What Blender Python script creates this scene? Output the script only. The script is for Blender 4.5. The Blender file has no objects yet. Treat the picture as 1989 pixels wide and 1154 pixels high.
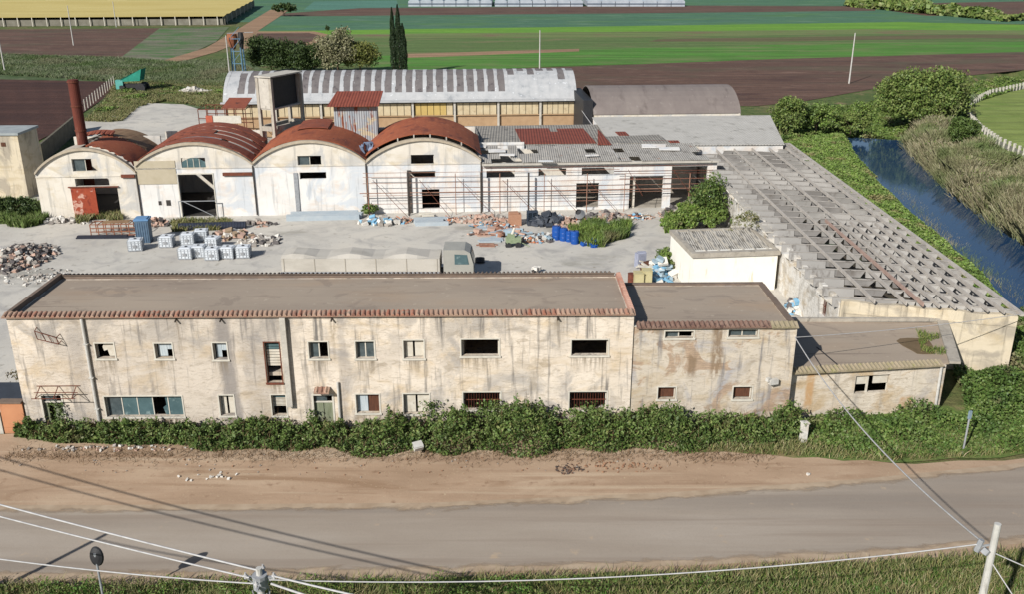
import bpy, math, random
import numpy as np
from mathutils import Vector, Matrix
R = math.radians
random.seed(7)
rng = np.random.default_rng(7)
SC = bpy.context.scene
COL = SC.collection

# ---------------------------------------------------------------- camera
H = 25.5                       # drone height in metres
PITCH = R(20.5)
FPX = 1812.0                   # focal length in photo pixels (1989 wide)
cam = bpy.data.cameras.new('camera'); cam.sensor_width = 36; cam.lens = FPX / 1989 * 36
cam.clip_start = 0.5; cam.clip_end = 6000
co = bpy.data.objects.new('camera', cam); COL.objects.link(co)
co.location = (0, 0, H); co.rotation_euler = (R(90) - PITCH, 0, 0)
SC.camera = co
# ---------------------------------------------------------------- sky and sun
SUN_EL = R(32.5); SDX, SDY = 0.59, 0.807      # horizontal travel direction of the light
w = bpy.data.worlds.new('World'); SC.world = w; w.use_nodes = True
nt = w.node_tree; bg = nt.nodes['Background']
sky = nt.nodes.new('ShaderNodeTexSky'); sky.sky_type = 'NISHITA'; sky.sun_disc = False
sky.sun_elevation = SUN_EL; sky.sun_rotation = R(216); sky.air_density = 1.0; sky.dust_density = 0.6
nt.links.new(sky.outputs[0], bg.inputs[0]); bg.inputs[1].default_value = 0.062
sl = bpy.data.lights.new('sun', 'SUN'); sl.energy = 4.6; sl.angle = R(0.5); sl.color = (1, .965, .91)
so = bpy.data.objects.new('sun', sl); COL.objects.link(so)
so.rotation_euler = Vector((SDX * math.cos(SUN_EL), SDY * math.cos(SUN_EL), -math.sin(SUN_EL))).to_track_quat('-Z', 'Y').to_euler()
SC.view_settings.view_transform = 'Standard'; SC.view_settings.look = 'None'
SC.view_settings.gamma = 1; SC.view_settings.exposure = 0.46
SC.render.engine = 'CYCLES'
SC.cycles.max_bounces = 5

# ---------------------------------------------------------------- surveying helpers (photo point -> place on the ground or on a wall)
def ray(u, v):
    dx = (u - 994.5) / FPX; dy = (577 - v) / FPX
    c, s = math.cos(PITCH), math.sin(PITCH)
    return Vector((dx, c + dy * s, -s + dy * c))
def G(u, v, z=0.0):
    r = ray(u, v); t = (z - H) / r.z
    return Vector((r.x * t, r.y * t, z))
def AY(u, v, Y):
    r = ray(u, v); t = Y / r.y
    return Vector((r.x * t, Y, H + r.z * t))

class Frame:
    """vertical wall plane from p0 to p1; s runs along, d points outward (to the camera side), z up"""
    def __init__(s, p0, p1):
        s.p0 = Vector((p0[0], p0[1], 0)); s.p1 = Vector((p1[0], p1[1], 0))
        s.L = (s.p1 - s.p0).length; s.e = (s.p1 - s.p0) / s.L
        s.n = Vector((s.e.y, -s.e.x, 0))
    def __call__(s, a, d, z): return s.p0 + s.e * a + s.n * d + Vector((0, 0, z))
    def hit(s, u, v):
        r = ray(u, v); c = Vector((0, 0, H))
        t = (s.p0 - c).dot(s.n) / r.dot(s.n); p = c + r * t
        return (p - s.p0).dot(s.e), p.z
    def rect(s, u0, v0, u1, v1):
        a0, _ = s.hit(u0, (v0 + v1) / 2); a1, _ = s.hit(u1, (v0 + v1) / 2)
        _, z1 = s.hit((u0 + u1) / 2, v0); _, z0 = s.hit((u0 + u1) / 2, v1)
        return [a0, a1, z0, z1]

# ---------------------------------------------------------------- mesh builder
ORG = {}
class MB:
    def __init__(s): s.v = []; s.f = []; s.m = []
    def add(s, vs, fs, m=0):
        k = len(s.v); s.v += [tuple(p) for p in vs]
        for f in fs: s.f.append([i + k for i in f]); s.m.append(m)
        return s
    def hexa(s, p, m=0):       # 8 points: bottom 4 ccw then top 4
        return s.add(p, [(3, 2, 1, 0), (4, 5, 6, 7), (0, 1, 5, 4), (1, 2, 6, 5), (2, 3, 7, 6), (3, 0, 4, 7)], m)
    def box(s, x0, x1, y0, y1, z0, z1, m=0):
        return s.hexa([(x0, y0, z0), (x1, y0, z0), (x1, y1, z0), (x0, y1, z0), (x0, y0, z1), (x1, y0, z1), (x1, y1, z1), (x0, y1, z1)], m)
    def cbox(s, c, size, rz=0, m=0, rx=0, ry=0):
        M_ = Matrix.Translation(c) @ Matrix.Rotation(rz, 4, 'Z') @ Matrix.Rotation(rx, 4, 'X') @ Matrix.Rotation(ry, 4, 'Y')
        a, b, h = size[0] / 2, size[1] / 2, size[2] / 2
        return s.hexa([M_ @ Vector(q) for q in [(-a, -b, -h), (a, -b, -h), (a, b, -h), (-a, b, -h), (-a, -b, h), (a, -b, h), (a, b, h), (-a, b, h)]], m)
    def fbox(s, F, a0, a1, d0, d1, z0, z1, m=0):
        return s.hexa([F(a0, d1, z0), F(a1, d1, z0), F(a1, d0, z0), F(a0, d0, z0), F(a0, d1, z1), F(a1, d1, z1), F(a1, d0, z1), F(a0, d0, z1)], m)
    def bar(s, p0, p1, w, h=None, m=0):
        h = h or w; p0 = Vector(p0); p1 = Vector(p1); d = (p1 - p0).normalized()
        x = d.cross(Vector((0, 0, 1)))
        if x.length < 1e-3: x = Vector((1, 0, 0))
        x.normalize(); y = x.cross(d); x *= w / 2; y *= h / 2
        return s.hexa([p0 - x - y, p0 + x - y, p1 + x - y, p1 - x - y, p0 - x + y, p0 + x + y, p1 + x + y, p1 - x + y], m)
    def tube(s, p0, p1, r0, r1=None, n=8, m=0, caps=True):
        r1 = r0 if r1 is None else r1; p0 = Vector(p0); p1 = Vector(p1); d = (p1 - p0).normalized()
        x = d.cross(Vector((0, 0, 1)))
        if x.length < 1e-3: x = Vector((1, 0, 0))
        x.normalize(); y = x.cross(d)
        vs = [p0 + (x * math.cos(2 * math.pi * i / n) + y * math.sin(2 * math.pi * i / n)) * r0 for i in range(n)]
        vs += [p1 + (x * math.cos(2 * math.pi * i / n) + y * math.sin(2 * math.pi * i / n)) * r1 for i in range(n)]
        fs = [(i, (i + 1) % n, n + (i + 1) % n, n + i) for i in range(n)]
        if caps: fs += [tuple(range(n))[::-1], tuple(range(n, 2 * n))]
        return s.add(vs, fs, m)
    def path(s, pts, r, n=6, m=0):
        pts = [Vector(p) for p in pts]; k = len(pts); vs = []
        for i, p in enumerate(pts):
            d = (pts[min(i + 1, k - 1)] - pts[max(i - 1, 0)]).normalized(); x = d.cross(Vector((0, 0, 1))).normalized(); y = x.cross(d)
            vs += [p + (x * math.cos(2 * math.pi * j / n) + y * math.sin(2 * math.pi * j / n)) * r for j in range(n)]
        return s.add(vs, [(i * n + j, i * n + (j + 1) % n, (i + 1) * n + (j + 1) % n, (i + 1) * n + j) for i in range(k - 1) for j in range(n)], m)
    def poly(s, pts, m=0): return s.add(pts, [tuple(range(len(pts)))], m)
    def prism(s, pts, off, m=0):
        n = len(pts); off = Vector(off); vs = [Vector(p) for p in pts]; vs += [p + off for p in vs]
        return s.add(vs, [tuple(range(n))[::-1], tuple(range(n, 2 * n))] + [(i, (i + 1) % n, n + (i + 1) % n, n + i) for i in range(n)], m)
    def arrays(s, V, F_, m=0):
        k = len(s.v); s.v += [tuple(p) for p in V.tolist()]
        for f in (F_ + k).tolist(): s.f.append(f)
        s.m += [m] * len(F_); return s
    def wall(s, F, L, z0, z1, th, holes, m=0, a_0=0.0, top=None):
        """wall with openings; top(a) gives an uneven upper edge"""
        xs = sorted(set([a_0, L] + [h[0] for h in holes] + [h[1] for h in holes]))
        if top:
            n = int((L - a_0) / 0.5); xs = sorted(set(xs + [a_0 + (L - a_0) * i / n for i in range(n + 1)]))
        zs = sorted(set([z0, z1] + [h[2] for h in holes] + [h[3] for h in holes]))
        ins = lambda x, z: any(h[0] < x < h[1] and h[2] < z < h[3] for h in holes)
        T = lambda a, z: (top(a) if (top and z == zs[-1]) else z)
        for i in range(len(xs) - 1):
            for j in range(len(zs) - 1):
                a, b, c, d = xs[i], xs[i + 1], zs[j], zs[j + 1]
                if ins((a + b) / 2, (c + d) / 2): continue
                for dd, fl in ((0, 0), (-th, 1)):
                    q = [F(a, dd, T(a, c)), F(b, dd, T(b, c)), F(b, dd, T(b, d)), F(a, dd, T(a, d))]
                    s.poly(q[::-1] if fl else q, m)
                if j == len(zs) - 2: s.poly([F(a, 0, T(a, d)), F(b, 0, T(b, d)), F(b, -th, T(b, d)), F(a, -th, T(a, d))], m)
        for a in (a_0, L): s.poly([F(a, 0, z0), F(a, 0, T(a, z1)), F(a, -th, T(a, z1)), F(a, -th, z0)], m)
        for a, b, c, d in holes:
            s.poly([F(a, 0, c), F(b, 0, c), F(b, -th, c), F(a, -th, c)], m); s.poly([F(a, 0, d), F(a, -th, d), F(b, -th, d), F(b, 0, d)], m)
            s.poly([F(a, 0, c), F(a, -th, c), F(a, -th, d), F(a, 0, d)], m); s.poly([F(b, 0, c), F(b, 0, d), F(b, -th, d), F(b, -th, c)], m)
        return s
    def build(s, name, mats, parent=None, loc=None, smooth=False, label=None):
        if not isinstance(mats, (list, tuple)): mats = [mats]
        o_ = Vector(ORG[parent.name]) if parent else Vector(loc or (0, 0, 0))
        me = bpy.data.meshes.new(name)
        V = np.array(s.v, dtype=float).reshape(-1, 3) - np.array(o_)
        me.from_pydata(V.tolist(), [], s.f)
        for mt in mats: me.materials.append(mt)
        if len(mats) > 1: me.polygons.foreach_set('material_index', s.m)
        if smooth: me.polygons.foreach_set('use_smooth', [True] * len(s.f))
        me.update()
        o = bpy.data.objects.new(name, me); COL.objects.link(o)
        if parent: o.parent = parent; ORG[o.name] = ORG[parent.name]
        else: o.location = o_; ORG[o.name] = tuple(o_)
        if label: o['label'] = label
        return o

def tag(o, label, cat, group=None, kind=None):
    o['label'] = label; o['category'] = cat
    if group: o['group'] = group
    if kind: o['kind'] = kind
    return o
def thing(name, label, cat, loc, group=None):
    o = bpy.data.objects.new(name, None); COL.objects.link(o); o.location = loc
    o.empty_display_size = .5
    ORG[o.name] = tuple(loc); return tag(o, label, cat, group)
def struct(mb, name, mats, smooth=False):
    o = mb.build(name, mats, smooth=smooth); o['kind'] = 'structure'; return o
def copy_tree(o, parent=None):
    c = o.copy(); COL.objects.link(c)
    if parent: c.parent = parent
    for ch in list(o.children): copy_tree(ch, c)
    return c
def place(proto, used, loc, rz, label, group=None):
    o = copy_tree(proto) if used else proto
    o.location = loc; o.rotation_euler = (0, 0, rz); o['label'] = label
    if group: o['group'] = group
    return o

# ---------------------------------------------------------------- materials
def C(r, g, b, k=1.3):
    l = lambda x: ((x / 255 + .055) / 1.055) ** 2.4 if x > 10 else x / 255 / 12.92
    return (min(l(r) / k, .9), min(l(g) / k, .9), min(l(b) / k, .9), 1)
class NT:
    def __init__(s, name, rough=.9, metal=0, spec=.3):
        s.m = bpy.data.materials.new(name); s.m.use_nodes = True; s.t = s.m.node_tree
        s.p = s.t.nodes['Principled BSDF']; s.p.inputs['Roughness'].default_value = rough
        s.p.inputs['Metallic'].default_value = metal; s.p.inputs['Specular IOR Level'].default_value = spec
        s.tc = s.t.nodes.new('ShaderNodeTexCoord').outputs['Object']
    def n(s, typ): return s.t.nodes.new('ShaderNode' + typ)
    def L(s, a, b): s.t.links.new(a, b)
    def map(s, sc=(1, 1, 1), rot=0, coord=None):
        n = s.n('Mapping'); n.inputs['Scale'].default_value = sc; n.inputs['Rotation'].default_value = (0, 0, rot)
        s.L(coord or s.tc, n.inputs[0]); return n.outputs[0]
    def noise(s, scale, detail=6, sc=(1, 1, 1), rough=.6, rot=0, dist=0):
        n = s.n('TexNoise'); n.inputs['Scale'].default_value = scale; n.inputs['Detail'].default_value = detail
        n.inputs['Roughness'].default_value = rough; n.inputs['Distortion'].default_value = dist
        s.L(s.map(sc, rot), n.inputs['Vector']); return n.outputs['Fac']
    def wave(s, scale, axis='X', dist=0, rot=0, profile='SIN'):
        n = s.n('TexWave'); n.bands_direction = axis; n.wave_profile = profile; n.inputs['Scale'].default_value = scale
        n.inputs['Distortion'].default_value = dist; n.inputs['Detail'].default_value = 3; n.inputs['Detail Scale'].default_value = .6
        s.L(s.map((1, 1, 1), rot), n.inputs['Vector']); return n.outputs['Fac']
    def vor(s, scale, sc=(1, 1, 1), feat='F1', out='Color', rot=0):
        n = s.n('TexVoronoi'); n.feature = feat; n.inputs['Scale'].default_value = scale
        s.L(s.map(sc, rot), n.inputs['Vector']); return n.outputs[out]
    def ramp(s, fac, stops, const=False):
        n = s.n('ValToRGB'); e = n.color_ramp.elements
        if const: n.color_ramp.interpolation = 'CONSTANT'
        while len(e) < len(stops): e.new(.5)
        for i, (p, c) in enumerate(stops): e[i].position = p; e[i].color = c
        s.L(fac, n.inputs[0]); return n.outputs[0]
    def mask(s, fac, lo, hi): return s.ramp(fac, [(lo, (0, 0, 0, 1)), (hi, (1, 1, 1, 1))])
    def mix(s, fac, a, b, mode='MIX'):
        n = s.n('Mix'); n.data_type = 'RGBA'; n.blend_type = mode
        for x, i in ((fac, 0), (a, 6), (b, 7)):
            if isinstance(x, (int, float)): n.inputs[i].default_value = x
            elif isinstance(x, tuple): n.inputs[i].default_value = x
            else: s.L(x, n.inputs[i])
        return n.outputs[2]
    def mul(s, a, b):
        n = s.n('Math'); n.operation = 'MULTIPLY'
        for x, i in ((a, 0), (b, 1)):
            if isinstance(x, (int, float)): n.inputs[i].default_value = x
            else: s.L(x, n.inputs[i])
        return n.outputs[0]
    def sep(s, ax):
        n = s.n('SeparateXYZ'); s.L(s.tc, n.inputs[0]); return n.outputs[ax]
    def island(s): return s.n('NewGeometry').outputs['Random Per Island']
    def col(s, c):
        if isinstance(c, tuple): s.p.inputs['Base Color'].default_value = c
        else: s.L(c, s.p.inputs['Base Color'])
    def bump(s, h, st=.5, d=.05):
        n = s.n('Bump'); n.inputs['Strength'].default_value = st; n.inputs['Distance'].default_value = d
        if s.p.inputs['Normal'].is_linked: s.L(s.p.inputs['Normal'].links[0].from_socket, n.inputs['Normal'])
        s.L(h, n.inputs['Height']); s.L(n.outputs[0], s.p.inputs['Normal'])

MC = {}
def mat(name, c1, c2=None, scale=2, sc=(1, 1, 1), rough=.9, metal=0, patches=(), bump=0, bscale=8, corr=None, detail=6, rot=0, spec=.3):
    """two-tone noise with patches ((colour, scale, lo, hi, stretch), ...) and optional corrugation (axis, waves per m, rot)"""
    if name in MC: return MC[name]
    t = NT(name, rough, metal, spec); c2 = c2 or c1
    c = t.ramp(t.noise(scale, detail, sc, rot=rot), [(.3, c1), (.7, c2)])
    for p in patches:
        pc, ps, lo, hi = p[:4]; st = p[4] if len(p) > 4 else (1, 1, 1)
        c = t.mix(t.mask(t.noise(ps, 7, st, rough=.65), lo, hi), c, pc)
    if corr:
        wv = t.wave(corr[1] * .31, corr[0], 0, corr[2] if len(corr) > 2 else 0)
        t.bump(wv, .9, .05)
    if bump: t.bump(t.noise(bscale, 8, sc), bump, .06)
    t.col(c); MC[name] = t.m; return t.m
def leafmat(name, cols, nscale=.6, dark=None, dry=None, rough=.55, trans=.15):
    if name in MC: return MC[name]
    t = NT(name, rough, 0, .25); k = len(cols)
    c = t.ramp(t.island(), [(i / max(k - 1, 1), cc) for i, cc in enumerate(cols)])
    if dark: c = t.mix(t.mask(t.noise(nscale, 3), .42, .62), c, dark)
    if dry: c = t.mix(t.mul(t.mask(t.noise(dry[1], 6), dry[2], dry[2] + .08), .8), c, dry[0])
    t.col(c)
    t.p.inputs['Subsurface Weight'].default_value = 0
    t.m.use_backface_culling = False
    MC[name] = t.m; return t.m

# ---------------------------------------------------------------- foliage generators (numpy)
def leaf_quads(P, size, flat=0.0, asp=.55):
    """one folded leaf quad at every point of P"""
    n = len(P); a = rng.normal(size=(n, 3)); a[:, 2] *= (1 - flat); a /= np.linalg.norm(a, axis=1)[:, None] + 1e-9
    b = rng.normal(size=(n, 3)); b -= (a * b).sum(1)[:, None] * a; b /= np.linalg.norm(b, axis=1)[:, None] + 1e-9
    s = (np.asarray(size) * rng.uniform(.6, 1.35, n))[:, None]
    V = np.stack([P - a * s * .5, P + b * s * asp * .5, P + a * s * .5, P - b * s * asp * .5], 1).reshape(-1, 3)
    F_ = np.arange(4 * n).reshape(n, 4); return V, F_
def blades(P, h, wd, lean=.25, tip=.0, wind=(0, 0)):
    """upright grass or reed blades: a tapering quad from base to tip"""
    n = len(P); ang = rng.uniform(0, 2 * math.pi, n)
    hh = (np.asarray(h) * rng.uniform(.65, 1.2, n))
    d = np.stack([np.cos(ang), np.sin(ang), np.zeros(n)], 1); ww = np.asarray(wd) * rng.uniform(.7, 1.3, n)
    off = rng.normal(scale=lean, size=(n, 2)) * hh[:, None] + np.array(wind) * hh[:, None]
    top = P + np.column_stack([off, hh])
    mid = P + np.column_stack([off * .35, hh * .55])
    w2 = d * ww[:, None] * .5
    V = np.stack([P - w2 * .6, P + w2 * .6, mid + w2, top + w2 * tip, top - w2 * tip, mid - w2], 1).reshape(-1, 3)
    return V, np.arange(6 * n).reshape(n, 6)
def crown_pts(c, rad, nclump, per, cr, shell=.55, squash=1.0, low=-.6):
    c = np.array(c, float); rad = np.array(rad, float)
    d = rng.normal(size=(nclump, 3)); d /= np.linalg.norm(d, axis=1)[:, None]
    d[:, 2] = np.where(d[:, 2] < low, -d[:, 2], d[:, 2])
    lump = 1 + .27 * np.sin(d[:, 0] * 5 + c[0]) * np.cos(d[:, 1] * 4 + c[1]) + .14 * np.sin(d[:, 2] * 7 + d[:, 0] * 3 + c[0])
    r = (shell + (1 - shell) * rng.uniform(0, 1, nclump) ** .5) * lump
    cc = c + d * rad * r[:, None]
    q = rng.normal(size=(nclump, per, 3)); q /= np.linalg.norm(q, axis=2)[:, :, None]
    q *= (rng.uniform(.25, 1, (nclump, per)) ** .5)[:, :, None]
    rr = cr * rng.uniform(.6, 1.3, nclump)
    return (cc[:, None, :] + q * rr[:, None, None] * np.array([1, 1, .75 * squash])).reshape(-1, 3)
def tree(name, label, cat, base, h, rad, mat_, bark, nclump=90, per=60, leaf=.3, group=None, crown_z=None, kind='tree', cr=None, stems=5):
    base = Vector(base); t = thing(name, label, cat, base, group)
    cz = crown_z if crown_z is not None else h - rad[2]
    mb = MB(); top = base + Vector((0, 0, cz))
    mb.tube(base - Vector((0, 0, .15)), top, max(.06, h * .028), h * .012, 8)
    for i in range(stems):
        a = i * 2.4 + random.random(); k = random.uniform(.3, .7)
        p = base.lerp(top, k); q = top + Vector((math.cos(a) * rad[0] * .65, math.sin(a) * rad[1] * .65, random.uniform(-.2, .5) * rad[2]))
        mb.tube(p, q, h * .013, h * .004, 6)
    mb.build('trunk', bark, t)
    cr = cr or min(rad) * .33; P = crown_pts(top, [max(.3, q * .93 - cr * .75) for q in rad], nclump, per, cr)
    P = P[P[:, 2] > base.z + .1]
    V, F_ = leaf_quads(P, leaf); nbuild('crown', V, F_, mat_, t); return t
def inpoly(P, poly):
    x, y = P[:, 0], P[:, 1]; ins = np.zeros(len(P), bool); n = len(poly)
    for i in range(n):
        x1, y1 = poly[i][0], poly[i][1]; x2, y2 = poly[(i + 1) % n][0], poly[(i + 1) % n][1]
        if y1 == y2: continue
        ins ^= ((y1 > y) != (y2 > y)) & (x < (x2 - x1) * (y - y1) / (y2 - y1) + x1)
    return ins
def scatter(poly, n):
    p = np.array([(q[0], q[1]) for q in poly]); lo, hi = p.min(0), p.max(0); out = []; k = 0
    while k < n:
        q = rng.uniform(lo, hi, (n * 2, 2)); q = q[inpoly(q, p)]; out.append(q); k += len(q)
        if len(q) == 0: break
    return np.concatenate(out)[:n]
def vnoise(x, y, s):
    return .5 + .25 * (np.sin(x * s * 1.3 + 1.7 * np.sin(y * s * .9)) + np.sin(y * s * 1.7 + 2.1 * np.sin(x * s * .7 + 1)))
def nbuild(name, V, F_, m, parent=None, loc=None, label=None):
    """fast mesh from arrays (all faces with the same number of corners)"""
    o_ = np.array(ORG[parent.name] if parent else (loc or (0, 0, 0)), float); V = V - o_; k = F_.shape[1]
    me = bpy.data.meshes.new(name); me.vertices.add(len(V)); me.vertices.foreach_set('co', V.astype(np.float32).ravel())
    me.loops.add(F_.size); me.loops.foreach_set('vertex_index', F_.astype(np.int32).ravel())
    me.polygons.add(len(F_)); me.polygons.foreach_set('loop_start', (np.arange(len(F_)) * k).astype(np.int32))
    try: me.polygons.foreach_set('loop_total', np.full(len(F_), k, np.int32))
    except Exception: pass
    me.materials.append(m); me.update(calc_edges=True); me.validate()
    o = bpy.data.objects.new(name, me); COL.objects.link(o)
    if parent: o.parent = parent; ORG[o.name] = ORG[parent.name]
    else: o.location = o_; ORG[o.name] = tuple(o_)
    if label: o['label'] = label
    return o
def cat(*vf):
    V, F_, k = [], [], 0
    for v, f in vf: V.append(v); F_.append(f + k); k += len(v)
    return np.concatenate(V), np.concatenate(F_)
# ================================================================ GROUND AND SETTING
CANAL = [(30, -60), (34, 10), (38, 42), (42.2, 62), (44.6, 76), (45.8, 90), (47.6, 106), (50.5, 124), (54, 138), (62, 154), (84, 181), (112, 207), (170, 225), (400, 300)]
CW = 3.3
def canal_dist(x, y):
    d = np.full(x.shape, 1e9)
    for (x1, y1), (x2, y2) in zip(CANAL[:-1], CANAL[1:]):
        L2 = (x2 - x1) ** 2 + (y2 - y1) ** 2
        t = np.clip(((x - x1) * (x2 - x1) + (y - y1) * (y2 - y1)) / L2, 0, 1)
        d = np.minimum(d, np.hypot(x - x1 - t * (x2 - x1), y - y1 - t * (y2 - y1)))
    return d
def gz(x, y):
    x = np.asarray(x, float); y = np.asarray(y, float)
    d = canal_dist(x, y); t = np.clip((d - CW * .8) / 3.2, 0, 1); t = t * t * (3 - 2 * t)
    return -2.0 * (1 - t)
xs = np.concatenate([np.linspace(-2500, -60, 12), np.linspace(-50, 20, 15), np.arange(22, 120, 1.1), np.linspace(122, 400, 40), np.linspace(450, 2500, 8)])
ys = np.concatenate([np.linspace(-300, 10, 8), np.arange(12, 220, 1.6), np.linspace(225, 420, 20), np.linspace(480, 4000, 12)])
X, Y = np.meshgrid(xs, ys); Z = gz(X, Y) - 0.02
nx, ny = len(xs), len(ys)
idx = np.arange(nx * ny).reshape(ny, nx)
gm = MB(); gm.arrays(np.column_stack([X.ravel(), Y.ravel(), Z.ravel()]),
    np.stack([idx[:-1, :-1], idx[:-1, 1:], idx[1:, 1:], idx[1:, :-1]], -1).reshape(-1, 4))
t = NT('meadow_earth', .95)
c = t.ramp(t.noise(.05, 8), [(.35, C(84, 100, 50)), (.5, C(98, 108, 58)), (.62, C(120, 112, 76))])
c = t.mix(t.mask(t.noise(.7, 8), .45, .7), c, C(62, 88, 36))
c = t.mix(t.mask(t.noise(.22, 6), .58, .68), c, C(138, 118, 88))
t.bump(t.noise(2.5, 8), .8, .25); t.col(c)
struct(gm, 'ground', t.m, smooth=True)

t = NT('canal_water', .06, 0, .5); t.col((.014, .038, .085, 1)); t.p.inputs['IOR'].default_value = 1.33
t.bump(t.noise(1.2, 4, (1, .5, 1)), .14, .04)
wm = MB()
for (a, b), (c_, d) in zip(CANAL[:-1], CANAL[1:]):
    dv = Vector((c_ - a, d - b, 0)).normalized(); n_ = Vector((dv.y, -dv.x, 0)) * 5.5
    A, B = Vector((a, b, -.95)), Vector((c_, d, -.95))
    wm.v += []
L_, R_ = [], []
for i, (a, b) in enumerate(CANAL):
    p = Vector((*CANAL[max(i - 1, 0)], 0)); q = Vector((*CANAL[min(i + 1, len(CANAL) - 1)], 0))
    dv = (q - p).normalized(); n_ = Vector((dv.y, -dv.x, 0)) * 5.2; o = Vector((a, b, -.95)); L_.append(o - n_); R_.append(o + n_)
for i in range(8): wm.poly([L_[i], R_[i], R_[i + 1], L_[i + 1]])
struct(wm, 'canal_water', t.m)

ZL = [0.0]
def sheet(name, pix, m, dz=None, world=False):
    """flat ground sheet outlined by surveyed corners, each a little above the last"""
    ZL[0] += .004; z = ZL[0] if dz is None else dz
    pts = [(Vector((p[0], p[1], z)) if world else G(p[0], p[1], z)) for p in pix]
    mb = MB(); mb.poly(pts)
    return struct(mb, name, m)
def fieldmat(name, a, b, rows=None, rk=.45, rot=0, scale=.03, mott=.5, patches=()):
    t = NT(name, .95)
    c = t.ramp(t.noise(scale, 7, (1, 5, 1), rot=rot), [(.3, a), (.7, b)])
    st = t.noise(.16, 8, (.08, 2.6, 1), rot=rot, dist=.3, rough=.7); c = t.mix(t.mul(t.mask(st, .46, .6), .75), c, tuple(x * .6 for x in b[:3]) + (1,)); c = t.mix(t.mul(t.ramp(st, [(.3, (1, 1, 1, 1)), (.48, (0, 0, 0, 1))]), .5), c, tuple(min(1, x * 1.35 + .02) for x in b[:3]) + (1,))
    f = t.noise(mott, 8); dk = tuple(x * .62 for x in a[:3]) + (1,)
    c = t.mix(t.mul(t.mask(f, .45, .75), .6), c, dk)
    if rows: c = t.mix(t.mul(t.wave(rows, 'Y', 2.5, rot), rk), c, dk)
    for pc, ps, lo, hi in patches: c = t.mix(t.mask(t.noise(ps, 7, (1, 3, 1)), lo, hi), c, pc)
    t.bump(t.noise(1.2, 8), .8, .2); t.col(c); return t.m
brown = fieldmat('ploughed_brown', C(98, 72, 60), C(116, 88, 74), rows=.11, rot=.12, rk=.2, patches=((C(94, 84, 66), .03, .5, .62), (C(130, 104, 90), .12, .56, .66), (C(84, 60, 52), .06, .54, .64)))
brown2 = fieldmat('ploughed_dark', C(74, 46, 38), C(88, 58, 48), rows=.09, rot=1.1, rk=.25, patches=((C(60, 38, 34), .05, .5, .7),))
teal = fieldmat('leek_green', C(74, 116, 92), C(92, 134, 100), rows=.05, patches=((C(82, 122, 70), .03, .5, .66), (C(104, 132, 110), .06, .55, .7)))
teal2 = fieldmat('cabbage_blue_green', C(80, 128, 108), C(104, 150, 134), rows=.06)
lime = fieldmat('young_crop_lime', C(106, 154, 50), C(128, 176, 60), rows=.07, patches=((C(92, 140, 50), .04, .5, .66),))
green = fieldmat('crop_green', C(92, 122, 60), C(112, 130, 76), rows=.045, patches=((C(124, 118, 82), .05, .55, .68),))
green2 = fieldmat('crop_bright_green', C(86, 148, 48), C(84, 126, 50), patches=((C(112, 128, 74), .04, .5, .66), (C(96, 112, 64), .15, .55, .7)))
dust = fieldmat('dry_track', C(172, 140, 110), C(158, 126, 98))
weeds = fieldmat('weed_belt', C(84, 106, 62), C(106, 118, 84), mott=.7, patches=((C(56, 80, 36), .25, .45, .6), (C(122, 122, 96), .15, .56, .7)))
greym = fieldmat('fallow_grey', C(112, 122, 92), C(132, 124, 108), patches=((C(74, 112, 56), .1, .45, .6),))
pasture = fieldmat('pasture', C(128, 144, 68), C(142, 156, 84), mott=.25, patches=((C(104, 128, 52), .08, .5, .7),))
# crops beyond the factory, far to near
sheet('field', [(-900, -60), (2900, -60), (2900, 40), (1760, 38), (490, 42), (-900, 60)], teal)
sheet('field', [(590, 18), (610, 2), (770, 0), (778, 18)], teal2)
sheet('field', [(1640, 8), (1989, 2), (2500, 0), (2500, 36), (1989, 38), (1800, 30)], brown)
sheet('field', [(525, 27), (700, 15), (1340, 10), (1700, 11), (1700, 20), (1340, 24), (560, 31)], brown)
sheet('field', [(500, 36), (1200, 27), (1850, 30), (2300, 34), (2300, 52), (1750, 42), (1200, 50), (640, 58), (480, 60)], teal)
sheet('field', [(480, 60), (640, 58), (1200, 50), (1750, 42), (2100, 50), (2100, 62), (1500, 62), (1000, 72), (600, 75)], lime)
sheet('field', [(480, 75), (1000, 71), (1500, 61), (2100, 57), (2400, 62), (2400, 110), (1500, 115), (1115, 122), (480, 128)], green)
sheet('field', [(720, 108), (1110, 96), (1600, 84), (2200, 78), (2200, 110), (1500, 118), (1100, 127), (720, 145)], green2)
olive = fieldmat('olive_crop', C(126, 140, 84), C(112, 130, 72), rows=.08, patches=((C(124, 104, 80), .06, .54, .64),))
sheet('field', [(600, 66), (1200, 61), (1700, 56), (2200, 62), (2200, 68), (1700, 65), (1200, 72), (600, 74)], olive)
sheet('field', [(1280, 75), (1900, 66), (2300, 70), (2300, 78), (1900, 73), (1500, 80), (1260, 80)], fieldmat('thin_brown_strip', C(116, 96, 74), C(104, 110, 66), rows=.1))
sheet('field', [(780, 104), (1125, 94), (1125, 99), (780, 112)], dust)
sheet('field', [(1000, 133), (1500, 114), (1989, 100), (2400, 90), (2400, 105), (1989, 135), (1790, 155), (1560, 196), (1470, 205), (1000, 205)], brown)
sheet('field', [(498, 60), (610, 60), (637, 66), (610, 86), (540, 92), (470, 95), (470, 70)], dust)
sheet('field', [(500, 64), (600, 63), (622, 68), (600, 82), (535, 87), (480, 85)], brown)
sheet('field', [(-400, 60), (310, 54), (232, 114), (-400, 105)], brown)
sheet('field', [(310, 54), (445, 52), (420, 80), (330, 122), (228, 116)], greym)
sheet('track', [(525, 18), (560, 20), (470, 80), (420, 100), (335, 124), (300, 122), (400, 92), (452, 62)], dust)
sheet('field', [(-400, 104), (230, 112), (330, 120), (470, 112), (520, 140), (470, 175), (230, 165), (-400, 140)], weeds)
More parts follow.
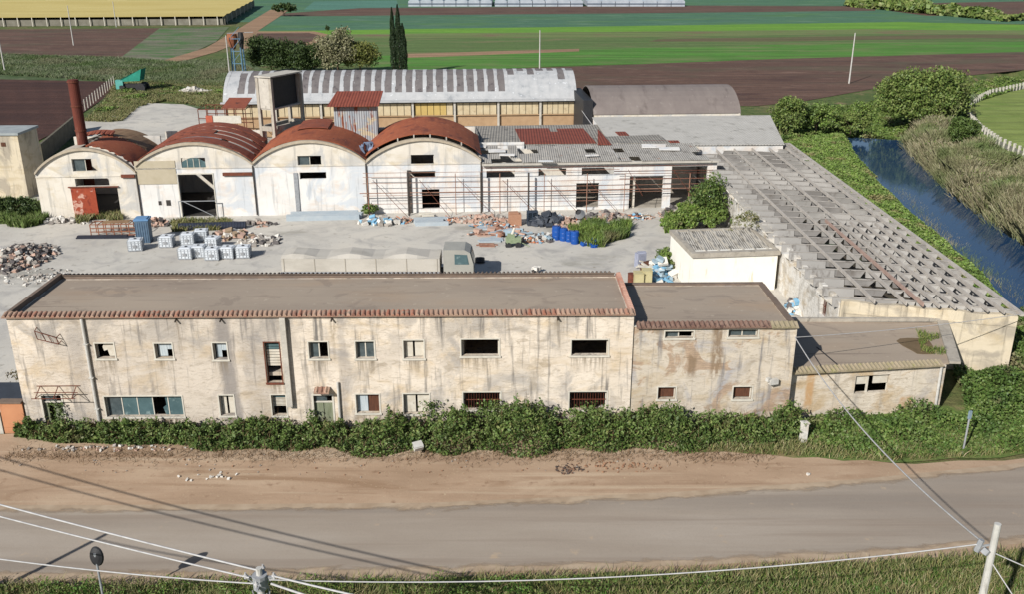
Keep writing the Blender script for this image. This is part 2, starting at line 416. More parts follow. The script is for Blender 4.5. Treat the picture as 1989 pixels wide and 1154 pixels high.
sheet('field', [(-500, 143), (232, 158), (225, 175), (95, 262), (-60, 340), (-500, 400)], brown2)
sheet('field', [(2300, 140), (2010, 168), (1940, 182), (1893, 200), (1897, 228), (1925, 262), (1989, 302), (2300, 420)], pasture)
# concrete yard
t = NT('dusty_concrete', .95)
c = t.ramp(t.noise(.12, 9), [(.3, C(188, 182, 172)), (.5, C(202, 197, 187)), (.72, C(212, 205, 192))])
c = t.mix(t.mask(t.noise(.35, 8, dist=1.2), .5, .7), c, C(174, 170, 164))
c = t.mix(t.mask(t.noise(1.4, 9), .6, .72), c, C(160, 154, 142))
c = t.mix(t.mask(t.noise(.09, 5, (1, 2, 1)), .6, .66), c, C(168, 164, 154))
c = t.mix(t.mask(t.noise(14, 4), .66, .74), c, C(140, 132, 118))
t.bump(t.noise(9, 6), .3, .03); t.col(c); concrete_yard = t.m
sheet('yard', [(-60, 36), (-60, 97), (-56, 118), tuple(G(150, 236)[:2]), tuple(G(240, 220)[:2]), tuple(G(285, 200)[:2]), tuple(G(430, 206)[:2]), (-30, 160), (33, 150), (31.5, 57), (27.6, 55.6), (15.6, 55.6), (15.6, 47.5), (-27.2, 47.5), (-33, 42.6)], concrete_yard, world=True)
sheet('yard', [(-60, 97), (-56, 118), (-75, 118), (-75, 97)], weeds, world=True)
# weeds along the back of the yard
sheet('field', [(228, 168), (440, 170), (440, 212), (390, 212), (330, 194), (285, 200), (240, 220), (160, 234), (190, 200)], weeds)
# road and shoulder
t = NT('worn_asphalt', .9)
c = t.ramp(t.noise(.25, 8, (.25, 1.5, 1)), [(.32, C(150, 137, 123, 1.15)), (.52, C(160, 148, 134, 1.15)), (.7, C(169, 158, 145, 1.15))])
c = t.mix(t.mul(t.mask(t.noise(.18, 5, (.12, 2.2, 1), dist=.4), .48, .66), .55), c, C(138, 128, 118))
c = t.mix(t.mul(t.mask(t.noise(40, 3), .52, .7), .4), c, C(104, 96, 90))
c = t.mix(t.mask(t.noise(.9, 8), .64, .72), c, C(180, 160, 136, 1.2)); c = t.mix(t.mul(t.mask(t.noise(.35, 7, (.1, 3.5, 1), dist=.2), .55, .64), .45), c, C(140, 125, 111, 1.2))
t.bump(t.noise(35, 4), .35, .01); t.col(c)
ROAD = [(-60, 39.5), (-20, 39.15), (-4, 39.3), (8, 40.2), (17, 41.3), (26, 42.9), (45, 47), (80, 55)]
ROADB = [(80, 45), (45, 39), (26, 36.2), (17, 34.9), (8, 34.1), (-4, 33.55), (-20, 33.2), (-60, 33.2)]
sheet('road', ROAD + ROADB, t.m, dz=.06, world=True)
t = NT('bare_earth_shoulder', .95)
c = t.ramp(t.noise(.35, 9, (.4, 1.2, 1)), [(.3, C(164, 138, 113)), (.5, C(180, 153, 127)), (.7, C(194, 170, 144))])
c = t.mix(t.mask(t.noise(.25, 7, (.4, 1.8, 1), dist=1.0), .52, .64), c, C(158, 130, 104))
c = t.mix(t.mask(t.noise(1.6, 9), .6, .74), c, C(146, 118, 94))
c = t.mix(t.mask(t.noise(7, 8), .62, .7), c, C(196, 176, 146))
c = t.mix(t.mul(t.mask(t.noise(.55, 7, (.07, 3.0, 1), dist=.3), .55, .66), .3), c, C(144, 118, 96)); c = t.mix(t.mul(t.mask(t.noise(.4, 6, (.08, 2.4, 1), dist=.4), .56, .64), .5), c, C(204, 184, 158)); c = t.mix(t.mask(t.noise(18, 3), .68, .72), c, C(112, 88, 70))
t.bump(t.noise(6, 9), .4, .03); t.col(c)
def wig(pts, a=.18, step=1.2):
    out = []
    for (x1, y1), (x2, y2) in zip(pts[:-1], pts[1:]):
        n = max(1, int(math.hypot(x2 - x1, y2 - y1) / step))
        for i in range(n): f = i / n; out.append((x1 + (x2 - x1) * f, y1 + (y2 - y1) * f + random.uniform(-a, a)))
    return out + [pts[-1]]
sheet('shoulder', wig([(-60, 38.9), (-20, 38.75), (-4, 38.95), (8, 39.9), (17, 41.0), (26, 42.55), (45, 46.6)], .12) + wig([(45, 47.4), (26, 43.3), (20, 43), (14, 44.6), (0, 46.2), (-28, 46.3), (-60, 42)], .2), t.m, dz=.075, world=True)
sheet('shoulder', wig([(-60, 33.5), (-20, 33.55), (-4, 33.9), (8, 34.5), (17, 35.25), (26, 36.5), (45, 39.2)], .12) + [(45, 36), (26, 34.6), (17, 33.6), (-4, 32.6), (-60, 32.4)], t.m, dz=.076, world=True)
t = NT('verge_grass', .95)
c = t.ramp(t.noise(.6, 8), [(.3, C(84, 108, 50)), (.5, C(104, 122, 62)), (.66, C(146, 126, 94))])
t.bump(t.noise(5, 9), .8, .12); t.col(c); verge = t.m
sheet('verge', wig([(-60, 33.0), (-20, 32.9), (-4, 33.25), (8, 33.85), (17, 34.7), (26, 35.6), (50, 39)], .15) + [(60, 10), (-60, 10)], verge, dz=.09, world=True)
sheet('verge', wig([(9, 44.3), (15, 43.6), (20, 43.0), (26, 43.6), (33, 45.2), (37, 47)], .15) + [(36.5, 62), (36.5, 118), (33, 122), (30, 122), (31.5, 50), (9, 48)], verge, dz=.085, world=True)
bark = mat('bark', C(96, 80, 64), C(126, 108, 88), 6)

def dust_margin(name, line, w_, side):
    """strip of drifted sand that thins out over the asphalt"""
    me = bpy.data.meshes.new(name); V, F_, U = [], [], []
    for i, (x, y) in enumerate(line): V += [(x, y - side * .25, .082), (x, y + side * w_, .082)]; U += [(x, 0), (x, 1)]
    F_ = [(2 * i, 2 * i + 2, 2 * i + 3, 2 * i + 1) for i in range(len(line) - 1)]
    me.from_pydata(V, [], F_); uv = me.uv_layers.new(name='UVMap')
    for p in me.polygons:
        for li, vi in zip(p.loop_indices, p.vertices): uv.data[li].uv = U[vi]
    t = NT(name, .95); t.col(t.ramp(t.noise(.9, 7), [(.35, C(166, 144, 120)), (.65, C(188, 168, 144))]))
    u = t.n('UVMap'); sp = t.n('SeparateXYZ'); t.L(u.outputs[0], sp.inputs[0]); n_ = t.noise(1.6, 9, (.35, 1, 1), dist=.6)
    a_ = t.n('Math'); a_.operation = 'MULTIPLY_ADD'; t.L(n_, a_.inputs[0]); a_.inputs[1].default_value = 1.3; a_.inputs[2].default_value = -.02
    b_ = t.n('Math'); b_.operation = 'SUBTRACT'; t.L(a_.outputs[0], b_.inputs[0]); t.L(sp.outputs[1], b_.inputs[1])
    m_ = t.n('MapRange'); m_.inputs[1].default_value = -.05; m_.inputs[2].default_value = .28; t.L(b_.outputs[0], m_.inputs[0]); t.L(m_.outputs[0], t.p.inputs['Alpha'])
    me.materials.append(t.m); o = bpy.data.objects.new(name, me); COL.objects.link(o); o['kind'] = 'structure'
dust_margin('road_dust', [(-60, 38.9), (-20, 38.75), (-4, 38.95), (8, 39.9), (17, 41.0), (26, 42.55), (45, 46.6)], .7, -1)
dust_margin('road_dust', [(-60, 33.5), (-20, 33.55), (-4, 33.9), (8, 34.5), (17, 35.25), (26, 36.5), (45, 39.2)], .6, 1)
# ================================================================ MATERIALS OF THE BUILDINGS
def stucco(name, base, light, ochre, grey, k=0, brick=None, lines=True, dirt=1.0, stains=False):
    t = NT(name, .93)
    c = t.ramp(t.noise(.35, 9), [(.28, base), (.5, light), (.75, base)])
    c = t.mix(t.mul(t.mask(t.noise(.45, 9, (1, 1, 1.8), dist=.8), .5, .64), .8), c, ochre)
    c = t.mix(t.mul(t.mask(t.noise(.28, 8, dist=1.2), .52, .62), .85), c, grey)
    if brick:
        z = t.mask(t.noise(.33, 8, (1, 1, 1.3), dist=1.5), .55, .6)
        cr = t.mix(t.mask(t.noise(5, 3, (.35, .35, 3)), .45, .55), brick, tuple(x * .72 for x in brick[:3]) + (1,))
        c = t.mix(t.mul(z, .8), c, cr)
    if lines:   # fine courses of rubble showing through the thin plaster
        f = t.noise(3.0, 7, (.6, .6, 2.4), dist=1.2, rough=.7, rot=.4)
        c = t.mix(t.mul(t.mask(f, .5, .66), .55), c, tuple(x * .5 for x in ochre[:3]) + (1,))
        pz = t.mask(t.noise(.5, 9, (1, 1, 1.4), dist=1.0, rot=.7), .58, .63); st_ = t.ramp(t.vor(3.2, (.55, .55, 1.5)), [(.0, tuple(x * .5 for x in ochre[:3]) + (1,)), (1, tuple(x * .95 for x in light[:3]) + (1,))]); c = t.mix(t.mul(pz, .65), c, st_)
        t.bump(f, .45, .05)
    tp = t.n('MapRange'); t.L(t.sep('Z'), tp.inputs[0]); tp.inputs[1].default_value = 3.2; tp.inputs[2].default_value = 6.8
    if stains: c = t.mix(t.mul(t.mul(t.mask(t.noise(.5, 9, (1, 1, .8), dist=.8), .46, .58), tp.outputs[0]), .6), c, tuple(x * .82 for x in grey[:3]) + (1,))
    c = t.mix(t.mul(t.mask(t.noise(1.1, 8, (2.6, 2.6, .22)), .54, .7), .65 * dirt), c, tuple(x * .45 for x in grey[:3]) + (1,))
    c = t.mix(t.mask(t.noise(9, 5), .68, .76), c, tuple(x * .5 for x in base[:3]) + (1,))
    if stains:   # two old rain-water runs with ragged edges, each at its own place along the wall
        for xc, wd, k_ in ((-19.5, 7.5, .25), (-13.8, 1.3, .35), (-15.55, .6, .8), (-9.2, .3, .35), (-23.6, .5, .3)):
            n_ = t.noise(.9, 6, (1, 1, .35)); a_ = t.n('Math'); a_.operation = 'MULTIPLY_ADD'; t.L(n_, a_.inputs[0]); a_.inputs[1].default_value = 1.1; t.L(t.sep('X'), a_.inputs[2])
            b_ = t.n('Math'); b_.operation = 'SUBTRACT'; t.L(a_.outputs[0], b_.inputs[0]); b_.inputs[1].default_value = xc + 10 + .55
            d_ = t.n('Math'); d_.operation = 'ABSOLUTE'; t.L(b_.outputs[0], d_.inputs[0])
            e_ = t.n('MapRange'); e_.inputs[1].default_value = wd; e_.inputs[2].default_value = wd * .45; t.L(d_.outputs[0], e_.inputs[0])
            c = t.mix(t.mul(e_.outputs[0], k_), c, C(148, 142, 138, 1.5))
    t.bump(t.noise(7, 8), .45, .03); t.col(c); return t.m
K = 1.5
facade_m = stucco('cream_rubble_plaster', C(216, 202, 183, 1.38), C(238, 225, 208, 1.38), C(218, 197, 166, 1.38), C(182, 175, 167, 1.38), stains=True, dirt=1.5)
facade2_m = stucco('patched_plaster', C(204, 194, 180, K), C(222, 210, 192, K), C(202, 182, 152, K), C(180, 178, 180, K), brick=C(192, 162, 134, K), dirt=1.4)
facade3_m = stucco('low_shed_plaster', C(216, 204, 184, K), C(234, 222, 204, K), C(206, 180, 142, K), C(196, 188, 178, K), dirt=.7)
white_m = stucco('limewashed_wall', C(234, 230, 224, K), C(249, 246, 241, K), C(236, 222, 208, K), C(218, 224, 230, K), lines=False, dirt=.8)
vault_m = stucco('old_cream_render', C(228, 218, 202, K), C(242, 234, 220, K), C(218, 204, 178, K), C(206, 204, 200, K), lines=False, dirt=.8)
ruin_m = stucco('ruined_wall', C(228, 221, 209, K), C(245, 241, 233, K), C(208, 190, 162, K), C(186, 180, 170, K), dirt=1.0)
gable_m = stucco('gable_render', C(218, 204, 176, K), C(230, 216, 190, K), C(204, 186, 154, K), C(176, 166, 150, K), lines=False, dirt=1.1)
clean_m = mat('clean_cream_paint', C(253, 250, 240, 1.35), C(248, 243, 230, 1.35), 1.0, patches=((C(226, 214, 188, K), 1.2, .6, .72, (2, 2, .3)),))
trim_m = mat('pale_trim', C(232, 226, 212, K), C(210, 204, 190, K), 3)
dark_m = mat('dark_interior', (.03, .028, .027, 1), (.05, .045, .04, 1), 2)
conc_m = mat('weathered_concrete', C(188, 180, 166), C(160, 152, 140), 1.5, patches=((C(120, 114, 104), 2.5, .58, .7, (1, 1, .4)),), bump=.4)
conc_l = mat('pale_concrete', C(204, 198, 186), C(178, 172, 162), 1.5, patches=((C(140, 134, 122), 2.5, .6, .7, (1, 1, .4)),), bump=.4)
glass_m = mat('dusty_glass', (.035, .05, .055, 1), (.08, .1, .105, 1), 3, rough=.25, spec=.5)
glass_b = mat('milky_green_glass', C(96, 122, 126, K), C(76, 100, 104, K), 1.6, rough=.35, patches=((C(140, 160, 160, K), 2.2, .58, .68),))
curt_m = mat('pale_curtain', C(212, 220, 222, K), C(168, 182, 190, K), 3, sc=(4, 4, .3))
shut_w = mat('cream_shutter', C(232, 226, 212, K), C(206, 196, 178, K), 3)
shut_b = mat('brown_shutter', C(112, 72, 52, K), C(78, 50, 38, K), 4, sc=(4, 4, .5))
rust_m = mat('rust', C(126, 70, 50), C(92, 54, 44), 4, rough=.85, bump=.3)
rust_l = mat('pale_rust_pipe', C(176, 140, 120, K), C(150, 100, 80, K), 3, sc=(1, 1, 1))
wpipe = mat('white_pipe', C(226, 224, 218, K), C(196, 192, 184, K), 3, rough=.5)
steel_g = mat('galvanised_grey', C(168, 170, 172), C(138, 140, 144), 5, rough=.5)
blk = mat('black_rubber_and_shade', (.016, .016, .018, 1), (.03, .03, .032, 1), 5, rough=.6)
t = NT('bitumen_roof_felt', .95)
c = t.ramp(t.noise(.16, 8, (.5, 1.4, 1)), [(.3, C(148, 134, 120, 1.2)), (.5, C(160, 146, 130, 1.2)), (.68, C(170, 154, 136, 1.2))])
c = t.mix(t.mul(t.mask(t.noise(.12, 4, (.35, 1.2, 1), dist=.6), .5, .66), .6), c, C(164, 136, 108, 1.2))
lap = t.mask(t.noise(1.3, 5, (.07, 2.4, 1), dist=.25), .62, .68)
c = t.mix(t.mul(lap, .6), c, C(116, 102, 92))
c = t.mix(t.mul(t.mask(t.noise(.5, 8, (.6, 1, 1), dist=1.5), .56, .62), .5), c, C(138, 124, 112)); c = t.mix(t.mul(t.mask(t.noise(2.2, 8), .62, .7), .6), c, C(186, 172, 154)); c = t.mix(t.mask(t.noise(12, 4), .66, .78), c, C(126, 112, 98))
t.bump(t.noise(1.3, 5, (.07, 2.4, 1), dist=.25), .35, .05); t.bump(t.noise(20, 5), .3, .01); t.col(c); felt_m = t.m
def tilemat(name, cols, dirt):
    t = NT(name, .85); c = t.ramp(t.island(), [(i / (len(cols) - 1), x) for i, x in enumerate(cols)])
    c = t.mix(t.mask(t.noise(3, 7), .52, .64), c, dirt); c = t.mix(t.mask(t.noise(.25, 3), .45, .6), c, cols[-1]); t.bump(t.noise(14, 5), .4, .02); t.col(c); return t.m
tile_r = tilemat('red_clay_tile', [C(158, 104, 84), C(176, 124, 102), C(134, 96, 82), C(198, 164, 142), C(170, 142, 122)], C(158, 138, 120))
tile_b = mat('brown_clay_tile', C(118, 88, 76), C(146, 122, 108), 2, patches=((C(96, 74, 68), 3, .55, .62),))
tile_p = mat('pale_mossy_tile', C(176, 160, 136), C(150, 140, 112), 2, patches=((C(160, 156, 104), 1.5, .56, .64),))
tile_red2 = tilemat('salmon_verge_tile', [C(186, 138, 118), C(170, 118, 100), C(194, 154, 136)], C(160, 132, 116))
tile_d = mat('grey_brown_tile', C(132, 114, 100), C(110, 96, 86), 2)

def win(parent, F, r, kind='dark', frame=True, fm=None, wd=.07, inner=-.22):
    """window part: frame bars, with panes / shutters / bars as sub-parts"""
    a0, a1, z0, z1 = r; fm = fm or trim_m; mb = MB()
    if frame:
        mb.fbox(F, a0 - wd, a1 + wd, -.02, .025, z1, z1 + wd); mb.fbox(F, a0 - wd * 1.6, a1 + wd * 1.6, -.02, .07, z0 - .1, z0)
        mb.fbox(F, a0 - wd, a0, -.02, .025, z0, z1); mb.fbox(F, a1, a1 + wd, -.02, .025, z0, z1)
    i = inner
    mb.fbox(F, a0 + .003, a0 + .05, i - .04, i, z0, z1); mb.fbox(F, a1 - .05, a1 - .003, i - .04, i, z0, z1); mb.fbox(F, a0 + .05, a1 - .05, i - .04, i, z1 - .05, z1 - .003)
    w_ = mb.build('window', fm, parent)
    m_ = (a0 + a1) / 2
    def pane(x0, x1, y0, y1, mt, nm='pane', d=0): MB().fbox(F, x0, x1, i - .03 + d, i - .015 + d, y0, y1).build(nm, mt, w_)
    if kind == 'broken':      # one shard left
        mb = MB(); p = [(a0 + .35, z0 + .35), (m_ + .05, z0 + .42), (m_ + .12, z0 + .05), (a1 - .05, z0 + .05), (a1 - .05, z1 - .06), (a0 + .4, z1 - .06), (a0 + .3, z1 - .3)]
        mb.prism([F(x, i, y) for x, y in p], F.n * -.01); mb.build('broken_pane', shut_w, w_)
    elif kind == 'curtain':
        pane(a0 + .12, a1 - .35, z0 + .05, z1 - .06, curt_m, 'curtain'); pane(a1 - .34, a1 - .05, z0 + .45, z1 - .06, curt_m, 'curtain')
    elif kind == 'panes':
        MB().fbox(F, m_ - .03, m_ + .03, i - .04, i + .005, z0, z1 - .05).build('mullion', fm, w_)
        pane(a0 + .05, m_ - .03, z0, z1 - .05, glass_m); pane(m_ + .03, a1 - .05, z0, z1 - .05, glass_m)
    elif kind == 'halfpane':
        MB().fbox(F, m_ - .03, m_ + .03, i - .04, i + .005, z0, z1 - .05).build('mullion', fm, w_)
        pane(a0 + .05, m_ - .03, z0, z1 - .05, glass_m)
    elif kind == 'shutters':
        pane(a0 + .08, m_ - .06, z0 + .03, z1 - .08, shut_w, 'shutter'); pane(m_ + .05, a1 - .05, z0 + .05, z1 - .05, shut_w, 'shutter')
    elif kind == 'mixed':
        pane(a0 + .06, m_ - .02, z0 + .02, z1 - .06, curt_m, 'shutter'); pane(m_ + .03, a1 - .05, z0, z1 - .05, shut_b, 'shutter')
    elif kind == 'bars':
        n = max(4, int((a1 - a0) / .14)); mb = MB()
        for q in range(1, n): x = a0 + (a1 - a0) * q / n; mb.tube(F(x, i + .02, z0), F(x, i + .02, z1), .014, n=5)
        mb.fbox(F, a0, a1, i, i + .03, (z0 + z1) / 2 - .02, (z0 + z1) / 2 + .02); mb.build('window_bars', rust_m, w_)
    elif kind == 'brown': pane(a0 + .05, a1 - .05, z0 + .05, z1 - .05, shut_b, 'shutter')
    elif kind == 'stair':
        h = z0 + (z1 - z0) * .38
        n = 9
        for q in range(n):
            y0 = h + (z1 - h) * q / n; pane(a0 + .05, a1 - .05, y0 + .01, y0 + (z1 - h) / n - .02, (glass_b if q > 5 else shut_w), 'louvre')
    elif kind == 'wide':
        n = 5; wds = (a1 - a0) / n
        for q in range(1, n): MB().fbox(F, a0 + wds * q - .025, a0 + wds * q + .025, i - .04, i + .005, z0, z1 - .05).build('mullion', fm, w_)
        for q in range(n):
            if q == 3:
                x0 = a0 + wds * q; mb = MB(); mb.prism([F(x, i - .02, y) for x, y in [(x0 + wds * .75, z0), (x0 + wds, z0), (x0 + wds, z1 - .05), (x0 + wds * .8, z1 - .05), (x0 + wds * .85, z0 + .6), (x0 + wds * .62, z0 + .45)]], F.n * -.01)
                mb.build('broken_pane', glass_b, w_); continue
            pane(a0 + wds * q + .03, a0 + wds * (q + 1) - .03, z0, z1 - .05, glass_b if q else glass_m)
    return w_

def tile_row(mb, p0, p1, out, z, r=.09, ln=.42, step=.2, drop=.1, m=0):
    step *= 1.28; r *= 1.05
    """a row of half-round clay cover tiles whose ends overhang the wall"""
    p0 = Vector(p0); p1 = Vector(p1); L = (p1 - p0).length; e = (p1 - p0) / L; out = Vector(out).normalized(); n = int(L / step)
    mb.hexa([p0 + out * ln * .45 + Vector((0, 0, z - drop - .07)), p1 + out * ln * .45 + Vector((0, 0, z - drop - .07)), p1 - out * ln * .5 + Vector((0, 0, z - .02)), p0 - out * ln * .5 + Vector((0, 0, z - .02)),
             p0 + out * ln * .45 + Vector((0, 0, z - drop - .02)), p1 + out * ln * .45 + Vector((0, 0, z - drop - .02)), p1 - out * ln * .5 + Vector((0, 0, z + .03)), p0 - out * ln * .5 + Vector((0, 0, z + .03))], m)
    for i in range(n):
        c = p0 + e * (i + .5) * step; j = random.uniform(-.02, .02); k = 6
        a_ = c - out * ln * .5 + Vector((0, 0, z)); b_ = c + out * (ln * .5 + j) + Vector((0, 0, z - drop))
        vs = []
        for q, rr in ((a_, r * .85), (b_, r)):
            for w_ in range(k): th = math.pi * w_ / (k - 1); vs.append(q + e * math.cos(th) * rr + Vector((0, 0, math.sin(th) * rr)))
        mb.add(vs, [(w_, w_ + 1, k + w_ + 1, k + w_) for w_ in range(k - 1)] + [tuple(range(k, 2 * k))], m)

# ================================================================ LONG TWO-STOREY FRONT BUILDING
FA = Frame((-27.1, 46.4), (6.6, 46.85)); DA = 6.5
b1 = thing('office_block', 'long two-storey cream building with flat brown roof and red tile edging by the road', 'building', (-10, 49.6, 0))
b1_up = [(186, 668, 222, 697, 'broken'), (301, 668, 335, 697, 'curtain'), (414, 667, 441, 699, 'curtain'), (516, 666, 545, 744, 'stair'), (600, 665, 637, 697, 'halfpane'),
         (691, 664, 727, 697, 'panes'), (784, 662, 823, 697, 'shutters'), (896, 660, 969, 692, 'open'), (1110, 661, 1181, 691, 'open')]
b1_lo = [(205, 771, 355, 810, 'wide'), (427, 769, 455, 808, 'shutters'), (528, 768, 556, 808, 'stair2'), (692, 767, 737, 803, 'mixed'), (784, 766, 834, 805, 'shutters'), (900, 763, 972, 797, 'bars'), (1106, 762, 1178, 797, 'bars')]
b1_door = [(86, 769, 124, 836), (611, 769, 647, 832)]
rects = [(FA.rect(*q[:4]), q[4]) for q in b1_up + b1_lo]
doors = [FA.rect(*q) for q in b1_door]
for d in doors: d[2] = .05
ZA = 6.95
mb = MB(); mb.wall(FA, FA.L, 0, ZA, .3, [r for r, k in rects] + doors)
mb.fbox(FA, 0, .3, -DA, -.3, 0, ZA); mb.fbox(FA, FA.L - .3, FA.L, -DA, -.3, 0, ZA); mb.fbox(FA, .3, FA.L - .3, -DA, -DA + .3, 0, ZA)
mb.fbox(FA, .3, FA.L - .3, -DA + .3, -.3, 3.3, 3.5)
for x in (5.6, 11.5, 17.8, 24.3, 29.2): mb.fbox(FA, x, x + .15, -DA + .3, -.3, 0, 3.3); mb.fbox(FA, x, x + .15, -DA + .3, -.3, 3.5, ZA - .3)
mb.build('wall', facade_m, b1)
mb = MB()
for r, k in rects:      # plaster surround of the first-floor openings
    pass
mb = MB(); mb.fbox(FA, .02, FA.L - .02, -DA + .02, -.02, ZA - .2, ZA - .02)
roof = mb.build('roof', felt_m, b1)
# raised edge: left parapet, back parapet and right verge, laid butt to butt
mb = MB(); mb.fbox(FA, 0, .22, -DA, -.25, ZA, ZA + .3); mb.fbox(FA, .22, FA.L - .35, -DA, -DA + .22, ZA, ZA + .16)
mb.build('parapet', tile_d, b1)
mb = MB(); tile_row(mb, FA(.2, -DA, 0), FA(FA.L - .3, -DA, 0), -FA.n, ZA + .22, .08, .4, .2, .06)
mb.build('back_tiles', tile_d, b1)
mb = MB(); mb.fbox(FA, 0, FA.L, -.3, .05, ZA, ZA + .06); mb.build('cornice', trim_m, b1)
mb = MB(); tile_row(mb, FA(-.15, 0, 0), FA(FA.L + .05, 0, 0), FA.n, ZA + .2, .095, .5, .205, .1)
mb.build('eave_tiles', tile_r, b1)
mb = MB(); mb.fbox(FA, FA.L - .26, FA.L + .02, -DA - .05, -.3, ZA, ZA + .1); tile_row(mb, FA(FA.L - .1, -.25, 0), FA(FA.L - .1, -DA - .1, 0), -FA.e, ZA + .2, .09, .24, .2, .02)
mb.build('verge_tiles', tile_red2, b1)
# dirt runs below sills and spouts, each at its own opening
t = NT('tmp'); bpy.data.materials.remove(t.m); t.m = facade_m; t.t = facade_m.node_tree; t.p = t.t.nodes['Principled BSDF']; t.tc = t.t.nodes.new('ShaderNodeTexCoord').outputs['Object']
def mr(v, a, b):
    m_ = t.n('MapRange'); t.L(v, m_.inputs[0]); m_.inputs[1].default_value = a; m_.inputs[2].default_value = b; return m_.outputs[0]
c = t.p.inputs['Base Color'].links[0].from_socket; X_, Z_ = t.sep('X'), t.sep('Z'); streak = t.mask(t.noise(2.0, 7, (3.2, 3.2, .25)), .42, .6)
for r, k in rects + [((sx - .12, sx + .12, 6.7, 6.9), 's') for sx in (FA.hit(343, 625)[0], FA.hit(645, 625)[0], FA.hit(1083, 625)[0])]:
    xa, xb = FA(r[0], 0, 0).x + 10, FA(r[1], 0, 0).x + 10; dl = 2.8 if k == 's' else 1.1
    m_ = t.mul(t.mul(mr(X_, xa - .12, xa + .1), mr(X_, xb + .12, xb - .1)), t.mul(mr(Z_, r[2] - dl, r[2] - .2), mr(Z_, r[2] + .02, r[2] - .05)))
    c = t.mix(t.mul(t.mul(m_, streak), .8), c, C(146, 132, 112, 1.6))
t.col(c)
for r, k in rects:
    if k == 'open': win(b1, FA, r, 'open')
    elif k == 'stair2': win(b1, FA, r, 'stair', wd=.05)
    elif k == 'stair': win(b1, FA, r, 'stair', wd=.05, fm=rust_m)
    else: win(b1, FA, r, k)
for j, d in enumerate(doors):
    a0, a1, z0, z1 = d; m_ = (a0 + a1) / 2
    mb = MB(); mb.fbox(FA, a0 - .1, a0, -.02, .03, 0, z1 + .1); mb.fbox(FA, a1, a1 + .1, -.02, .03, 0, z1 + .1); mb.fbox(FA, a0, a1, -.02, .03, z1, z1 + .1)
    mb.fbox(FA, a0, a1, -.2, -.12, z1 - .5, z1 - .42)
    dd = mb.build('door', trim_m, b1, label='doorway with a hole in its green leaf' if j == 0 else 'doorway with panelled cream leaves')
    for q in (0, 1):
        x0 = a0 + .03 if q == 0 else m_ + .02; x1 = m_ - .02 if q == 0 else a1 - .03
        if j == 0 and q == 0: x1 -= .3
        MB().fbox(FA, x0, x1, -.2, -.15, .05, z1 - .5).build('door_leaf', mat('pale_green_door', C(150, 156, 132, K), C(118, 124, 98, K), 3, sc=(3, 3, .5)), dd)
    MB().fbox(FA, a0 + .03, m_ + .2, -.19, -.16, z1 - .4, z1 - .04).build('transom', glass_m, dd)
# pilaster and pipes on the front
def pix_s(u, v, F=FA): return F.hit(u, v)[0]
s0 = pix_s(546, 640); mb = MB(); mb.fbox(FA, s0, s0 + .3, 0, .26, 1.6, ZA - .02); mb.build('chimney_flue', conc_l, b1)
s0 = pix_s(163, 640); mb = MB(); mb.tube(FA(s0, .09, .3), FA(s0, .09, ZA - .05), .085, n=10)
for z in (1.5, 3.4, 5.4): mb.fbox(FA, s0 - .13, s0 + .13, 0, .2, z, z + .05)
mb.build('downpipe', wpipe, b1, label='tall white downpipe')
s0, zt = FA.hit(656, 742); mb = MB(); mb.tube(FA(s0, .1, .2), FA(s0, .1, zt), .07, n=10); mb.build('downpipe', wpipe, b1, label='short white vent pipe beside the door')
s0, zt = FA.hit(627, 757); mb = MB(); mb.fbox(FA, s0 - .42, s0 + .42, 0, .5, zt, zt + .05); tile_row(mb, FA(s0 - .42, .3, 0), FA(s0 + .42, .3, 0), FA.n, zt + .14, .08, .5, .2, .12)
mb.build('door_hood', tile_r, b1)
mb = MB(); s0, zt = FA.hit(82, 768); s1, _ = FA.hit(152, 768); zt = max(zt, 2.4); m0 = (s0 + s1) / 2   # bare canopy frame
for a in (s0, m0, s1): mb.bar(FA(a, .02, zt + .5), FA(a, .8, zt + .1), .035); mb.bar(FA(a, .02, zt), FA(a, .8, zt + .1), .03)
for d_, z_ in ((.8, zt + .1), (.42, zt + .28), (.03, zt + .5)): mb.bar(FA(s0 - .2, d_, z_), FA(s1 + .2, d_, z_), .035)
mb.build('canopy_frame', rust_m, b1)
mb = MB(); s0, zt = FA.hit(72, 640); s1, zb = FA.hit(118, 656)
P_ = [FA(s0, .3, zt), FA(s0 + .1, .35, zt - .45), FA(s1, .35, zb - .25), FA(s1 - .1, .3, zb + .1)]
for a, b in ((0, 1), (1, 2), (2, 3), (3, 0)): mb.bar(P_[a], P_[b], .035)
for f in (.3, .6): mb.bar(P_[0].lerp(P_[3], f), P_[1].lerp(P_[2], f + .1), .025)
mb.bar(P_[0], FA(s0, 0, zt + .1), .03); mb.bar(P_[3], FA(s1, 0, zb + .2), .03); mb.bar(P_[2], FA(s1, 0, zb - .2), .03)
mb.build('sign_bracket', rust_m, b1)
for u_ in (343, 645, 1083, 430):    # rain spouts under the eave
    s0, _ = FA.hit(u_, 625); MB().tube(FA(s0, 0, ZA - .12), FA(s0, .25, ZA - .2), .05, n=8).build('rain_spout', mat('dark_spout', C(84, 74, 66), C(60, 54, 50), 3), b1)
# irregular stain running from the broken spout beside the second window
stain = mat('grey_stain', C(150, 142, 138, K), C(172, 164, 158, K), 2, patches=((C(132, 124, 120, K), 1.2, .5, .62),))
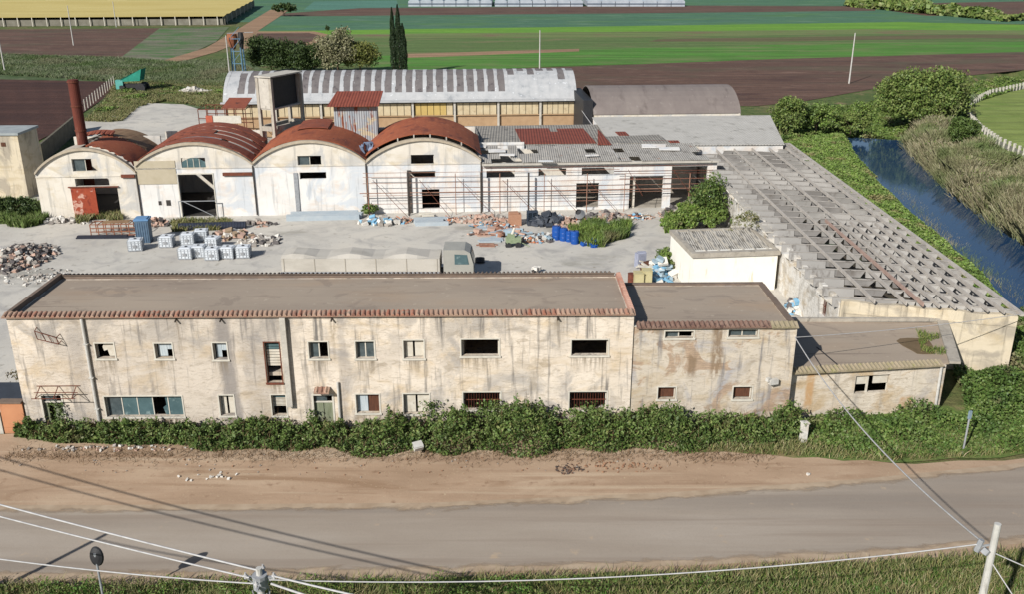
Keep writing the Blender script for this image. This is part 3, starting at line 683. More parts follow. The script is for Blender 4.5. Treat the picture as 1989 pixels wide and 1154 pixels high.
# ================================================================ MIDDLE BLOCK
FB = Frame((6.62, 46.95), (15.5, 47.1)); DB = 6.9; ZB = 6.2
b2 = thing('annex_block', 'two-storey annex with patched plaster and brown tile edge, right of the long block', 'building', (11, 50.3, 0))
r2 = [FB.rect(1292, 644, 1347, 657), FB.rect(1415, 641, 1472, 655), FB.rect(1278, 753, 1312, 776), FB.rect(1424, 752, 1460, 776)]
mb = MB(); mb.wall(FB, FB.L, 0, ZB, .3, r2); mb.fbox(FB, .01, .3, -DB, -.3, 0, ZB); mb.fbox(FB, FB.L - .3, FB.L, -DB, -.3, 0, ZB); mb.fbox(FB, .3, FB.L - .3, -DB, -DB + .3, 0, ZB)
mb.fbox(FB, .3, FB.L - .3, -DB + .3, -.3, 3.2, 3.4)
mb.build('wall', facade2_m, b2)
MB().fbox(FB, .02, FB.L - .02, -DB + .02, -.02, ZB - .2, ZB - .03).build('roof', felt_m, b2)
mb = MB(); mb.fbox(FB, .01, FB.L, -DB, -DB + .3, ZB, ZB + .12); mb.fbox(FB, FB.L - .3, FB.L + .05, -DB + .3, -.3, ZB, ZB + .1); mb.build('parapet', tile_d, b2)
mb = MB(); tile_row(mb, FB(.15, 0, 0), FB(FB.L - 1.4, 0, 0), FB.n, ZB + .16, .1, .5, .21, .14); mb.build('eave_tiles', tile_b, b2)
mb = MB(); tile_row(mb, FB(FB.L - 1.38, 0, 0), FB(FB.L + .1, 0, 0), FB.n, ZB + .14, .08, .5, .21, .14); mb.build('eave_tiles', tile_p, b2, label='paler newer tiles at the corner')
mb = MB(); mb.fbox(FB, .01, FB.L, -.3, .03, ZB, ZB + .05); mb.build('cornice', trim_m, b2)
for i, r in enumerate(r2): win(b2, FB, r, ('halfpane', 'panes', 'brown', 'brown')[i])
s0, zt = FB.hit(1500, 738); mb = MB(); mb.bar(FB(s0 - .35, 0, zt + .1), FB(s0 - .1, .3, zt), .04); mb.cbox(FB(s0, .25, zt), (.5, .25, .3), .3); mb.cbox(FB(s0 - .3, .25, zt + .12), (.22, .2, .2), .6)
tag(mb.build('cable_bracket', wpipe, loc=FB(s0, 0, zt)), 'small white cable bracket box fixed on the patched annex wall', 'bracket')
# narrow brick quoin on the right corner
mb = MB(); mb.fbox(FB, FB.L - .02, FB.L + .06, -.5, .05, .1, ZB - .05); mb.build('corner_quoin', facade2_m, b2)
# ================================================================ LOW SHED ON THE RIGHT
FC = Frame((15.58, 47.75), (25.0, 48.9)); ZC = 3.02
b3 = thing('low_shed', 'low single-storey plaster shed with dark felt roof and a gaping shuttered window', 'shed', (21, 51, 0))
r3 = [FC.rect(1661, 730, 1727, 764)]
mb = MB(); mb.wall(FC, FC.L, 0, ZC, .3, r3)
def quadwall(mb, a, b, z0, z1, th=.3):
    F_ = Frame(a, b); mb.fbox(F_, 0, F_.L, -th, 0, z0, z1); return F_
quadwall(mb, (25.0, 48.95), (27.0, 54.75), 0, ZC); quadwall(mb, (16.0, 55.1), (15.58, 48.1), 0, ZC); quadwall(mb, (26.6, 54.9), (16.0, 55.2), 0, ZC)
mb.build('wall', facade3_m, b3)
mb = MB(); mb.prism([(15.6, 47.9, ZC), (25.2, 49.0, ZC), (27.1, 54.9, ZC + .1), (15.6, 55.1, ZC + .1)], (0, 0, .1)); mb.build('roof', felt_m, b3)
mb = MB(); mb.prism([(25.1, 48.85, ZC + .103), (25.75, 48.8, ZC + .103), (27.7, 55.0, ZC + .2), (27.0, 55.0, ZC + .2)], (0, 0, .14)); mb.build('roof_kerb', conc_m, b3)
mb = MB(); mb.box(15.7, 27.5, 55.02, 55.3, ZC + .2, ZC + .42); mb.build('back_kerb', conc_m, b3)
mb = MB(); tile_row(mb, FC(.05, .05, 0), FC(FC.L - .3, .05, 0), FC.n, ZC + .24, .09, .55, .19, .12); mb.build('eave_tiles', tile_p, b3)
def runs(m, lst, col_, k=.8, off=0):
    global t
    t = NT('tmp'); bpy.data.materials.remove(t.m); t.m = m; t.t = m.node_tree; t.p = t.t.nodes['Principled BSDF']; t.tc = t.t.nodes.new('ShaderNodeTexCoord').outputs['Object']
    c = t.p.inputs['Base Color'].links[0].from_socket; X_, Z_ = t.sep('X'), t.sep('Z'); streak = t.mask(t.noise(1.6, 8, (1.6, 1.6, .8), dist=.6), .36, .52)
    for x, w_, za, zb in lst:
        m_ = t.mul(t.mul(mr(X_, x - off - w_, x - off - w_ * .5), mr(X_, x - off + w_, x - off + w_ * .5)), t.mul(mr(Z_, za, za + .5), mr(Z_, zb + .1, zb - .1)))
        c = t.mix(t.mul(t.mul(m_, streak), k), c, col_)
    t.col(c)
runs(facade2_m, [(FB(FB.hit(1392, 700)[0], 0, 0).x, .42, 2.9, 6.2), (FB(FB.hit(1345, 700)[0], 0, 0).x, .3, 3.0, 4.6)], C(146, 124, 100, K), .85, 11)
runs(facade3_m, [(FC(FC.hit(1572, 760)[0], 0, 0).x, .3, .6, 3.0), (FC(FC.hit(1760, 780)[0], 0, 0).x, .5, .0, 1.1)], C(204, 160, 108, K), .8, 21)
w3 = win(b3, FC, r3[0], 'open', frame=False)
a0, a1, z0, z1 = r3[0]; m_ = (a0 + a1) / 2
for x0, x1 in ((a0 + .06, m_ - .25), (m_ + .1, a1 - .06)): MB().fbox(FC, x0, x1, -.2, -.15, z0 + (z1 - z0) * .48, z1 - .06).build('shutter', shut_w, w3)
MB().fbox(FC, m_ - .3, m_ - .2, -.2, -.1, z0, z1 * .9 + z0 * .1).build('post', shut_w, w3)
mb = MB(); p0 = FC(FC.L - .35, .1, ZC + .1); p1 = FC(FC.L - .3, .1, .3); mb.tube(p1, p0, .08, n=10); mb.build('downpipe', wpipe, b3)
weed_leaf = leafmat('weed_leaf', [C(70, 96, 38), C(110, 132, 60), C(140, 134, 84), C(92, 116, 50)])
P = np.column_stack([scatter([(24.0, 50.1), (25.4, 50.0), (26.4, 53.2), (25.2, 53.6)], 900), np.full(900, ZC + .12)])
P = P[(vnoise(P[:, 0], P[:, 1], 2.2) > .45)]
pt_ = [(24.3 + .9 * math.cos(a) * (1 + .25 * math.sin(3 * a)) , 51.3 + 1.5 * math.sin(a) * (1 + .2 * math.cos(2 * a)), ZC + .145) for a in [i * .45 for i in range(14)]]
mb = MB(); mb.prism(pt_, (0, 0, .02)); mb.build('soil_patch', mat('brown_roof_soil', C(122, 102, 78), C(104, 88, 62), 2), b3)
V, F_ = blades(P, .3, .035, .4); tag(MB().arrays(V, F_).build('roof_weeds', weed_leaf, loc=(25.2, 51.5, ZC + .12)), 'tuft of green weeds growing at the right corner of the low shed roof', 'weeds', kind='stuff')
mb = MB(); mb.tube(FC(3.2, .1, ZC + .1), FC(3.0, -3, ZC + .15), .04, n=6)
tag(mb.build('loose_cable', blk, loc=FC(3.2, 0, ZC + .1)), 'loose dark cable lying across the low shed roof', 'cable')
# ================================================================ SMALL WHITE STORE IN THE YARD
FD = Frame((13.95, 68.7), (21.0, 69.5)); DD = 6.6; ZD = 3.2
b4 = thing('white_store', 'small square cream-white store with a grey corrugated roof sunk behind its concrete rim', 'building', (17.5, 72, 0))
mb = MB(); mb.fbox(FD, .15, FD.L - .15, -.4, -.15, 0, ZD - .15); mb.fbox(FD, .15, .4, -DD, -.4, 0, ZD - .15); mb.fbox(FD, FD.L - .4, FD.L - .15, -DD, -.4, 0, ZD - .15); mb.fbox(FD, .4, FD.L - .4, -DD, -DD + .25, 0, ZD - .15)
mb.build('wall', clean_m, b4)
mb = MB(); mb.fbox(FD, 0, FD.L, -.5, 0, ZD - .15, ZD + .22); mb.fbox(FD, 0, .4, -DD, -.5, ZD - .15, ZD + .22); mb.fbox(FD, FD.L - .2, FD.L, -DD, -.5, ZD - .15, ZD + .22); mb.fbox(FD, .4, FD.L - .2, -DD, -DD + .3, ZD - .15, ZD + .22)
mb.build('roof_rim', conc_m, b4)
mb = MB()
for i in range(13):      # wavy sheets with proud ribs
    x = .5 + i * .5
    mb.hexa([FD(x, -1.0, ZD - .12), FD(x + .5, -1.0, ZD - .12), FD(x + .5, -DD + .32, ZD + .05), FD(x, -DD + .32, ZD + .05), FD(x, -1.0, ZD - .06), FD(x + .5, -1.0, ZD - .06), FD(x + .5, -DD + .32, ZD + .12), FD(x, -DD + .32, ZD + .12)])
    if i % 2 == 0: mb.bar(FD(x, -.9, ZD), FD(x, -DD + .32, ZD + .2), .12, .1)
asb = mat('fibre_cement', C(176, 170, 160), C(198, 192, 180), 1.4, patches=((C(112, 106, 96), 1.6, .54, .66, (1.5, .5, 1)), (C(196, 190, 178), 4, .6, .7)), bump=.3, corr=('X', 5.6))
mb.build('roof', asb, b4)
MB().fbox(FD, .4, FD.L - .2, -1.5, -.5, ZD - .1, ZD - .02).build('roof_gutter_slab', clean_m, b4)
P = crown_pts((19.6, 75.4, 3.9), (1.2, .6, .9), 30, 30, .35)
V, F_ = leaf_quads(P, .14); tag(MB().arrays(V, F_).build('roof_bush', leafmat('olive_leaf', [C(116, 118, 66), C(92, 100, 48), C(138, 128, 88)]), loc=(19.6, 75.4, 3.1)), 'straggly olive bush growing behind the white store roof', 'bush')
# ================================================================ ROOFLESS SHED WITH CONCRETE ROOF GRID
E0, E1 = Vector((21.3, 56.4, 0)), Vector((31.55, 54.0, 0)); NE = 27; PIT = 1.72; ZE = 4.1
b5 = thing('ruined_shed', 'long derelict shed with a bare concrete roof grid along the canal', 'building', (26, 82, 0))
def LE(f, t_): return Vector((21.3 - .5 * t_, 56.4 + 54.0 * t_, 0)).lerp(Vector((31.55 + .6 * t_, 54.0 + 54.6 * t_, 0)), f)
mb = MB()
FG = Frame(E0, E1); mb.wall(FG, FG.L, 0, ZE, .35, [], top=lambda a: ZE + .05 * math.sin(a * 2.1) - .12 * (a / 10))
mb.build('gable_wall', gable_m, b5)
mb = MB(); mb.fbox(FG, .2, FG.L - .1, 0.0, .05, 3.28, 3.34); mb.build('string_course', gable_m, b5)
FL = Frame(LE(0, 1), LE(0, .006)); nb = 31
holes = [FL.rect(1592, 580, 1605, 618)]
hw = holes[0]; print('shed window', [round(x, 2) for x in hw])
mb = MB()
def ltop(a): return ZE - .25 - (.25 if int(a * 2) % 4 == 1 else 0) - .1 * math.sin(a * .7)
mb.wall(FL, FL.L, 0, 3.7, .35, holes, top=ltop); mb.build('side_wall', ruin_m, b5)
win(b5, FL, hw, 'bars', frame=False)
FR = Frame(LE(1, .003), LE(1, 1)); mb = MB(); mb.wall(FR, FR.L, 0, 3.7, .35, [], top=lambda a: 3.75 + .1 * math.sin(a)); mb.build('side_wall', ruin_m, b5)
FK = Frame(LE(1, 1), LE(0, 1)); mb = MB(); mb.fbox(FK, 0, FK.L, -.3, 0, 0, ZE - .3); mb.build('back_wall', ruin_m, b5)
t = NT('grey_precast_beam', .93); c = t.ramp(t.island(), [(0, C(134, 131, 126, K)), (.35, C(156, 153, 148, K)), (.7, C(170, 167, 163, K)), (1, C(118, 114, 110, K))])
c = t.mix(t.mask(t.noise(1.6, 8, (1, 1, .4)), .54, .68), c, C(118, 112, 106, K)); c = t.mix(t.mul(t.mask(t.noise(.12, 4), .5, .62), .7), c, C(192, 188, 182, K)); t.bump(t.noise(8, 6), .4, .03); t.col(c); beam_m = t.m
purl_m = mat('purlin_concrete', C(198, 191, 182), C(172, 164, 155), 2, bump=.2)
flange_m = mat('dirty_flange_concrete', C(184, 178, 170), C(150, 144, 137), 1.4, patches=((C(120, 114, 108), 1.2, .54, .64),))
purl_r = mat('reddish_purlin', C(186, 158, 144), C(164, 138, 126), 2, bump=.2)
for i in range(NE + 1):
    t_ = i / NE * .985 + .008; mb = MB(); a, b = LE(-.035, t_), LE(1.03, t_)
    a.z = b.z = 0; n = 8; th = .07
    # thin precast web between the purlins, slightly cambered and leaning back, each length cut on the slant at its end
    zt = lambda f: ZE + .06 + .12 * math.sin(math.pi * f); cuts = [0, .18, .36, .455, .545, .635, .725, .815, .905, 1.0] if i < 11 else [0, .18, .36, .545, .725, .905, 1.0]
    o = Vector((0, th, 0)); k = Vector((0, .10, 0)); dp_ = .40 + .06 * (i % 3 == 0) + (.22 if i > 10 else 0)
    for f0, f1 in zip(cuts[:-1], cuts[1:]):
        if random.random() < (.03 if i < 24 else .1) and f1 - f0 > .06: 
            dz = dp_ * .35
        else: dz = dp_
        p, q = a.lerp(b, f0), a.lerp(b, f1 - .003); g_ = (0 if f0 == 0 else .16 if i > 10 else min(.42, (f1 - f0) * 10 * .34)) * random.uniform(.6, 1.2); dz = dz + (.2 if f0 == 0 else 0); r_ = q - Vector((g_, 0, 0)); z0, z1 = zt(f0), zt(f1)
        mb.hexa([p + Vector((0, 0, z0 - dz)), r_ + Vector((0, 0, z1 - dz)), r_ + o + Vector((0, 0, z1 - dz)), p + o + Vector((0, 0, z0 - dz)),
                 p + k + Vector((0, 0, z0)), q + k + Vector((0, 0, z1)), q + k + o + Vector((0, 0, z1)), p + k + o + Vector((0, 0, z0))])
        mb.hexa([a.lerp(b, f_) + y_ + Vector((0, 0, z_)) for f_, y_, z_ in ((f0, k - Vector((0, .05, 0)), z0 + .002), (f1, k - Vector((0, .05, 0)), z1 + .002), (f1, k + o * 1.6, z1 + .002), (f0, k + o * 1.6, z0 + .002),
                 (f0, k - Vector((0, .05, 0)), z0 + .05), (f1, k - Vector((0, .05, 0)), z1 + .05), (f1, k + o * 1.6, z1 + .05), (f0, k + o * 1.6, z0 + .05))], 1)
    mb.build('roof_beam', [beam_m, flange_m], b5)
pf = [0.0, .2, .4, .52, .64, .76, .88, 1.0]
for k_, f in enumerate([.18, .36, .455, .545, .635, .725, .815, .905]):
    far = 0.36 if k_ in (2, 4, 6) else 1.0
    mb = MB(); a, b = LE(f, -.006), LE(f, far * .99); a.z = b.z = ZE + .2 + .1 * math.sin(math.pi * f); mb.bar(a, b, .09, .26)
    mb.build('purlin', purl_r if k_ in (2,) else purl_m, b5)
mb = MB(); a, b = LE(1.02, 0), LE(1.02, 1); a.z = b.z = ZE + .02; mb.bar(a, b, .25, .2)
mb.build('edge_beam', purl_m, b5)
for i in range(15):
    p = LE(-.02, .3 + .7 * i / 15); q = LE(-.02, .3 + .7 * (i + .93) / 15); p.z = q.z = ZE - .08 - random.uniform(0, .08); MB().bar(p, q, .5 + random.uniform(0, .25), .1).build('eave_slab', conc_l, b5)
for i in range(NE):      # bracket ends left sticking out over the yard side
    p = LE(-.01, (i + .5) / NE); p.z = ZE - .35 - random.uniform(0, .12)
    MB().prism([p + Vector((.1, -.16, .25)), p + Vector((-.5 - random.uniform(0, .25), -.16, .2)), p + Vector((.1, -.16, -.45))], (0, .3, 0)).build('bracket', ruin_m, b5)
mb = MB(); mb.prism([LE(.03, .01) + Vector((0, 0, .12)), LE(.97, .01) + Vector((0, 0, .12)), LE(.97, .99) + Vector((0, 0, .12)), LE(.03, .99) + Vector((0, 0, .12))], (0, 0, .04)); mb.build('floor', mat('shade_dark_earth', C(84, 76, 64), C(60, 54, 46), 1.0, patches=((C(58, 78, 40), .5, .56, .64),)), b5)  # earth coloured dark so the gaps in the grid read as shade
# ================================================================ VAULTED WORKSHOPS
e1 = Vector((43.6, 3.1, 0)).normalized()
V0 = Vector((-46.9, 90.15, 0))
FV = Frame(V0, V0 + e1 * 68.0)
def S(u, v): return FV.hit(u, v)[0]
bounds = [0.0, S(276, 415), S(500, 412), S(716, 411), S(936, 410)]
print('bays', [round(b, 2) for b in bounds])
rust_roof = mat('rust_sheet_roof', C(170, 96, 64), C(152, 82, 56), .8, sc=(1, .4, 1), rough=.85, patches=((C(122, 66, 52), .6, .52, .64, (1, .5, 1)), (C(184, 118, 84), 1.6, .58, .68), (C(104, 62, 54), 1.0, .62, .68, (2, .4, 1))), corr=('Y', 4))
rust_dark = mat('dark_rust_sheet', C(152, 84, 62), C(128, 70, 54), 1, rough=.85, patches=((C(140, 82, 66), .6, .55, .66), (C(70, 44, 42), 1.2, .6, .68)), corr=('Y', 4))
sheet_br = mat('brown_bent_sheet', C(158, 128, 96), C(136, 106, 80), .8, rough=.8, patches=((C(120, 84, 64), 1.2, .56, .66),))
gutter_m = mat('dark_downpipe', C(70, 66, 62, K), C(92, 84, 78, K), 3)
def arc(s0, s1, zs, rise, n=20):
    return [(s0 + (s1 - s0) * i / n, zs + rise * (1 - (2 * i / n - 1) ** 2) ** .9) for i in range(n + 1)]
DV = 10.5
ZS = [4.7, 5.35, 5.4, 5.4]; RI = [2.35, 2.1, 2.1, 2.15]
opens = [[(140, 308, 189, 332, 'halfpane'), (146, 346, 212, 361, 'open'), (143, 363, 232, 421, 'gate')],
         [(352, 306, 399, 325, 'fan'), (350, 338, 417, 420, 'big')],
         [(578, 302, 624, 320, 'halfpane'), (582, 334, 634, 347, 'open')],
         [(798, 300, 843, 318, 'open'), (796, 332, 846, 345, 'open'), (820, 367, 854, 408, 'big')]]
vlab = ['leftmost vaulted workshop with collapsed rust roof and red sliding gate', 'second vaulted workshop from the left with striped broken rust roof and tall dark doorway',
        'third vaulted workshop with complete rust roof and no door', 'right-hand vaulted workshop with raised rust roof showing a black gap over its arch']
vaults = []
for i in range(4):
    s0, s1 = bounds[i], bounds[i + 1]; zs, ri = ZS[i], RI[i]; mid = (s0 + s1) / 2
    b = thing('vaulted_workshop', vlab[i], 'workshop', FV(mid, -DV / 2, 0), 'row of vaulted workshops'); vaults.append(b)
    rs = [FV.rect(*o[:4]) for o in opens[i]]
    for r, o in zip(rs, opens[i]):
        if o[4] in ('gate', 'big') and not (i == 3): r[2] = .02
        if i == 3 and o[4] == 'big': r[2] = .5
    lo = [r for r in rs if r[3] < zs - .25]; hi = [r for r in rs if r not in lo]
    mb = MB(); mb.wall(FV, s1 - .004, 0, zs - .2, .3, lo, a_0=s0 + .004)
    wallm = [vault_m, white_m, white_m, white_m][i]
    mb.build('wall', wallm, b)
    # rounded gable above: strip cells under the arch, skipping the window
    mb = MB(); A = arc(s0 + .02, s1 - .02, zs, ri, 22)
    xs_ = sorted(set([a for a, z in A] + [r[0] for r in hi] + [r[1] for r in hi]))
    zat = lambda x: float(np.interp(x, [a for a, z in A], [z for a, z in A]))
    for x0, x1 in zip(xs_[:-1], xs_[1:]):
        hh = [r for r in hi if r[0] <= (x0 + x1) / 2 <= r[1]]
        segs = [(zs - .2, hh[0][2], hh[0][2]), (hh[0][3], zat(x0), zat(x1))] if hh else [(zs - .2, zat(x0), zat(x1))]
        for zb, za_, zc in segs:
            mb.hexa([FV(x0, 0, zb), FV(x1, 0, zb), FV(x1, -.3, zb), FV(x0, -.3, zb), FV(x0, 0, za_), FV(x1, 0, zc), FV(x1, -.3, zc), FV(x0, -.3, za_)])
    mb.build('arched_gable', vault_m, b)
    mb = MB(); mb.fbox(FV, s0 + .01, s1 - .01, 0, .06, zs - .32, zs - .2); mb.build('string_course', vault_m if i else wallm, b)
    # raised rim of the arch
    mb = MB()
    for (a, z), (a2, z2) in zip(A[:-1], A[1:]):
        mb.hexa([FV(a, .22, z - .02), FV(a2, .22, z2 - .02), FV(a2, -.35, z2 - .02), FV(a, -.35, z - .02), FV(a, .22, z + .22), FV(a2, .22, z2 + .22), FV(a2, -.35, z2 + .22), FV(a, -.35, z + .22)])
    mb.build('arch_rim', mat('arch_rim_plaster', C(206, 192, 170, K), C(178, 164, 144, K), 2, bump=.3), b)
    # side and back walls
    mb = MB()
    if i == 0: mb.fbox(FV, s0, s0 + .3, -DV, -.3, 0, zs)
    mb.fbox(FV, s1 - .3, s1, -DV, -.3, 0, zs); mb.fbox(FV, s0 + .3, s1 - .3, -DV, -DV + .3, 0, zs + ri * .75); mb.build('side_wall', vault_m, b)
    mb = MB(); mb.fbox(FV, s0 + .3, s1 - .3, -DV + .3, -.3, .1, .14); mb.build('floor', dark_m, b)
    # roof shell pieces: (depth0, depth1, fraction0, fraction1, lift0, material)
    def shell(name, d0, d1, f0, f1, lift, mt, th=.06, label=None, n=18, tilt=0, ragged=0):
        mb = MB(); pts = []
        for j in range(n + 1):
            f = f0 + (f1 - f0) * j / n; x = s0 - .05 + (s1 - s0 + .1) * f
            z = zs + ri * max(0, 1 - (2 * f - 1) ** 2) ** .9 + lift + .22; pts.append((x, z))
        for j, ((x, z), (x2, z2)) in enumerate(zip(pts[:-1], pts[1:])):
            ra, rb = (ragged * math.sin(j * 2.3), ragged * math.sin(j * 2.3 + 2.3))
            mb.hexa([FV(x, -d0 + ra, z + tilt * 0), FV(x2, -d0 + rb, z2), FV(x2, -d1, z2 + tilt), FV(x, -d1, z + tilt), FV(x, -d0 + ra, z + th), FV(x2, -d0 + rb, z2 + th), FV(x2, -d1, z2 + th + tilt), FV(x, -d1, z + th + tilt)])
        return mb.build(name, mt, b, smooth=False, label=label)
    if i == 3:
        shell('roof', .45, DV + .3, 0, 1, .3, rust_roof, ragged=.03)
        mb = MB()
        for f in (.28, .42, .56, .7, .83):
            x = s0 + (s1 - s0) * f; z = zs + ri * (1 - (2 * f - 1) ** 2) ** .9; mb.fbox(FV, x - .06, x + .06, -.6, -.45, z + .2, z + .54)
        mb.build('roof_post', conc_l, b)
    elif i == 2:
        shell('roof', .2, DV, 0, 1, .03, rust_roof, ragged=.04); shell('roof_patch', DV * .55, DV + .6, .33, .62, .2, rust_dark)
    elif i == 1:
        shell('roof', .15, 2.3, 0.0, 1, .04, rust_dark, label='front strip of the striped roof', ragged=.1)
        shell('roof', 2.9, 4.4, .03, 1, .06, rust_dark, ragged=.12); shell('roof', 4.5, 6.1, .0, .6, .1, rust_dark, ragged=.1); shell('roof', 4.9, 6.1, .62, 1, .06, rust_dark)
        shell('roof', 6.6, 8.2, .05, 1, .08, rust_dark, ragged=.14); shell('roof', 8.5, DV, 0, .97, .1, rust_dark, ragged=.1)
        shell('white_strip', 2.3, 2.85, .76, .97, .0, trim_m); shell('white_strip', 4.42, 4.85, .6, .96, .02, trim_m); shell('white_strip', 6.15, 6.55, .55, .9, .02, trim_m); shell('grey_strip', 2.32, 2.88, .35, .7, -.02, steel_g)
    else:
        shell('roof', .5, 6.0, .52, .99, .06, rust_roof, ragged=.25)
        shell('bent_sheet', 6.2, DV + 1, .45, .97, .05, sheet_br, ragged=.35, tilt=-.3)
        shell('bent_sheet', 5.6, 6.6, .32, .62, .28, rust_dark, ragged=.3, tilt=.25)
        shell('slab_roof', .3, 3.0, .02, .47, -.08, mat('pale_slab_roof', C(196, 186, 172), C(172, 162, 148), 1.5, bump=.3), ragged=.2)
        mb = MB()
        for k in range(5):      # charred rafters in the hole
            d = 3.4 + k * 1.1; P_ = arc(s0, s1, zs, ri, 10)[1:7]
            for (x, z), (x2, z2) in zip(P_[:-1], P_[1:]): mb.bar(FV(x, -d, z), FV(x2, -d, z2), .12)
        mb.build('rafters', gutter_m, b)
    # openings
    for r, o in zip(rs, opens[i]):
        a0, a1, z0, z1 = r
        if o[4] in ('halfpane', 'open'): win(b, FV, r, o[4], frame=False)
        elif o[4] == 'fan':
            mb = MB(); n = 10; P_ = [(a0 + (a1 - a0) * j / n, z0 + (z1 - z0) * (.55 + .45 * math.sin(math.pi * j / n))) for j in range(n + 1)]
            mb.prism([FV(x, -.06, z) for x, z in [(a0, z0), (a1, z0)] + P_[::-1]], FV.n * -.03); w_ = mb.build('window', glass_b, b)
            mb = MB()
            for j in range(1, 4): x = a0 + (a1 - a0) * j / 4; MB().bar(FV(x, -.04, z0), FV(x, -.04, z1 - .1), .05).build('mullion', trim_m, w_)
        elif o[4] == 'gate':
            gm_ = mat('flaking_red_gate', C(178, 84, 56, K), C(150, 66, 46, K), 2.4, patches=((C(214, 170, 152, K), 1.6, .55, .6), (C(126, 52, 40, K), .9, .58, .64)))
            m_ = a0 + (a1 - a0) * .5
            MB().fbox(FV, a0 - .05, m_ - .35, .05, .12, .05, z1).build('gate_leaf', gm_, b)
            MB().fbox(FV, m_ - .34, m_ + .12, .14, .2, .05, z1).build('gate_leaf', gm_, b, label='second flaking red leaf, pushed in front')
            MB().fbox(FV, a0 - .25, a1 + .15, .02, .2, z1, z1 + .1).build('gate_rail', rust_m, b)
        elif o[4] == 'big' and i == 1:
            MB().fbox(FV, a0, a1, -.28, -.2, 0, .01)
            mb = MB(); z = 1.85
            mb.bar(FV(a0 - .1, .5, z), FV(a1 + .3, .5, z), .07); mb.bar(FV(a1 + .25, .5, z), FV(a1 + .25, .5, 0), .07); mb.bar(FV(a0 - .1, .5, z), FV(a0 - .1, .5, 0), .07)
            mb.bar(FV(a0 + .35, .5, z), FV(a1 - .2, .5, .3), .06)
            mb.build('barrier_frame', steel_g, b)
            mb = MB(); mb.fbox(FV, a0 - .1, a0, -.1, .05, 0, z1); mb.fbox(FV, a1, a1 + .1, -.1, .05, 0, z1); mb.fbox(FV, a0 - .1, a1 + .1, -.1, .05, z1, z1 + .12); mb.build('door_frame', trim_m, b)
    mb = MB(); mb.tube(FV(s1 - .02, .1, .2), FV(s1 - .02, .1, zs - .1), .07, n=8)
    mb.build('downpipe', gutter_m, b)
    if i == 1:      # lintel strips and two small square holes, their shade painted as dark plates
        mb = MB()
        for u0, v0, u1, v1 in ((308, 390, 314, 398), (323, 388, 332, 399)):
            r = FV.rect(u0, v0, u1, v1); MB().fbox(FV, r[0], r[1], 0, .015, r[2], r[3]).build('dark_hole_plate', dark_m, b)
        r = FV.rect(433, 334, 490, 340); MB().fbox(FV, r[0], r[1], 0, .2, r[2], r[3]).build('rust_lintel', rust_m, b)
        r = FV.rect(263, 312, 342, 357); MB().fbox(FV, r[0], r[1], .0, .06, r[2], r[3]).build('blank_signboard', mat('blank_board', C(206, 194, 170, K), C(194, 182, 156, K), 1.5), b)
    if i == 0:
        r = FV.rect(236, 338, 262, 344); MB().fbox(FV, r[0], r[1], 0, .2, r[2], r[3]).build('rust_lintel', rust_m, b)
    if i == 2:
        r = FV.rect(573, 335, 581, 415); mb = MB(); mb.fbox(FV, r[0], r[1], 0, .1, .1, r[3]); mb.build('slot_post', steel_g, b)
    if i == 3:
        r = FV.rect(792, 330, 799, 412); mb = MB(); mb.fbox(FV, r[0], r[1], 0, .14, .1, r[3]); mb.build('slot_post', gutter_m, b)
# ---- flat-fronted range to the right
s0, s1 = bounds[4], S(1386, 408)
b6 = thing('whitewashed_range', 'low white range with broken grey corrugated roof and dark garage openings, right of the vaults', 'workshop', FV((s0 + s1) / 2, -4, 0))
og = [(945, 331, 1000, 345, 'w'), (1046, 327, 1100, 341, 'w'), (1130, 325, 1193, 339, 'w'), (1119, 355, 1163, 403, 'd'), (1222, 342, 1287, 412, 'g'), (1303, 322, 1372, 408, 'g')]
rs = [FV.rect(*o[:4]) for o in og]
for r, o in zip(rs, og):
    if o[4] != 'w': r[2] = .02 if o[4] == 'g' else .3
ZF = 5.0
rs[5][3] = min(rs[5][3], ZF - .3)
mb = MB(); mb.wall(FV, s1, 0, ZF, .3, rs, a_0=s0 + .004); mb.build('wall', white_m, b6)
mb = MB(); mb.fbox(FV, s0, s0 + .2, -7.5, -.3, 0, ZF - .2); mb.fbox(FV, s0 + .2, s1, -7.7, -7.5, 0, ZF); mb.fbox(FV, s1 - 8.6, s1 - 8.4, -7.5, -.3, 0, ZF - .5); mb.build('inner_wall', vault_m, b6)
mb = MB(); mb.fbox(FV, s0, s1, -7.5, -.3, .09, .13); mb.build('floor', conc_m, b6)
mb = MB(); mb.fbox(FV, s0 + .05, s1, 0, .5, ZF - .05, ZF + .14); mb.build('eaves_beam', conc_l, b6)
mb = MB(); a0, a1, z0, z1 = rs[4]
sb = mat('old_corrugated_sheet', C(164, 159, 152), C(184, 179, 170), .8, sc=(1, .4, 1), patches=((C(132, 127, 120), 1.0, .55, .66), (C(204, 200, 192), 1.6, .6, .67), (C(160, 120, 100), .8, .64, .7)), bump=.3, corr=('X', 4.5))
def rsheet(mb, x0, x1, d0, d1, z0, z1, th=.05): mb.hexa([FV(x0, -d0, z0), FV(x1, -d0, z0), FV(x1, -d1, z1), FV(x0, -d1, z1), FV(x0, -d0, z0 + th), FV(x1, -d0, z0 + th), FV(x1, -d1, z1 + th), FV(x0, -d1, z1 + th)])
mb = MB(); x = s0 + .05
random.seed(11)
while x < s1 - .9:
    for k in range(4):
        if random.random() < (.3 if x < s0 + 5 else .05): continue
        d0 = -.35 + k * 1.9; rsheet(mb, x + .01, x + 1.0, d0, d0 + 1.98, ZF + .17 + k * .05 + random.uniform(0, .05), ZF + .23 + k * .05 + random.uniform(0, .05), .03)
    x += 1.02
mb.build('roof', sb, b6)
mb = MB()
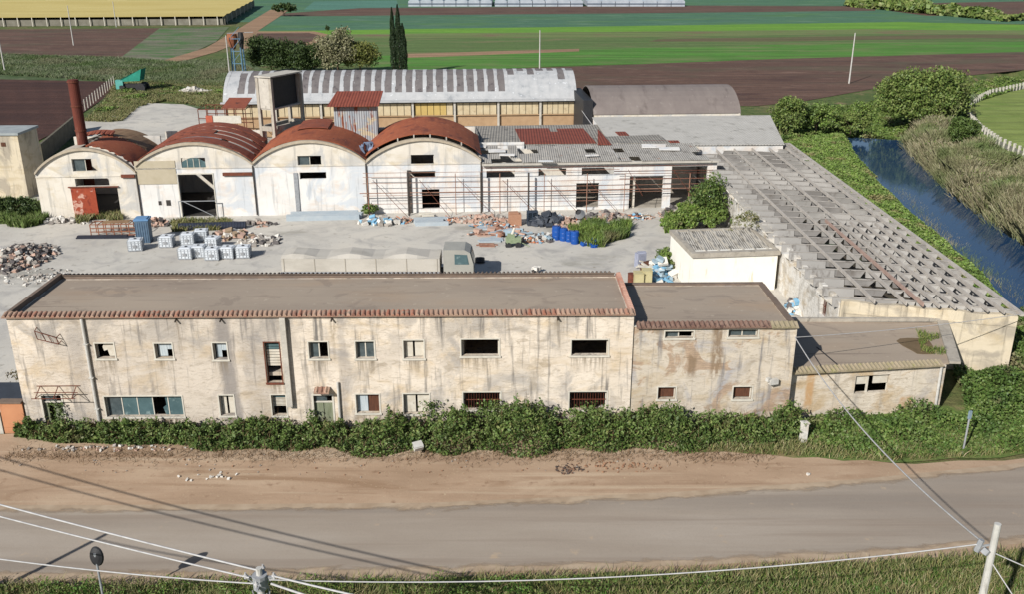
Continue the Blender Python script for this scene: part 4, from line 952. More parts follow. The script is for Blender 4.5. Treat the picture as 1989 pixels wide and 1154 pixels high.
for (u, v, w_, d_) in [(1270, 283, 2.6, 1.5), (1300, 288, 2.2, 1.2), (965, 292, 1.8, 1.2), (985, 300, 1.6, .7), (1150, 301, 1.4, .4), (1060, 312, 1.5, .4), (930, 284, 1.6, .8)]:
    p = G(u, v, ZF + .52); MB().cbox(p, (w_, d_, .06), random.uniform(-.1, .3), rx=.06).build('loose_white_sheet', white_m, b6)
MB().fbox(FV, s0 + .1, s0 + 5.0, -7.95, -7.8, ZF - .2, ZF + .7).build('step_wall', white_m, b6)
# ---- long trellis of pipes in front of the wall
t1 = thing('pipe_trellis', 'long rusty trellis of horizontal pipes and slanting struts standing against the white walls', 'pipe rack', FV(S(1040, 410), .8, 0))
SX0, SX1 = S(706, 380), S(1378, 370); dT = .9
lv = [(332, 706, 1200), (340, 706, 930), (352, 706, 1375), (361, 800, 1375), (371, 700, 1375), (376, 706, 1300), (392, 706, 1222)]
for v, u0, u1 in lv:
    xa, za = FV.hit(u0, v); xb = S(u1, v); m_ = rust_l
    mb = MB(); mb.tube(FV(xa, dT, za), FV((xa + xb) / 2, dT, za - .05), .045 if v in (371,) else .026, n=6); mb.tube(FV((xa + xb) / 2, dT, za - .05), FV(xb, dT, za - .02), .045 if v == 371 else .026, n=6)
    mb.build('horizontal_pipe', m_, t1)
for v, u0, u1 in ((322, 935, 1380), (328, 1190, 1380), (333, 1190, 1380), (343, 1200, 1380)):
    xa, za = FV.hit(u0, v); xb = S(u1, v); MB().tube(FV(xa, dT, za), FV(xb, dT, za - .05), .028, n=6).build('horizontal_pipe', rust_m, t1)
for u_, w_ in ((717, .05), (794, .1), (885, .04), (934, .1), (970, .05), (1025, .1), (1055, .04), (1137, .05), (1209, .04), (1333, .06)):
    xa = S(u_, 380); MB().tube(FV(xa, dT + .1, 0), FV(xa, dT + .1, FV.hit(u_, 332)[1] + (.1 if w_ > .08 else 0)), w_ * .9, n=8).build('post', gutter_m if w_ > .08 else rust_l, t1)
for (ua, va, ub, vb) in ((725, 345, 795, 412), (815, 345, 875, 415), (888, 342, 960, 415), (975, 345, 1040, 415), (1062, 345, 1120, 412), (1140, 345, 1195, 410), (1217, 325, 1240, 370), (1305, 327, 1335, 372)):
    xa, za = FV.hit(ua, va); xb, zb = FV.hit(ub, vb); MB().tube(FV(xa, dT + .05, za), FV(xb, dT + 1.2, max(zb, .1)), .024, n=6).build('strut', rust_m, t1)
# ================================================================ ROOFS BEHIND
def back(s, d, z): return FV(s, -d, z)
def bshed(name, label, s0, s1, d0, d1, z0, z1, roofm, wallm, base=None):
    b = thing(name, label, 'shed', FV((s0 + s1) / 2, -(d0 + d1) / 2, 0))
    mb = MB(); mb.fbox(FV, s0 + .1, s1 - .1, -d0 - .2, -d0, 0, z0 - .02); mb.fbox(FV, s0 + .1, s1 - .1, -d1, -d1 + .2, 0, z1 - .02); mb.fbox(FV, s0 + .1, s0 + .3, -d1 + .2, -d0 - .2, 0, min(z0, z1) - .02); mb.fbox(FV, s1 - .3, s1 - .1, -d1 + .2, -d0 - .2, 0, min(z0, z1) - .02)
    mb.build('wall', wallm, b)
    mb = MB(); rsheet(mb, s0 - .1, s1 + .1, d0 - .3, d1 + .2, z0, z1, .06); mb.build('roof', roofm, b); return b
sA0 = S(880, 400); sA1 = S(1128, 400)
grey_sheet = mat('dark_grey_corrugated', C(136, 131, 124), C(160, 155, 146), 1, patches=((C(182, 176, 164), 1.3, .56, .66), (C(112, 108, 102), .8, .58, .66)), corr=('X', 3.2))
b7 = bshed('corrugated_shed', 'long shed with dark grey corrugated roof and a red sheet patch, behind the white range', bounds[4] + .25, sA1 + 10.8, 8.1, 21.5, 5.36, 5.0, grey_sheet, white_m)
bshed('corrugated_shed', 'dark grey corrugated shed roof glimpsed in the gaps behind the vaults', bounds[1] + 12.0, bounds[4] + .1, 11.0, 21.5, 5.75, 5.0, grey_sheet, white_m)
red_sheet = mat('red_corrugated', C(142, 76, 60), C(122, 64, 52), .9, patches=((C(110, 54, 46), 1.0, .56, .66),), corr=('X', 3.2))
mb = MB(); xa = S(1000, 400); 
def zB(d): return 5.36 - .36 * (d - 7.8) / 13.9 + .08
def gp(u, v, z):      # point on a roof at height z -> (s, depth)
    p = G(u, v, z); q = p - FV.p0; return q.dot(FV.e), -q.dot(FV.n)
for (u0, u1, v0, v1) in ((1014, 1086, 249, 280), (1086, 1102, 256, 280), (1102, 1160, 249, 280)):
    a, d1_ = gp(u0, v0, 5.2); c_, d0_ = gp(u0, v1, 5.4); b_, _ = gp(u1, v1, 5.4)
    d0_ = max(d0_, 7.85); mb.hexa([FV(c_, -d0_, zB(d0_)), FV(b_, -d0_, zB(d0_)), FV(b_, -d1_, zB(d1_)), FV(c_, -d1_, zB(d1_)), FV(c_, -d0_, zB(d0_) + .05), FV(b_, -d0_, zB(d0_) + .05), FV(b_, -d1_, zB(d1_) + .05), FV(c_, -d1_, zB(d1_) + .05)])
mb.build('red_patch', red_sheet, b7)
light_sheet = mat('light_grey_corrugated', C(190, 186, 178), C(204, 200, 192), .8, patches=((C(168, 164, 156), .7, .56, .66), (C(206, 200, 190), 2, .6, .67)), bump=.2, corr=('X', 3.5, .5))
b8 = thing('pale_roofed_shed', 'wide shed with pale grey corrugated roof where the ranges meet near the canal', 'shed', (22, 113, 0))
pc = [G(1190, 283, 5.2), G(1524, 281, 4.75), G(1496, 224, 5.2), G(1150, 228, 5.3)]
mb = MB(); mb.prism(pc, (0, 0, .07)); mb.build('roof', light_sheet, b8)
mb = MB()
for a, b in ((0, 1), (1, 2), (2, 3), (3, 0)):
    F_ = Frame(pc[a], pc[b]); mb.hexa([F_(.1, -.4, 0), F_(F_.L - .1, -.4, 0), F_(F_.L - .1, -.15, 0), F_(.1, -.15, 0), F_(.1, -.4, pc[a].z - .05), F_(F_.L - .1, -.4, pc[b].z - .05), F_(F_.L - .1, -.15, pc[b].z - .05), F_(.1, -.15, pc[a].z - .05)])
mb.build('wall', white_m, b8)
mb = MB()
p = G(1208, 260, 5.27); mb.cbox(p + Vector((0, 0, .08)), (1.2, 2.2, .06), .1); p = G(1284, 277, 5.2); mb.cbox(p + Vector((0, 0, .14)), (4, 1.0, .05), .02, rx=.05)
mb.build('red_patch', red_sheet, b8)
# red triangle between both roofs
mb = MB(); q = [G(1161, 281, 5.5), G(1188, 281, 5.5), G(1161, 250, 5.5)]; mb.prism(q, (0, 0, .05)); mb.build('roof_flashing', red_sheet, b7)
# ---- rendered outbuildings behind vaults : concrete tower
tw = thing('concrete_tower', 'tall pale concrete frame tower with hollow dark box on top, behind the vaults', 'tower', (-25.4, 106, 0))
A_ = Vector((-25.7, 100.9, 0)); ua = Vector((math.sin(.42), math.cos(.42), 0)); ub = Vector((-math.cos(.42), math.sin(.42), 0))
la, lb = 5.2, 1.7
Bp, Cp, Dp = A_ + ub * lb, A_ + ua * la, A_ + ua * la + ub * lb
Z2 = 12.65; zz = lambda p, z: Vector((p.x, p.y, z))
mb = MB()
for p in (A_, Bp, Cp, Dp): mb.cbox(zz(p, (Z2 - .1) / 2), (.34, .34, Z2 - .1), -.42)
mb.build('column', conc_m, tw)
mb = MB()
for p, q in ((A_, Bp), (A_, Cp), (Bp, Dp), (Cp, Dp)):
    mb.bar(zz(p.lerp(q, .12), 7.2), zz(p.lerp(q, .88), 7.2), .35, .5)
mb.build('cross_beam', conc_m, tw)
mb = MB()
for p, q in ((A_, Bp), (Bp, Dp), (Cp, Dp)):
    mb.bar(zz(p.lerp(q, .1), 10.95), zz(p.lerp(q, .9), 10.95), .18, 3.2)
mb.build('box_panel', conc_l, tw)
mb = MB(); q_ = ub * .35; mb.bar(zz(A_.lerp(Cp, .1) + q_, 10.98), zz(A_.lerp(Cp, .92) + q_, 10.98), .1, 3.1); mb.build('dark_shade_panel', blk, tw)  # black panel paints the shade inside the hollow box
mb = MB(); mb.prism([zz(A_ - ua * .22 - ub * .22, Z2), zz(Cp + ua * .22 - ub * .22, Z2), zz(Dp + ua * .22 + ub * .22, Z2), zz(Bp - ua * .22 + ub * .22, Z2)], (0, 0, .14)); mb.build('roof_slab', conc_l, tw)
mb = MB(); mb.prism([zz(A_ , 9.2), zz(Cp, 9.2), zz(Dp, 9.2), zz(Bp, 9.2)], (0, 0, .16)); mb.build('floor_slab', conc_l, tw)
# ---- corrugated lift kiosk with red roof
kb = thing('corrugated_kiosk', 'upright corrugated metal kiosk with rust streaks under a tilted red sheet roof', 'kiosk', (-16.6, 104.6, 0))
F_ = Frame((-19.1, 100.6), (-14.55, 100.95)); kd = 2.6
km = mat('rust_streaked_zinc', C(158, 166, 174, K), C(186, 188, 190, K), 2, sc=(1, 1, .2), rough=.6, patches=((C(150, 88, 62, K), 1.1, .55, .62, (2, 2, .35)), (C(206, 190, 160, K), .5, .55, .62, (1, 1, 2))), corr=('X', 4))
mb = MB(); mb.fbox(F_, 0, F_.L, -kd, 0, 0, 9.65); mb.build('wall', km, kb)
mb = MB(); mb.hexa([F_(-.6, .7, 9.75), F_(F_.L + .3, .7, 9.75), F_(F_.L + .6, -kd - .7, 10.75), F_(.1, -kd - .7, 10.75), F_(-.6, .7, 9.83), F_(F_.L + .3, .7, 9.83), F_(F_.L + .6, -kd - .7, 10.83), F_(.1, -kd - .7, 10.83)])
mb.build('roof', red_sheet, kb)
mb = MB(); mb.fbox(F_, F_.L + .01, F_.L + 2.3, -kd, -.8, 0, 6.6); mb.build('side_box', gutter_m, kb)
# ---- blue crumpled sheet in the gutter between third and fourth vault
p = FV(bounds[3] - .1, -2.2, 6.3); mb = MB()
for k in range(9): mb.cbox(p + Vector((random.uniform(-.5, .5), random.uniform(-.5, .5), random.uniform(-.4, .6))), (.7, .06, .8), random.uniform(0, 3), rx=random.uniform(-.6, .6))
tag(mb.build('crumpled_tarpaulin', mat('blue_grey_tarp', C(120, 140, 170, K), C(150, 164, 188, K), 3), loc=p - Vector((0, 0, .6))), 'crumpled blue-grey tarpaulin stuck in the valley between two rust roofs', 'tarpaulin')
# ---- rusty open gantry with little roof behind second vault
gt = thing('rusty_gantry', 'low rusty pipe gantry with a small dark red roof behind the striped vault roof', 'gantry', (-33.5, 108, 0))
a, b = G(384, 212, 5.6), G(476, 212, 5.6)
a, b = Vector((a.x, a.y, 0)), Vector((b.x, b.y, 0)); mb = MB()
for z in (5.6, 4.4, 3.2): mb.bar(zz(a, z), zz(b, z), .1); mb.bar(zz(a + Vector((-.2, 4, 0)), z), zz(b + Vector((-.2, 4, 0)), z), .1)
for f in (0, .2, .4, .6, .8, 1): p = a.lerp(b, f); mb.bar(zz(p, 0), zz(p, 5.6), .09); mb.bar(zz(p + Vector((-.2, 4, 0)), 0), zz(p + Vector((-.2, 4, 0)), 5.6), .09); mb.bar(zz(p, 5.6), zz(p + Vector((-.2, 4, 0)), 5.6), .07)
mb.build('pipe_frame', rust_m, gt)
mb = MB(); m0 = a.lerp(b, .5); mb.hexa([zz(m0, 5.7), zz(b, 5.7), zz(b + Vector((0, 4, 0)), 6.5), zz(m0 + Vector((0, 4, 0)), 6.5), zz(m0, 5.76), zz(b, 5.76), zz(b + Vector((0, 4, 0)), 6.56), zz(m0 + Vector((0, 4, 0)), 6.56)]); mb.build('roof', rust_dark, gt)
mb = MB(); mb.bar(zz(a.lerp(b, .3) - Vector((0, .1, 0)), 4.3), zz(b.lerp(a, .1) - Vector((0, .1, 0)), 4.3), .1, 1.0); mb.build('white_panel', trim_m, gt)
mb = MB(); mb.bar(zz(a.lerp(b, .16), 4.0), zz(a.lerp(b, .3), 4.0), .5, 1.6); mb.build('orange_panel', mat('orange_paint', C(206, 110, 84, K), C(180, 90, 70, K), 3), gt)
# ---- chimney
p = FV(6.2, -2.2, 0)
ch = thing('rusty_chimney', 'tall rusty steel chimney pipe rising from the collapsed left vault', 'chimney', p)
cx, cz = AY(160, 272, p.y), AY(148, 154, p.y)
p = Vector((cx.x, p.y, 0))
mb = MB(); mb.tube(zz(p, 0), zz(p, cz.z - .0), .52, .5, 20); 
mb.build('stack', mat('chimney_rust', C(118, 60, 46, K), C(96, 50, 42, K), 1.2, sc=(1, 1, .4), patches=((C(140, 96, 80, K), 1, .6, .68, (2, 2, .4)),), bump=.2), ch)
mb = MB()
for z in (cz.z - .25, cz.z - 2.6, cz.z - 5): mb.tube(zz(p, z), zz(p, z + .12), .57, n=20)
mb.build('flange', rust_m, ch)
# ================================================================ LONG BARREL-ROOFED SHED
def barrel(P0, ulen, depth, ze, rise, n=14):
    F_ = Frame(P0, (P0[0] + e1.x * ulen, P0[1] + e1.y * ulen)); return F_, [(-depth * (1 - math.cos(math.pi * i / n)) / 2, ze + rise * math.sin(math.pi * i / n) ** 1.5) for i in range(n + 1)]
L0 = G(433, 198, 5.2); LN = (G(1120, 190, 5.2) - L0).length
FLg, prof = barrel((L0.x, L0.y), LN, 12.5, 5.2, 3.45)
lb_ = thing('long_barrel_shed', 'long hall with white-ribbed dark barrel roof and pale panelled front wall', 'hall', FLg(LN / 2, -6, 0))
strip_d = mat('dark_roof_sheet', C(104, 98, 98), C(124, 118, 116), .8, rough=.8, patches=((C(84, 78, 80), 1.2, .56, .66), (C(176, 176, 176), 2.4, .64, .7)))
strip_w = mat('white_roof_coating', C(190, 190, 190), C(170, 172, 174), 1, patches=((C(150, 153, 156), 1.0, .56, .68), (C(226, 228, 230), 2, .6, .68)))
NR = 34; mbw, mbd = MB(), MB(); random.seed(5)
stripw = LN / NR
for i in range(NR):
    a0, a1 = i * stripw, (i + 1) * stripw; wj = random.uniform(.26, .38) * stripw
    white_until = 0
    fr_ = i / NR
    if fr_ > .775: white_until = int(random.uniform(4.8, 6.9))
    if i == 0: white_until = 14
    for j in range(14):
        (d0, z0), (d1, z1) = prof[j], prof[j + 1]
        jit = .06 * math.sin(j * 1.7 + i * 2.1)
        b_ = a0 + wj + jit; b_ = min(b_, a1 - .2)
        isw = j < 2 or j < white_until or j > 12 or (random.random() < .04 and 5 < j < 8)
        mbw.hexa([FLg(a0, d0, z0), FLg(b_, d0, z0), FLg(b_, d1, z1), FLg(a0, d1, z1), FLg(a0, d0, z0 + .1), FLg(b_, d0, z0 + .1), FLg(b_, d1, z1 + .1), FLg(a0, d1, z1 + .1)])
        (mbw if isw else mbd).hexa([FLg(b_, d0, z0), FLg(a1, d0, z0), FLg(a1, d1, z1), FLg(b_, d1, z1), FLg(b_, d0, z0 + .07), FLg(a1, d0, z0 + .07), FLg(a1, d1, z1 + .07), FLg(b_, d1, z1 + .07)])
mbw.build('white_roof_ribs', strip_w, lb_, label='white coated strips and patches'); mbd.build('dark_roof_strips', strip_d, lb_)
mb = MB(); mb.fbox(FLg, -.3, LN + .3, 0, .5, 4.95, 5.2); mb.build('eaves_beam', strip_w, lb_)
mb = MB()
for a in (0.05, LN - .3): mb.prism([FLg(a, d, z) for d, z in [(-.1, 0)] + [(d, z - .03) for d, z in prof[0:]] + [(-12.4, 0)]], FLg.e * .25)
mb.fbox(FLg, .3, LN - .3, -12.5, -12.3, 0, 5.1)
mb.build('end_wall', vault_m, lb_)
pan = mat('pale_yellow_panel', C(222, 206, 172, K), C(206, 186, 150, K), 1.2, patches=((C(188, 168, 136, K), 1.5, .56, .68),)); pany = mat('yellow_panel', C(216, 188, 118, K), C(198, 168, 102, K), 1.2); tanp = mat('tan_lower_wall', C(196, 164, 128, K), C(178, 146, 112, K), 1.4)
cols_px = [438, 525, 610, 785, 868, 953, 1035, 1114]
ss = [0.1] + [FLg.hit(u, 215)[0] for u in cols_px[1:-1]] + [LN - .1]
ss = [.1, 7.2, 13.6, 20.2, 26.6, 32.6, 38.9, 45.0, LN - .1]
mb = MB(); mb.fbox(FLg, .3, LN - .3, -.45, -.25, 0, 2.9); mb.build('lower_wall', tanp, lb_)
mb = MB(); mb.fbox(FLg, .3, LN - .3, -.25, .0, 2.9, 3.0); mb.build('sill_band', tanp, lb_)
mb = MB()
for a, b in zip(ss[:-1], ss[1:]): mb.fbox(FLg, a - .15, a + .15, -.25, .12, 0, 4.95)
mb.fbox(FLg, ss[-1] - .2, ss[-1] + .1, -.25, .12, 0, 4.95); mb.build('column', conc_l, lb_)
for q, (a, b) in enumerate(zip(ss[:-1], ss[1:])):
    n = 6; st = (b - a - .5) / n
    for k in range(n): MB().fbox(FLg, a + .25 + st * k + .04, a + .25 + st * (k + 1) - .04, -.3, -.22, 3.02, 4.7).build('wall_panel', pany if q in (4,) and k < 5 else pan, lb_)
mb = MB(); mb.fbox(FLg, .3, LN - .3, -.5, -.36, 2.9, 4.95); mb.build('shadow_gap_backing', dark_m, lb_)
# white leaning boards at its right corner
mb = MB(); mb.bar(FLg(LN - .2, .5, 4.4), FLg(LN - 1.2, 2.2, 1.2), .12, .12); mb.bar(FLg(LN + .1, .3, 4.4), FLg(LN + 4.5, -14, 5.2), .01, .01)
# ---- second barrel shed (grey)
L1 = G(1130, 223, 4.4); LN2 = (G(1442, 221, 4.4) - L1).length
F2, prof2 = barrel((L1.x, L1.y), LN2, 13, 4.4, 2.9)
gb_ = thing('grey_barrel_shed', 'hall with plain dark grey barrel roof before the ploughed field', 'hall', F2(LN2 / 2, -6, 0))
gr = mat('dark_grey_roof_membrane', C(122, 112, 108), C(138, 128, 122), .5, sc=(1, .25, 1), rough=.8, patches=((C(100, 90, 86), .3, .56, .7, (1.4, .2, 1)), (C(150, 142, 136), 1, .62, .7)))
mb = MB()
for i in range(9):
    a0, a1 = 1.58 + (LN2 - 1.6) * i / 9, 1.6 + (LN2 - 1.6) * (i + 1) / 9
    for (d0, z0), (d1, z1) in zip(prof2[:-1], prof2[1:]):
        mb.hexa([F2(a0, d0, z0), F2(a1, d0, z0), F2(a1, d1, z1), F2(a0, d1, z1), F2(a0, d0, z0 + .08), F2(a1, d0, z0 + .08), F2(a1, d1, z1 + .08), F2(a0, d1, z1 + .08)])
mb.build('roof', gr, gb_)
mb = MB(); mb.fbox(F2, 1.7, LN2, -.3, -.05, 0, 4.35); mb.fbox(F2, 1.7, LN2, -13, -12.8, 0, 4.35); mb.build('wall', vault_m, gb_)
mb = MB(); mb.prism([F2(LN2 - .3, d, z - .03) for d, z in [(-.3, 0)] + prof2 + [(-12.8, 0)]], F2.e * .2); mb.build('end_wall', vault_m, gb_)
mb = MB(); mb.fbox(F2, .25, 1.55, -12.5, -.4, 0, 6.3); mb.build('painted_shadow_block', blk, gb_)  # black block added in place of the long hall's cast shadow
# ---- low white-roofed step and dark lean-to at the left behind the vaults
b9 = thing('flat_back_shed', 'flat pale-roofed shed behind the collapsed left vault', 'shed', FV(3.5, -12, 0))
pl = mat('pale_slab_roof', C(196, 186, 172))
mb = MB(); mb.fbox(FV, -.2, 5.4, -17, -.5, 3.9, 4.06) if False else mb.fbox(FV, 10.0, 19, -22, -11.3, 2.6, 2.8)
mb.build('roof', grey_sheet, b9); mb = MB(); mb.fbox(FV, 10.2, 18.8, -21.8, -11.5, 0, 2.6); mb.build('wall', vault_m, b9)
# ================================================================ SMALL HOUSE AT THE FAR LEFT
hb = thing('boundary_house', 'plain cream block with flat grey roof at the left edge beside the dark ploughed field', 'building', (-60, 103, 0))
r = G(50, 390); FH = Frame((-72, 98.3), (r.x, 98.6))
mb = MB(); zh = AY(60, 262, 98.6).z
rw = [FH.rect(2, 276, 11, 284)]
mb.wall(FH, FH.L, 0, zh, .3, []); mb.fbox(FH, FH.L - .3, FH.L, -4.4, -.3, 0, zh); mb.fbox(FH, 0, FH.L - .3, -4.4, -4.1, 0, zh); mb.build('wall', gable_m, hb)
MB().fbox(FH, 0, FH.L + .15, -4.6, .15, zh, zh + .25).build('roof', mat('pale_grey_roof', C(170, 176, 176), C(150, 156, 158), 1), hb)
MB().fbox(FH, rw[0][0], rw[0][1], -.0, .03, rw[0][2], rw[0][3]).build('window', shut_b, hb)
# boundary wall running back
wa, wb = G(76, 292, 1.6), G(147, 232, 1.6)
F_ = Frame((wb.x, wb.y), (wa.x, wa.y)); tag(MB().fbox(F_, 0, F_.L, -.3, 0, 0, 2.4).build('boundary_wall', mat('shade_dark_wall', C(120, 112, 98), C(92, 88, 74), 1.2, bump=.3), loc=F_(F_.L / 2, 0, 0)), 'low boundary wall running back between yard and dark field', 'wall')  # shade of the face turned from the sun is put into the dark colour
# ================================================================ VEGETATION
g1, g2, g3, g4 = (.066, .112, .024, 1), (.105, .165, .036, 1), (.17, .21, .065, 1), (.042, .070, .017, 1)
hedge_leaf = leafmat('bramble_leaf', [g4, g1, g2, g1, g3, (.13, .13, .045, 1)], 1.2, dark=(.045, .075, .018, 1), dry=((.12, .12, .045, 1), .5, .6))
bright_leaf = leafmat('bright_weed_leaf', [(.08, .15, .025, 1), (.13, .21, .035, 1), (.18, .22, .06, 1), (.09, .12, .04, 1)], .5, dark=(.07, .11, .028, 1), dry=((.17, .15, .075, 1), .22, .56))
dark_leaf = leafmat('dark_tree_leaf', [(.022, .042, .012, 1), (.04, .065, .018, 1), (.06, .085, .026, 1)], .4)
pale_leaf = leafmat('pale_tree_leaf', [(.20, .19, .11, 1), (.15, .15, .07, 1), (.26, .24, .15, 1), (.10, .11, .05, 1)], .5)
olive_y = leafmat('yellow_green_leaf', [(.12, .14, .03, 1), (.17, .17, .05, 1), (.06, .08, .02, 1)], .5)
cyp_leaf = leafmat('cypress_leaf', [(.012, .026, .012, 1), (.022, .04, .016, 1), (.032, .05, .02, 1)], .6)
willow = leafmat('willow_leaf', [(.065, .11, .022, 1), (.11, .16, .035, 1), (.17, .20, .06, 1), (.04, .075, .018, 1)], .5, dry=((.17, .17, .08, 1), .15, .56))
reed_m = leafmat('reed_blade', [(.25, .21, .13, 1), (.20, .18, .10, 1), (.32, .28, .19, 1), (.13, .15, .065, 1), (.23, .20, .12, 1)], .12, dark=(.17, .17, .085, 1), dry=((.10, .15, .045, 1), .06, .5))
dry_m = leafmat('dry_grass_blade', [(.24, .20, .09, 1), (.16, .16, .06, 1), (.10, .14, .04, 1), (.30, .24, .14, 1)], .3)
grass_m = leafmat('grass_blade', [(.07, .12, .025, 1), (.11, .16, .04, 1), (.16, .18, .07, 1)], .3)
twig_m = mat('brown_twig', C(104, 84, 62), C(130, 106, 80), 4)
XH = [-27.6, -25, -20, -15, -10, -7.5, -5, -3.6, -1, 2, 5.5, 8.5, 12, 14.3, 15.3, 16.0]
HH = [.35, .7, .75, .85, .85, .95, 1.05, 1.8, 2.1, 1.65, 1.8, 1.5, 1.3, .95, 1.9, 1.1]
WH = [.7, 1.2, 1.7, 2.2, 2.5, 2.8, 2.8, 2.9, 2.9, 2.8, 2.7, 2.6, 2.4, 2.2, 2.0, 1.4]
def hedge_pts(n, y0=46.35):
    x = rng.uniform(XH[0], XH[-1], n); h = np.interp(x, XH, HH); w_ = np.interp(x, XH, WH)
    h = h * (.4 + .95 * vnoise(x, x * 0, 1.25)) + .3 * np.sin(x * 3.1) * np.sin(x * 1.3 + 1) + .18 * np.sin(x * 9.1) + np.abs(rng.normal(0, .1, n))
    h = np.maximum(h, .3)
    w_ = w_ * (.8 + .35 * vnoise(x, x * 0 + 3, 1.1))
    f = rng.uniform(0, 1, n); z = h * np.interp(f, [0, .15, .38, .7, .9, 1], [.5, .75, 1, .82, .42, .05])
    y = y0 + np.interp(x, [-27, 6.6, 16], [.0, .4, .65]) - f * w_
    bump = .6 * (vnoise(x * 1.4, y * 1.4 + z * 1.5, 2.0) - .3) + rng.normal(0, .14, n)
    k = rng.uniform(0, 1, n) ** .7
    z = np.maximum(z * (.25 + .75 * k) + bump * k, .03)
    y = y - np.abs(bump) * .7 * k * (f < .98)
    y = np.minimum(y, y0 + np.interp(x, [-27, 6.6, 16], [.0, .4, .62]) - .05)
    return np.column_stack([x, y, z])
hd = thing('bramble_hedge', 'long dark green bramble hedge growing along the foot of the front walls', 'hedge', (-5, 45.3, .05))
P = hedge_pts(75000); V, F_ = leaf_quads(P, rng.choice([.1, .14, .2], len(P)), .1, .6); nbuild('foliage', V, F_, hedge_leaf, hd)
P = hedge_pts(2500); P[:, 2] *= .9; V, F_ = blades(P, .55, .02, .8); nbuild('stems', V, F_, twig_m, hd)
nc = 520; cx_ = rng.uniform(-27, 15.8, nc); cf = rng.uniform(.05, .95, nc); ch_ = np.interp(cx_, XH, HH) * np.interp(cf, [0, .15, .38, .7, .9, 1], [.5, .75, 1, .82, .42, .05]); cy = 46.3 + np.interp(cx_, [-27, 6.6, 16], [.0, .4, .65]) - cf * np.interp(cx_, XH, WH)
sh = []
for i in range(nc):      # arching shoots with leaves along them
    m_ = 26; f = rng.uniform(0, 1, m_); a = rng.uniform(0, 6.28); ln = rng.uniform(.4, 1.0); up = rng.uniform(.15, .5)
    sh.append(np.column_stack([cx_[i] + math.cos(a) * ln * f + rng.normal(0, .03, m_), np.minimum(cy[i] + math.sin(a) * ln * f * .8, 46.2) + rng.normal(0, .03, m_), np.maximum(.1, ch_[i] * .9 + up * np.sin(f * 2.6) + rng.normal(0, .03, m_))]))
V, F_ = leaf_quads(np.concatenate(sh), .13, .2, .55); nbuild('shoots', V, F_, leafmat('fresh_shoot_leaf', [(.13, .19, .05, 1), (.09, .14, .035, 1), (.17, .2, .08, 1)]), hd)
# climbing shoots on the wall
mbc = []
for (u, v0, v1, wd) in ((118, 815, 775, 10), (610, 832, 790, 8), (838, 800, 770, 14), (965, 790, 770, 14), (1150, 795, 775, 16), (945, 792, 772, 12)):
    a0, z0 = FA.hit(u, v0); _, z1 = FA.hit(u, v1); n = 260
    x = FA.p0.x + a0 + rng.normal(0, wd / 40, n); z = rng.uniform(z0 - .3, z1, n) - np.abs(rng.normal(0, .2, n)); mbc.append(np.column_stack([x, 46.25 + (x + 27) * .0134 + rng.uniform(-.25, .05, n), z]))
V, F_ = leaf_quads(np.concatenate(mbc), .13, .2, .8); nbuild('climbing_shoots', V, F_, hedge_leaf, hd)
# orange-brown dead twigs by the right door window
def mass(name, label, poly, n, hfun, leaf, m, blade=None, sheet_kind='stuff', catg='undergrowth', asp=.75, flat=.25):
    xy = scatter(poly, n); h = hfun(xy[:, 0], xy[:, 1]); g = gz(xy[:, 0], xy[:, 1]); k = rng.uniform(0, 1, len(xy)) ** .6
    P = np.column_stack([xy, g + h * k + .05]); o = None
    V, F_ = leaf_quads(P, leaf, flat, asp); c0 = xy.mean(0)
    o = nbuild(name, V, F_, m, loc=(float(c0[0]), float(c0[1]), float(gz(*c0))))
    return tag(o, label, catg, kind='stuff')
# right foreground undergrowth
mass('undergrowth', 'bright green undergrowth filling the corner right of the low shed down to the canal', [(25.8, 46.2), (28.2, 54.4), (31.7, 53.6), (31.9, 62), (37.5, 63), (36, 50), (41, 47.8), (33, 45.2), (27, 43.9), (19.5, 43.4), (16.2, 44.9), (15.9, 47.4), (25.5, 48.4)], 52000,
     lambda x, y: .25 + 1.2 * vnoise(x, y, 1.1) * np.clip((y - 43.5 + (x - 26) * -.05) / 4.5, .12, 1) * np.clip((x - 14) / 8, .35, 1), .17, leafmat('undergrowth_leaf', [(.05, .10, .02, 1), (.09, .15, .03, 1), (.14, .18, .05, 1), (.07, .10, .03, 1)], .7, dark=(.05, .09, .02, 1), dry=((.17, .14, .08, 1), .3, .56)))
xy = scatter([(9, 44.5), (15, 43.6), (20, 43.1), (26, 43.7), (33, 45.3), (27, 47), (16, 46)], 6000); V, F_ = blades(np.column_stack([xy, np.full(len(xy), .08)]), .35, .035, .5)
tag(nbuild('verge_grass', V, F_, dry_m, loc=(20, 44.5, 0)), 'dry brownish grass between the road edge and the low shed', 'grass', kind='stuff')
# canal bank by the ruined shed
mass('bank_vegetation', 'low green nettles covering the bank between the ruined shed and the canal', [(31.7, 54), (32.9, 110), (33.5, 123), (40, 133), (48.5, 137), (50, 131), (47, 124), (44.6, 108), (42.5, 92), (41.2, 76), (38.6, 60)], 90000,
     lambda x, y: .08 + .7 * vnoise(x, y, .9) * vnoise(x, y, .31) + .2 * vnoise(x, y, 2.6), .2, leafmat('bank_grass_leaf', [(.11, .20, .03, 1), (.16, .25, .045, 1), (.20, .24, .08, 1), (.12, .16, .05, 1)], .4, dark=(.10, .16, .035, 1), dry=((.22, .18, .09, 1), .3, .54)), flat=.75)
xy = scatter([(39.5, 62), (42.6, 92), (44.8, 108), (46.2, 107), (43.8, 90), (42.4, 74)], 5000); V, F_ = blades(np.column_stack([xy, gz(xy[:, 0], xy[:, 1])]), 1.1, .05, .3)
tag(nbuild('bank_reeds', V, F_, reed_m, loc=(42, 85, -1)), 'thin tan reeds fringing the water on the near canal bank', 'reeds', kind='stuff')
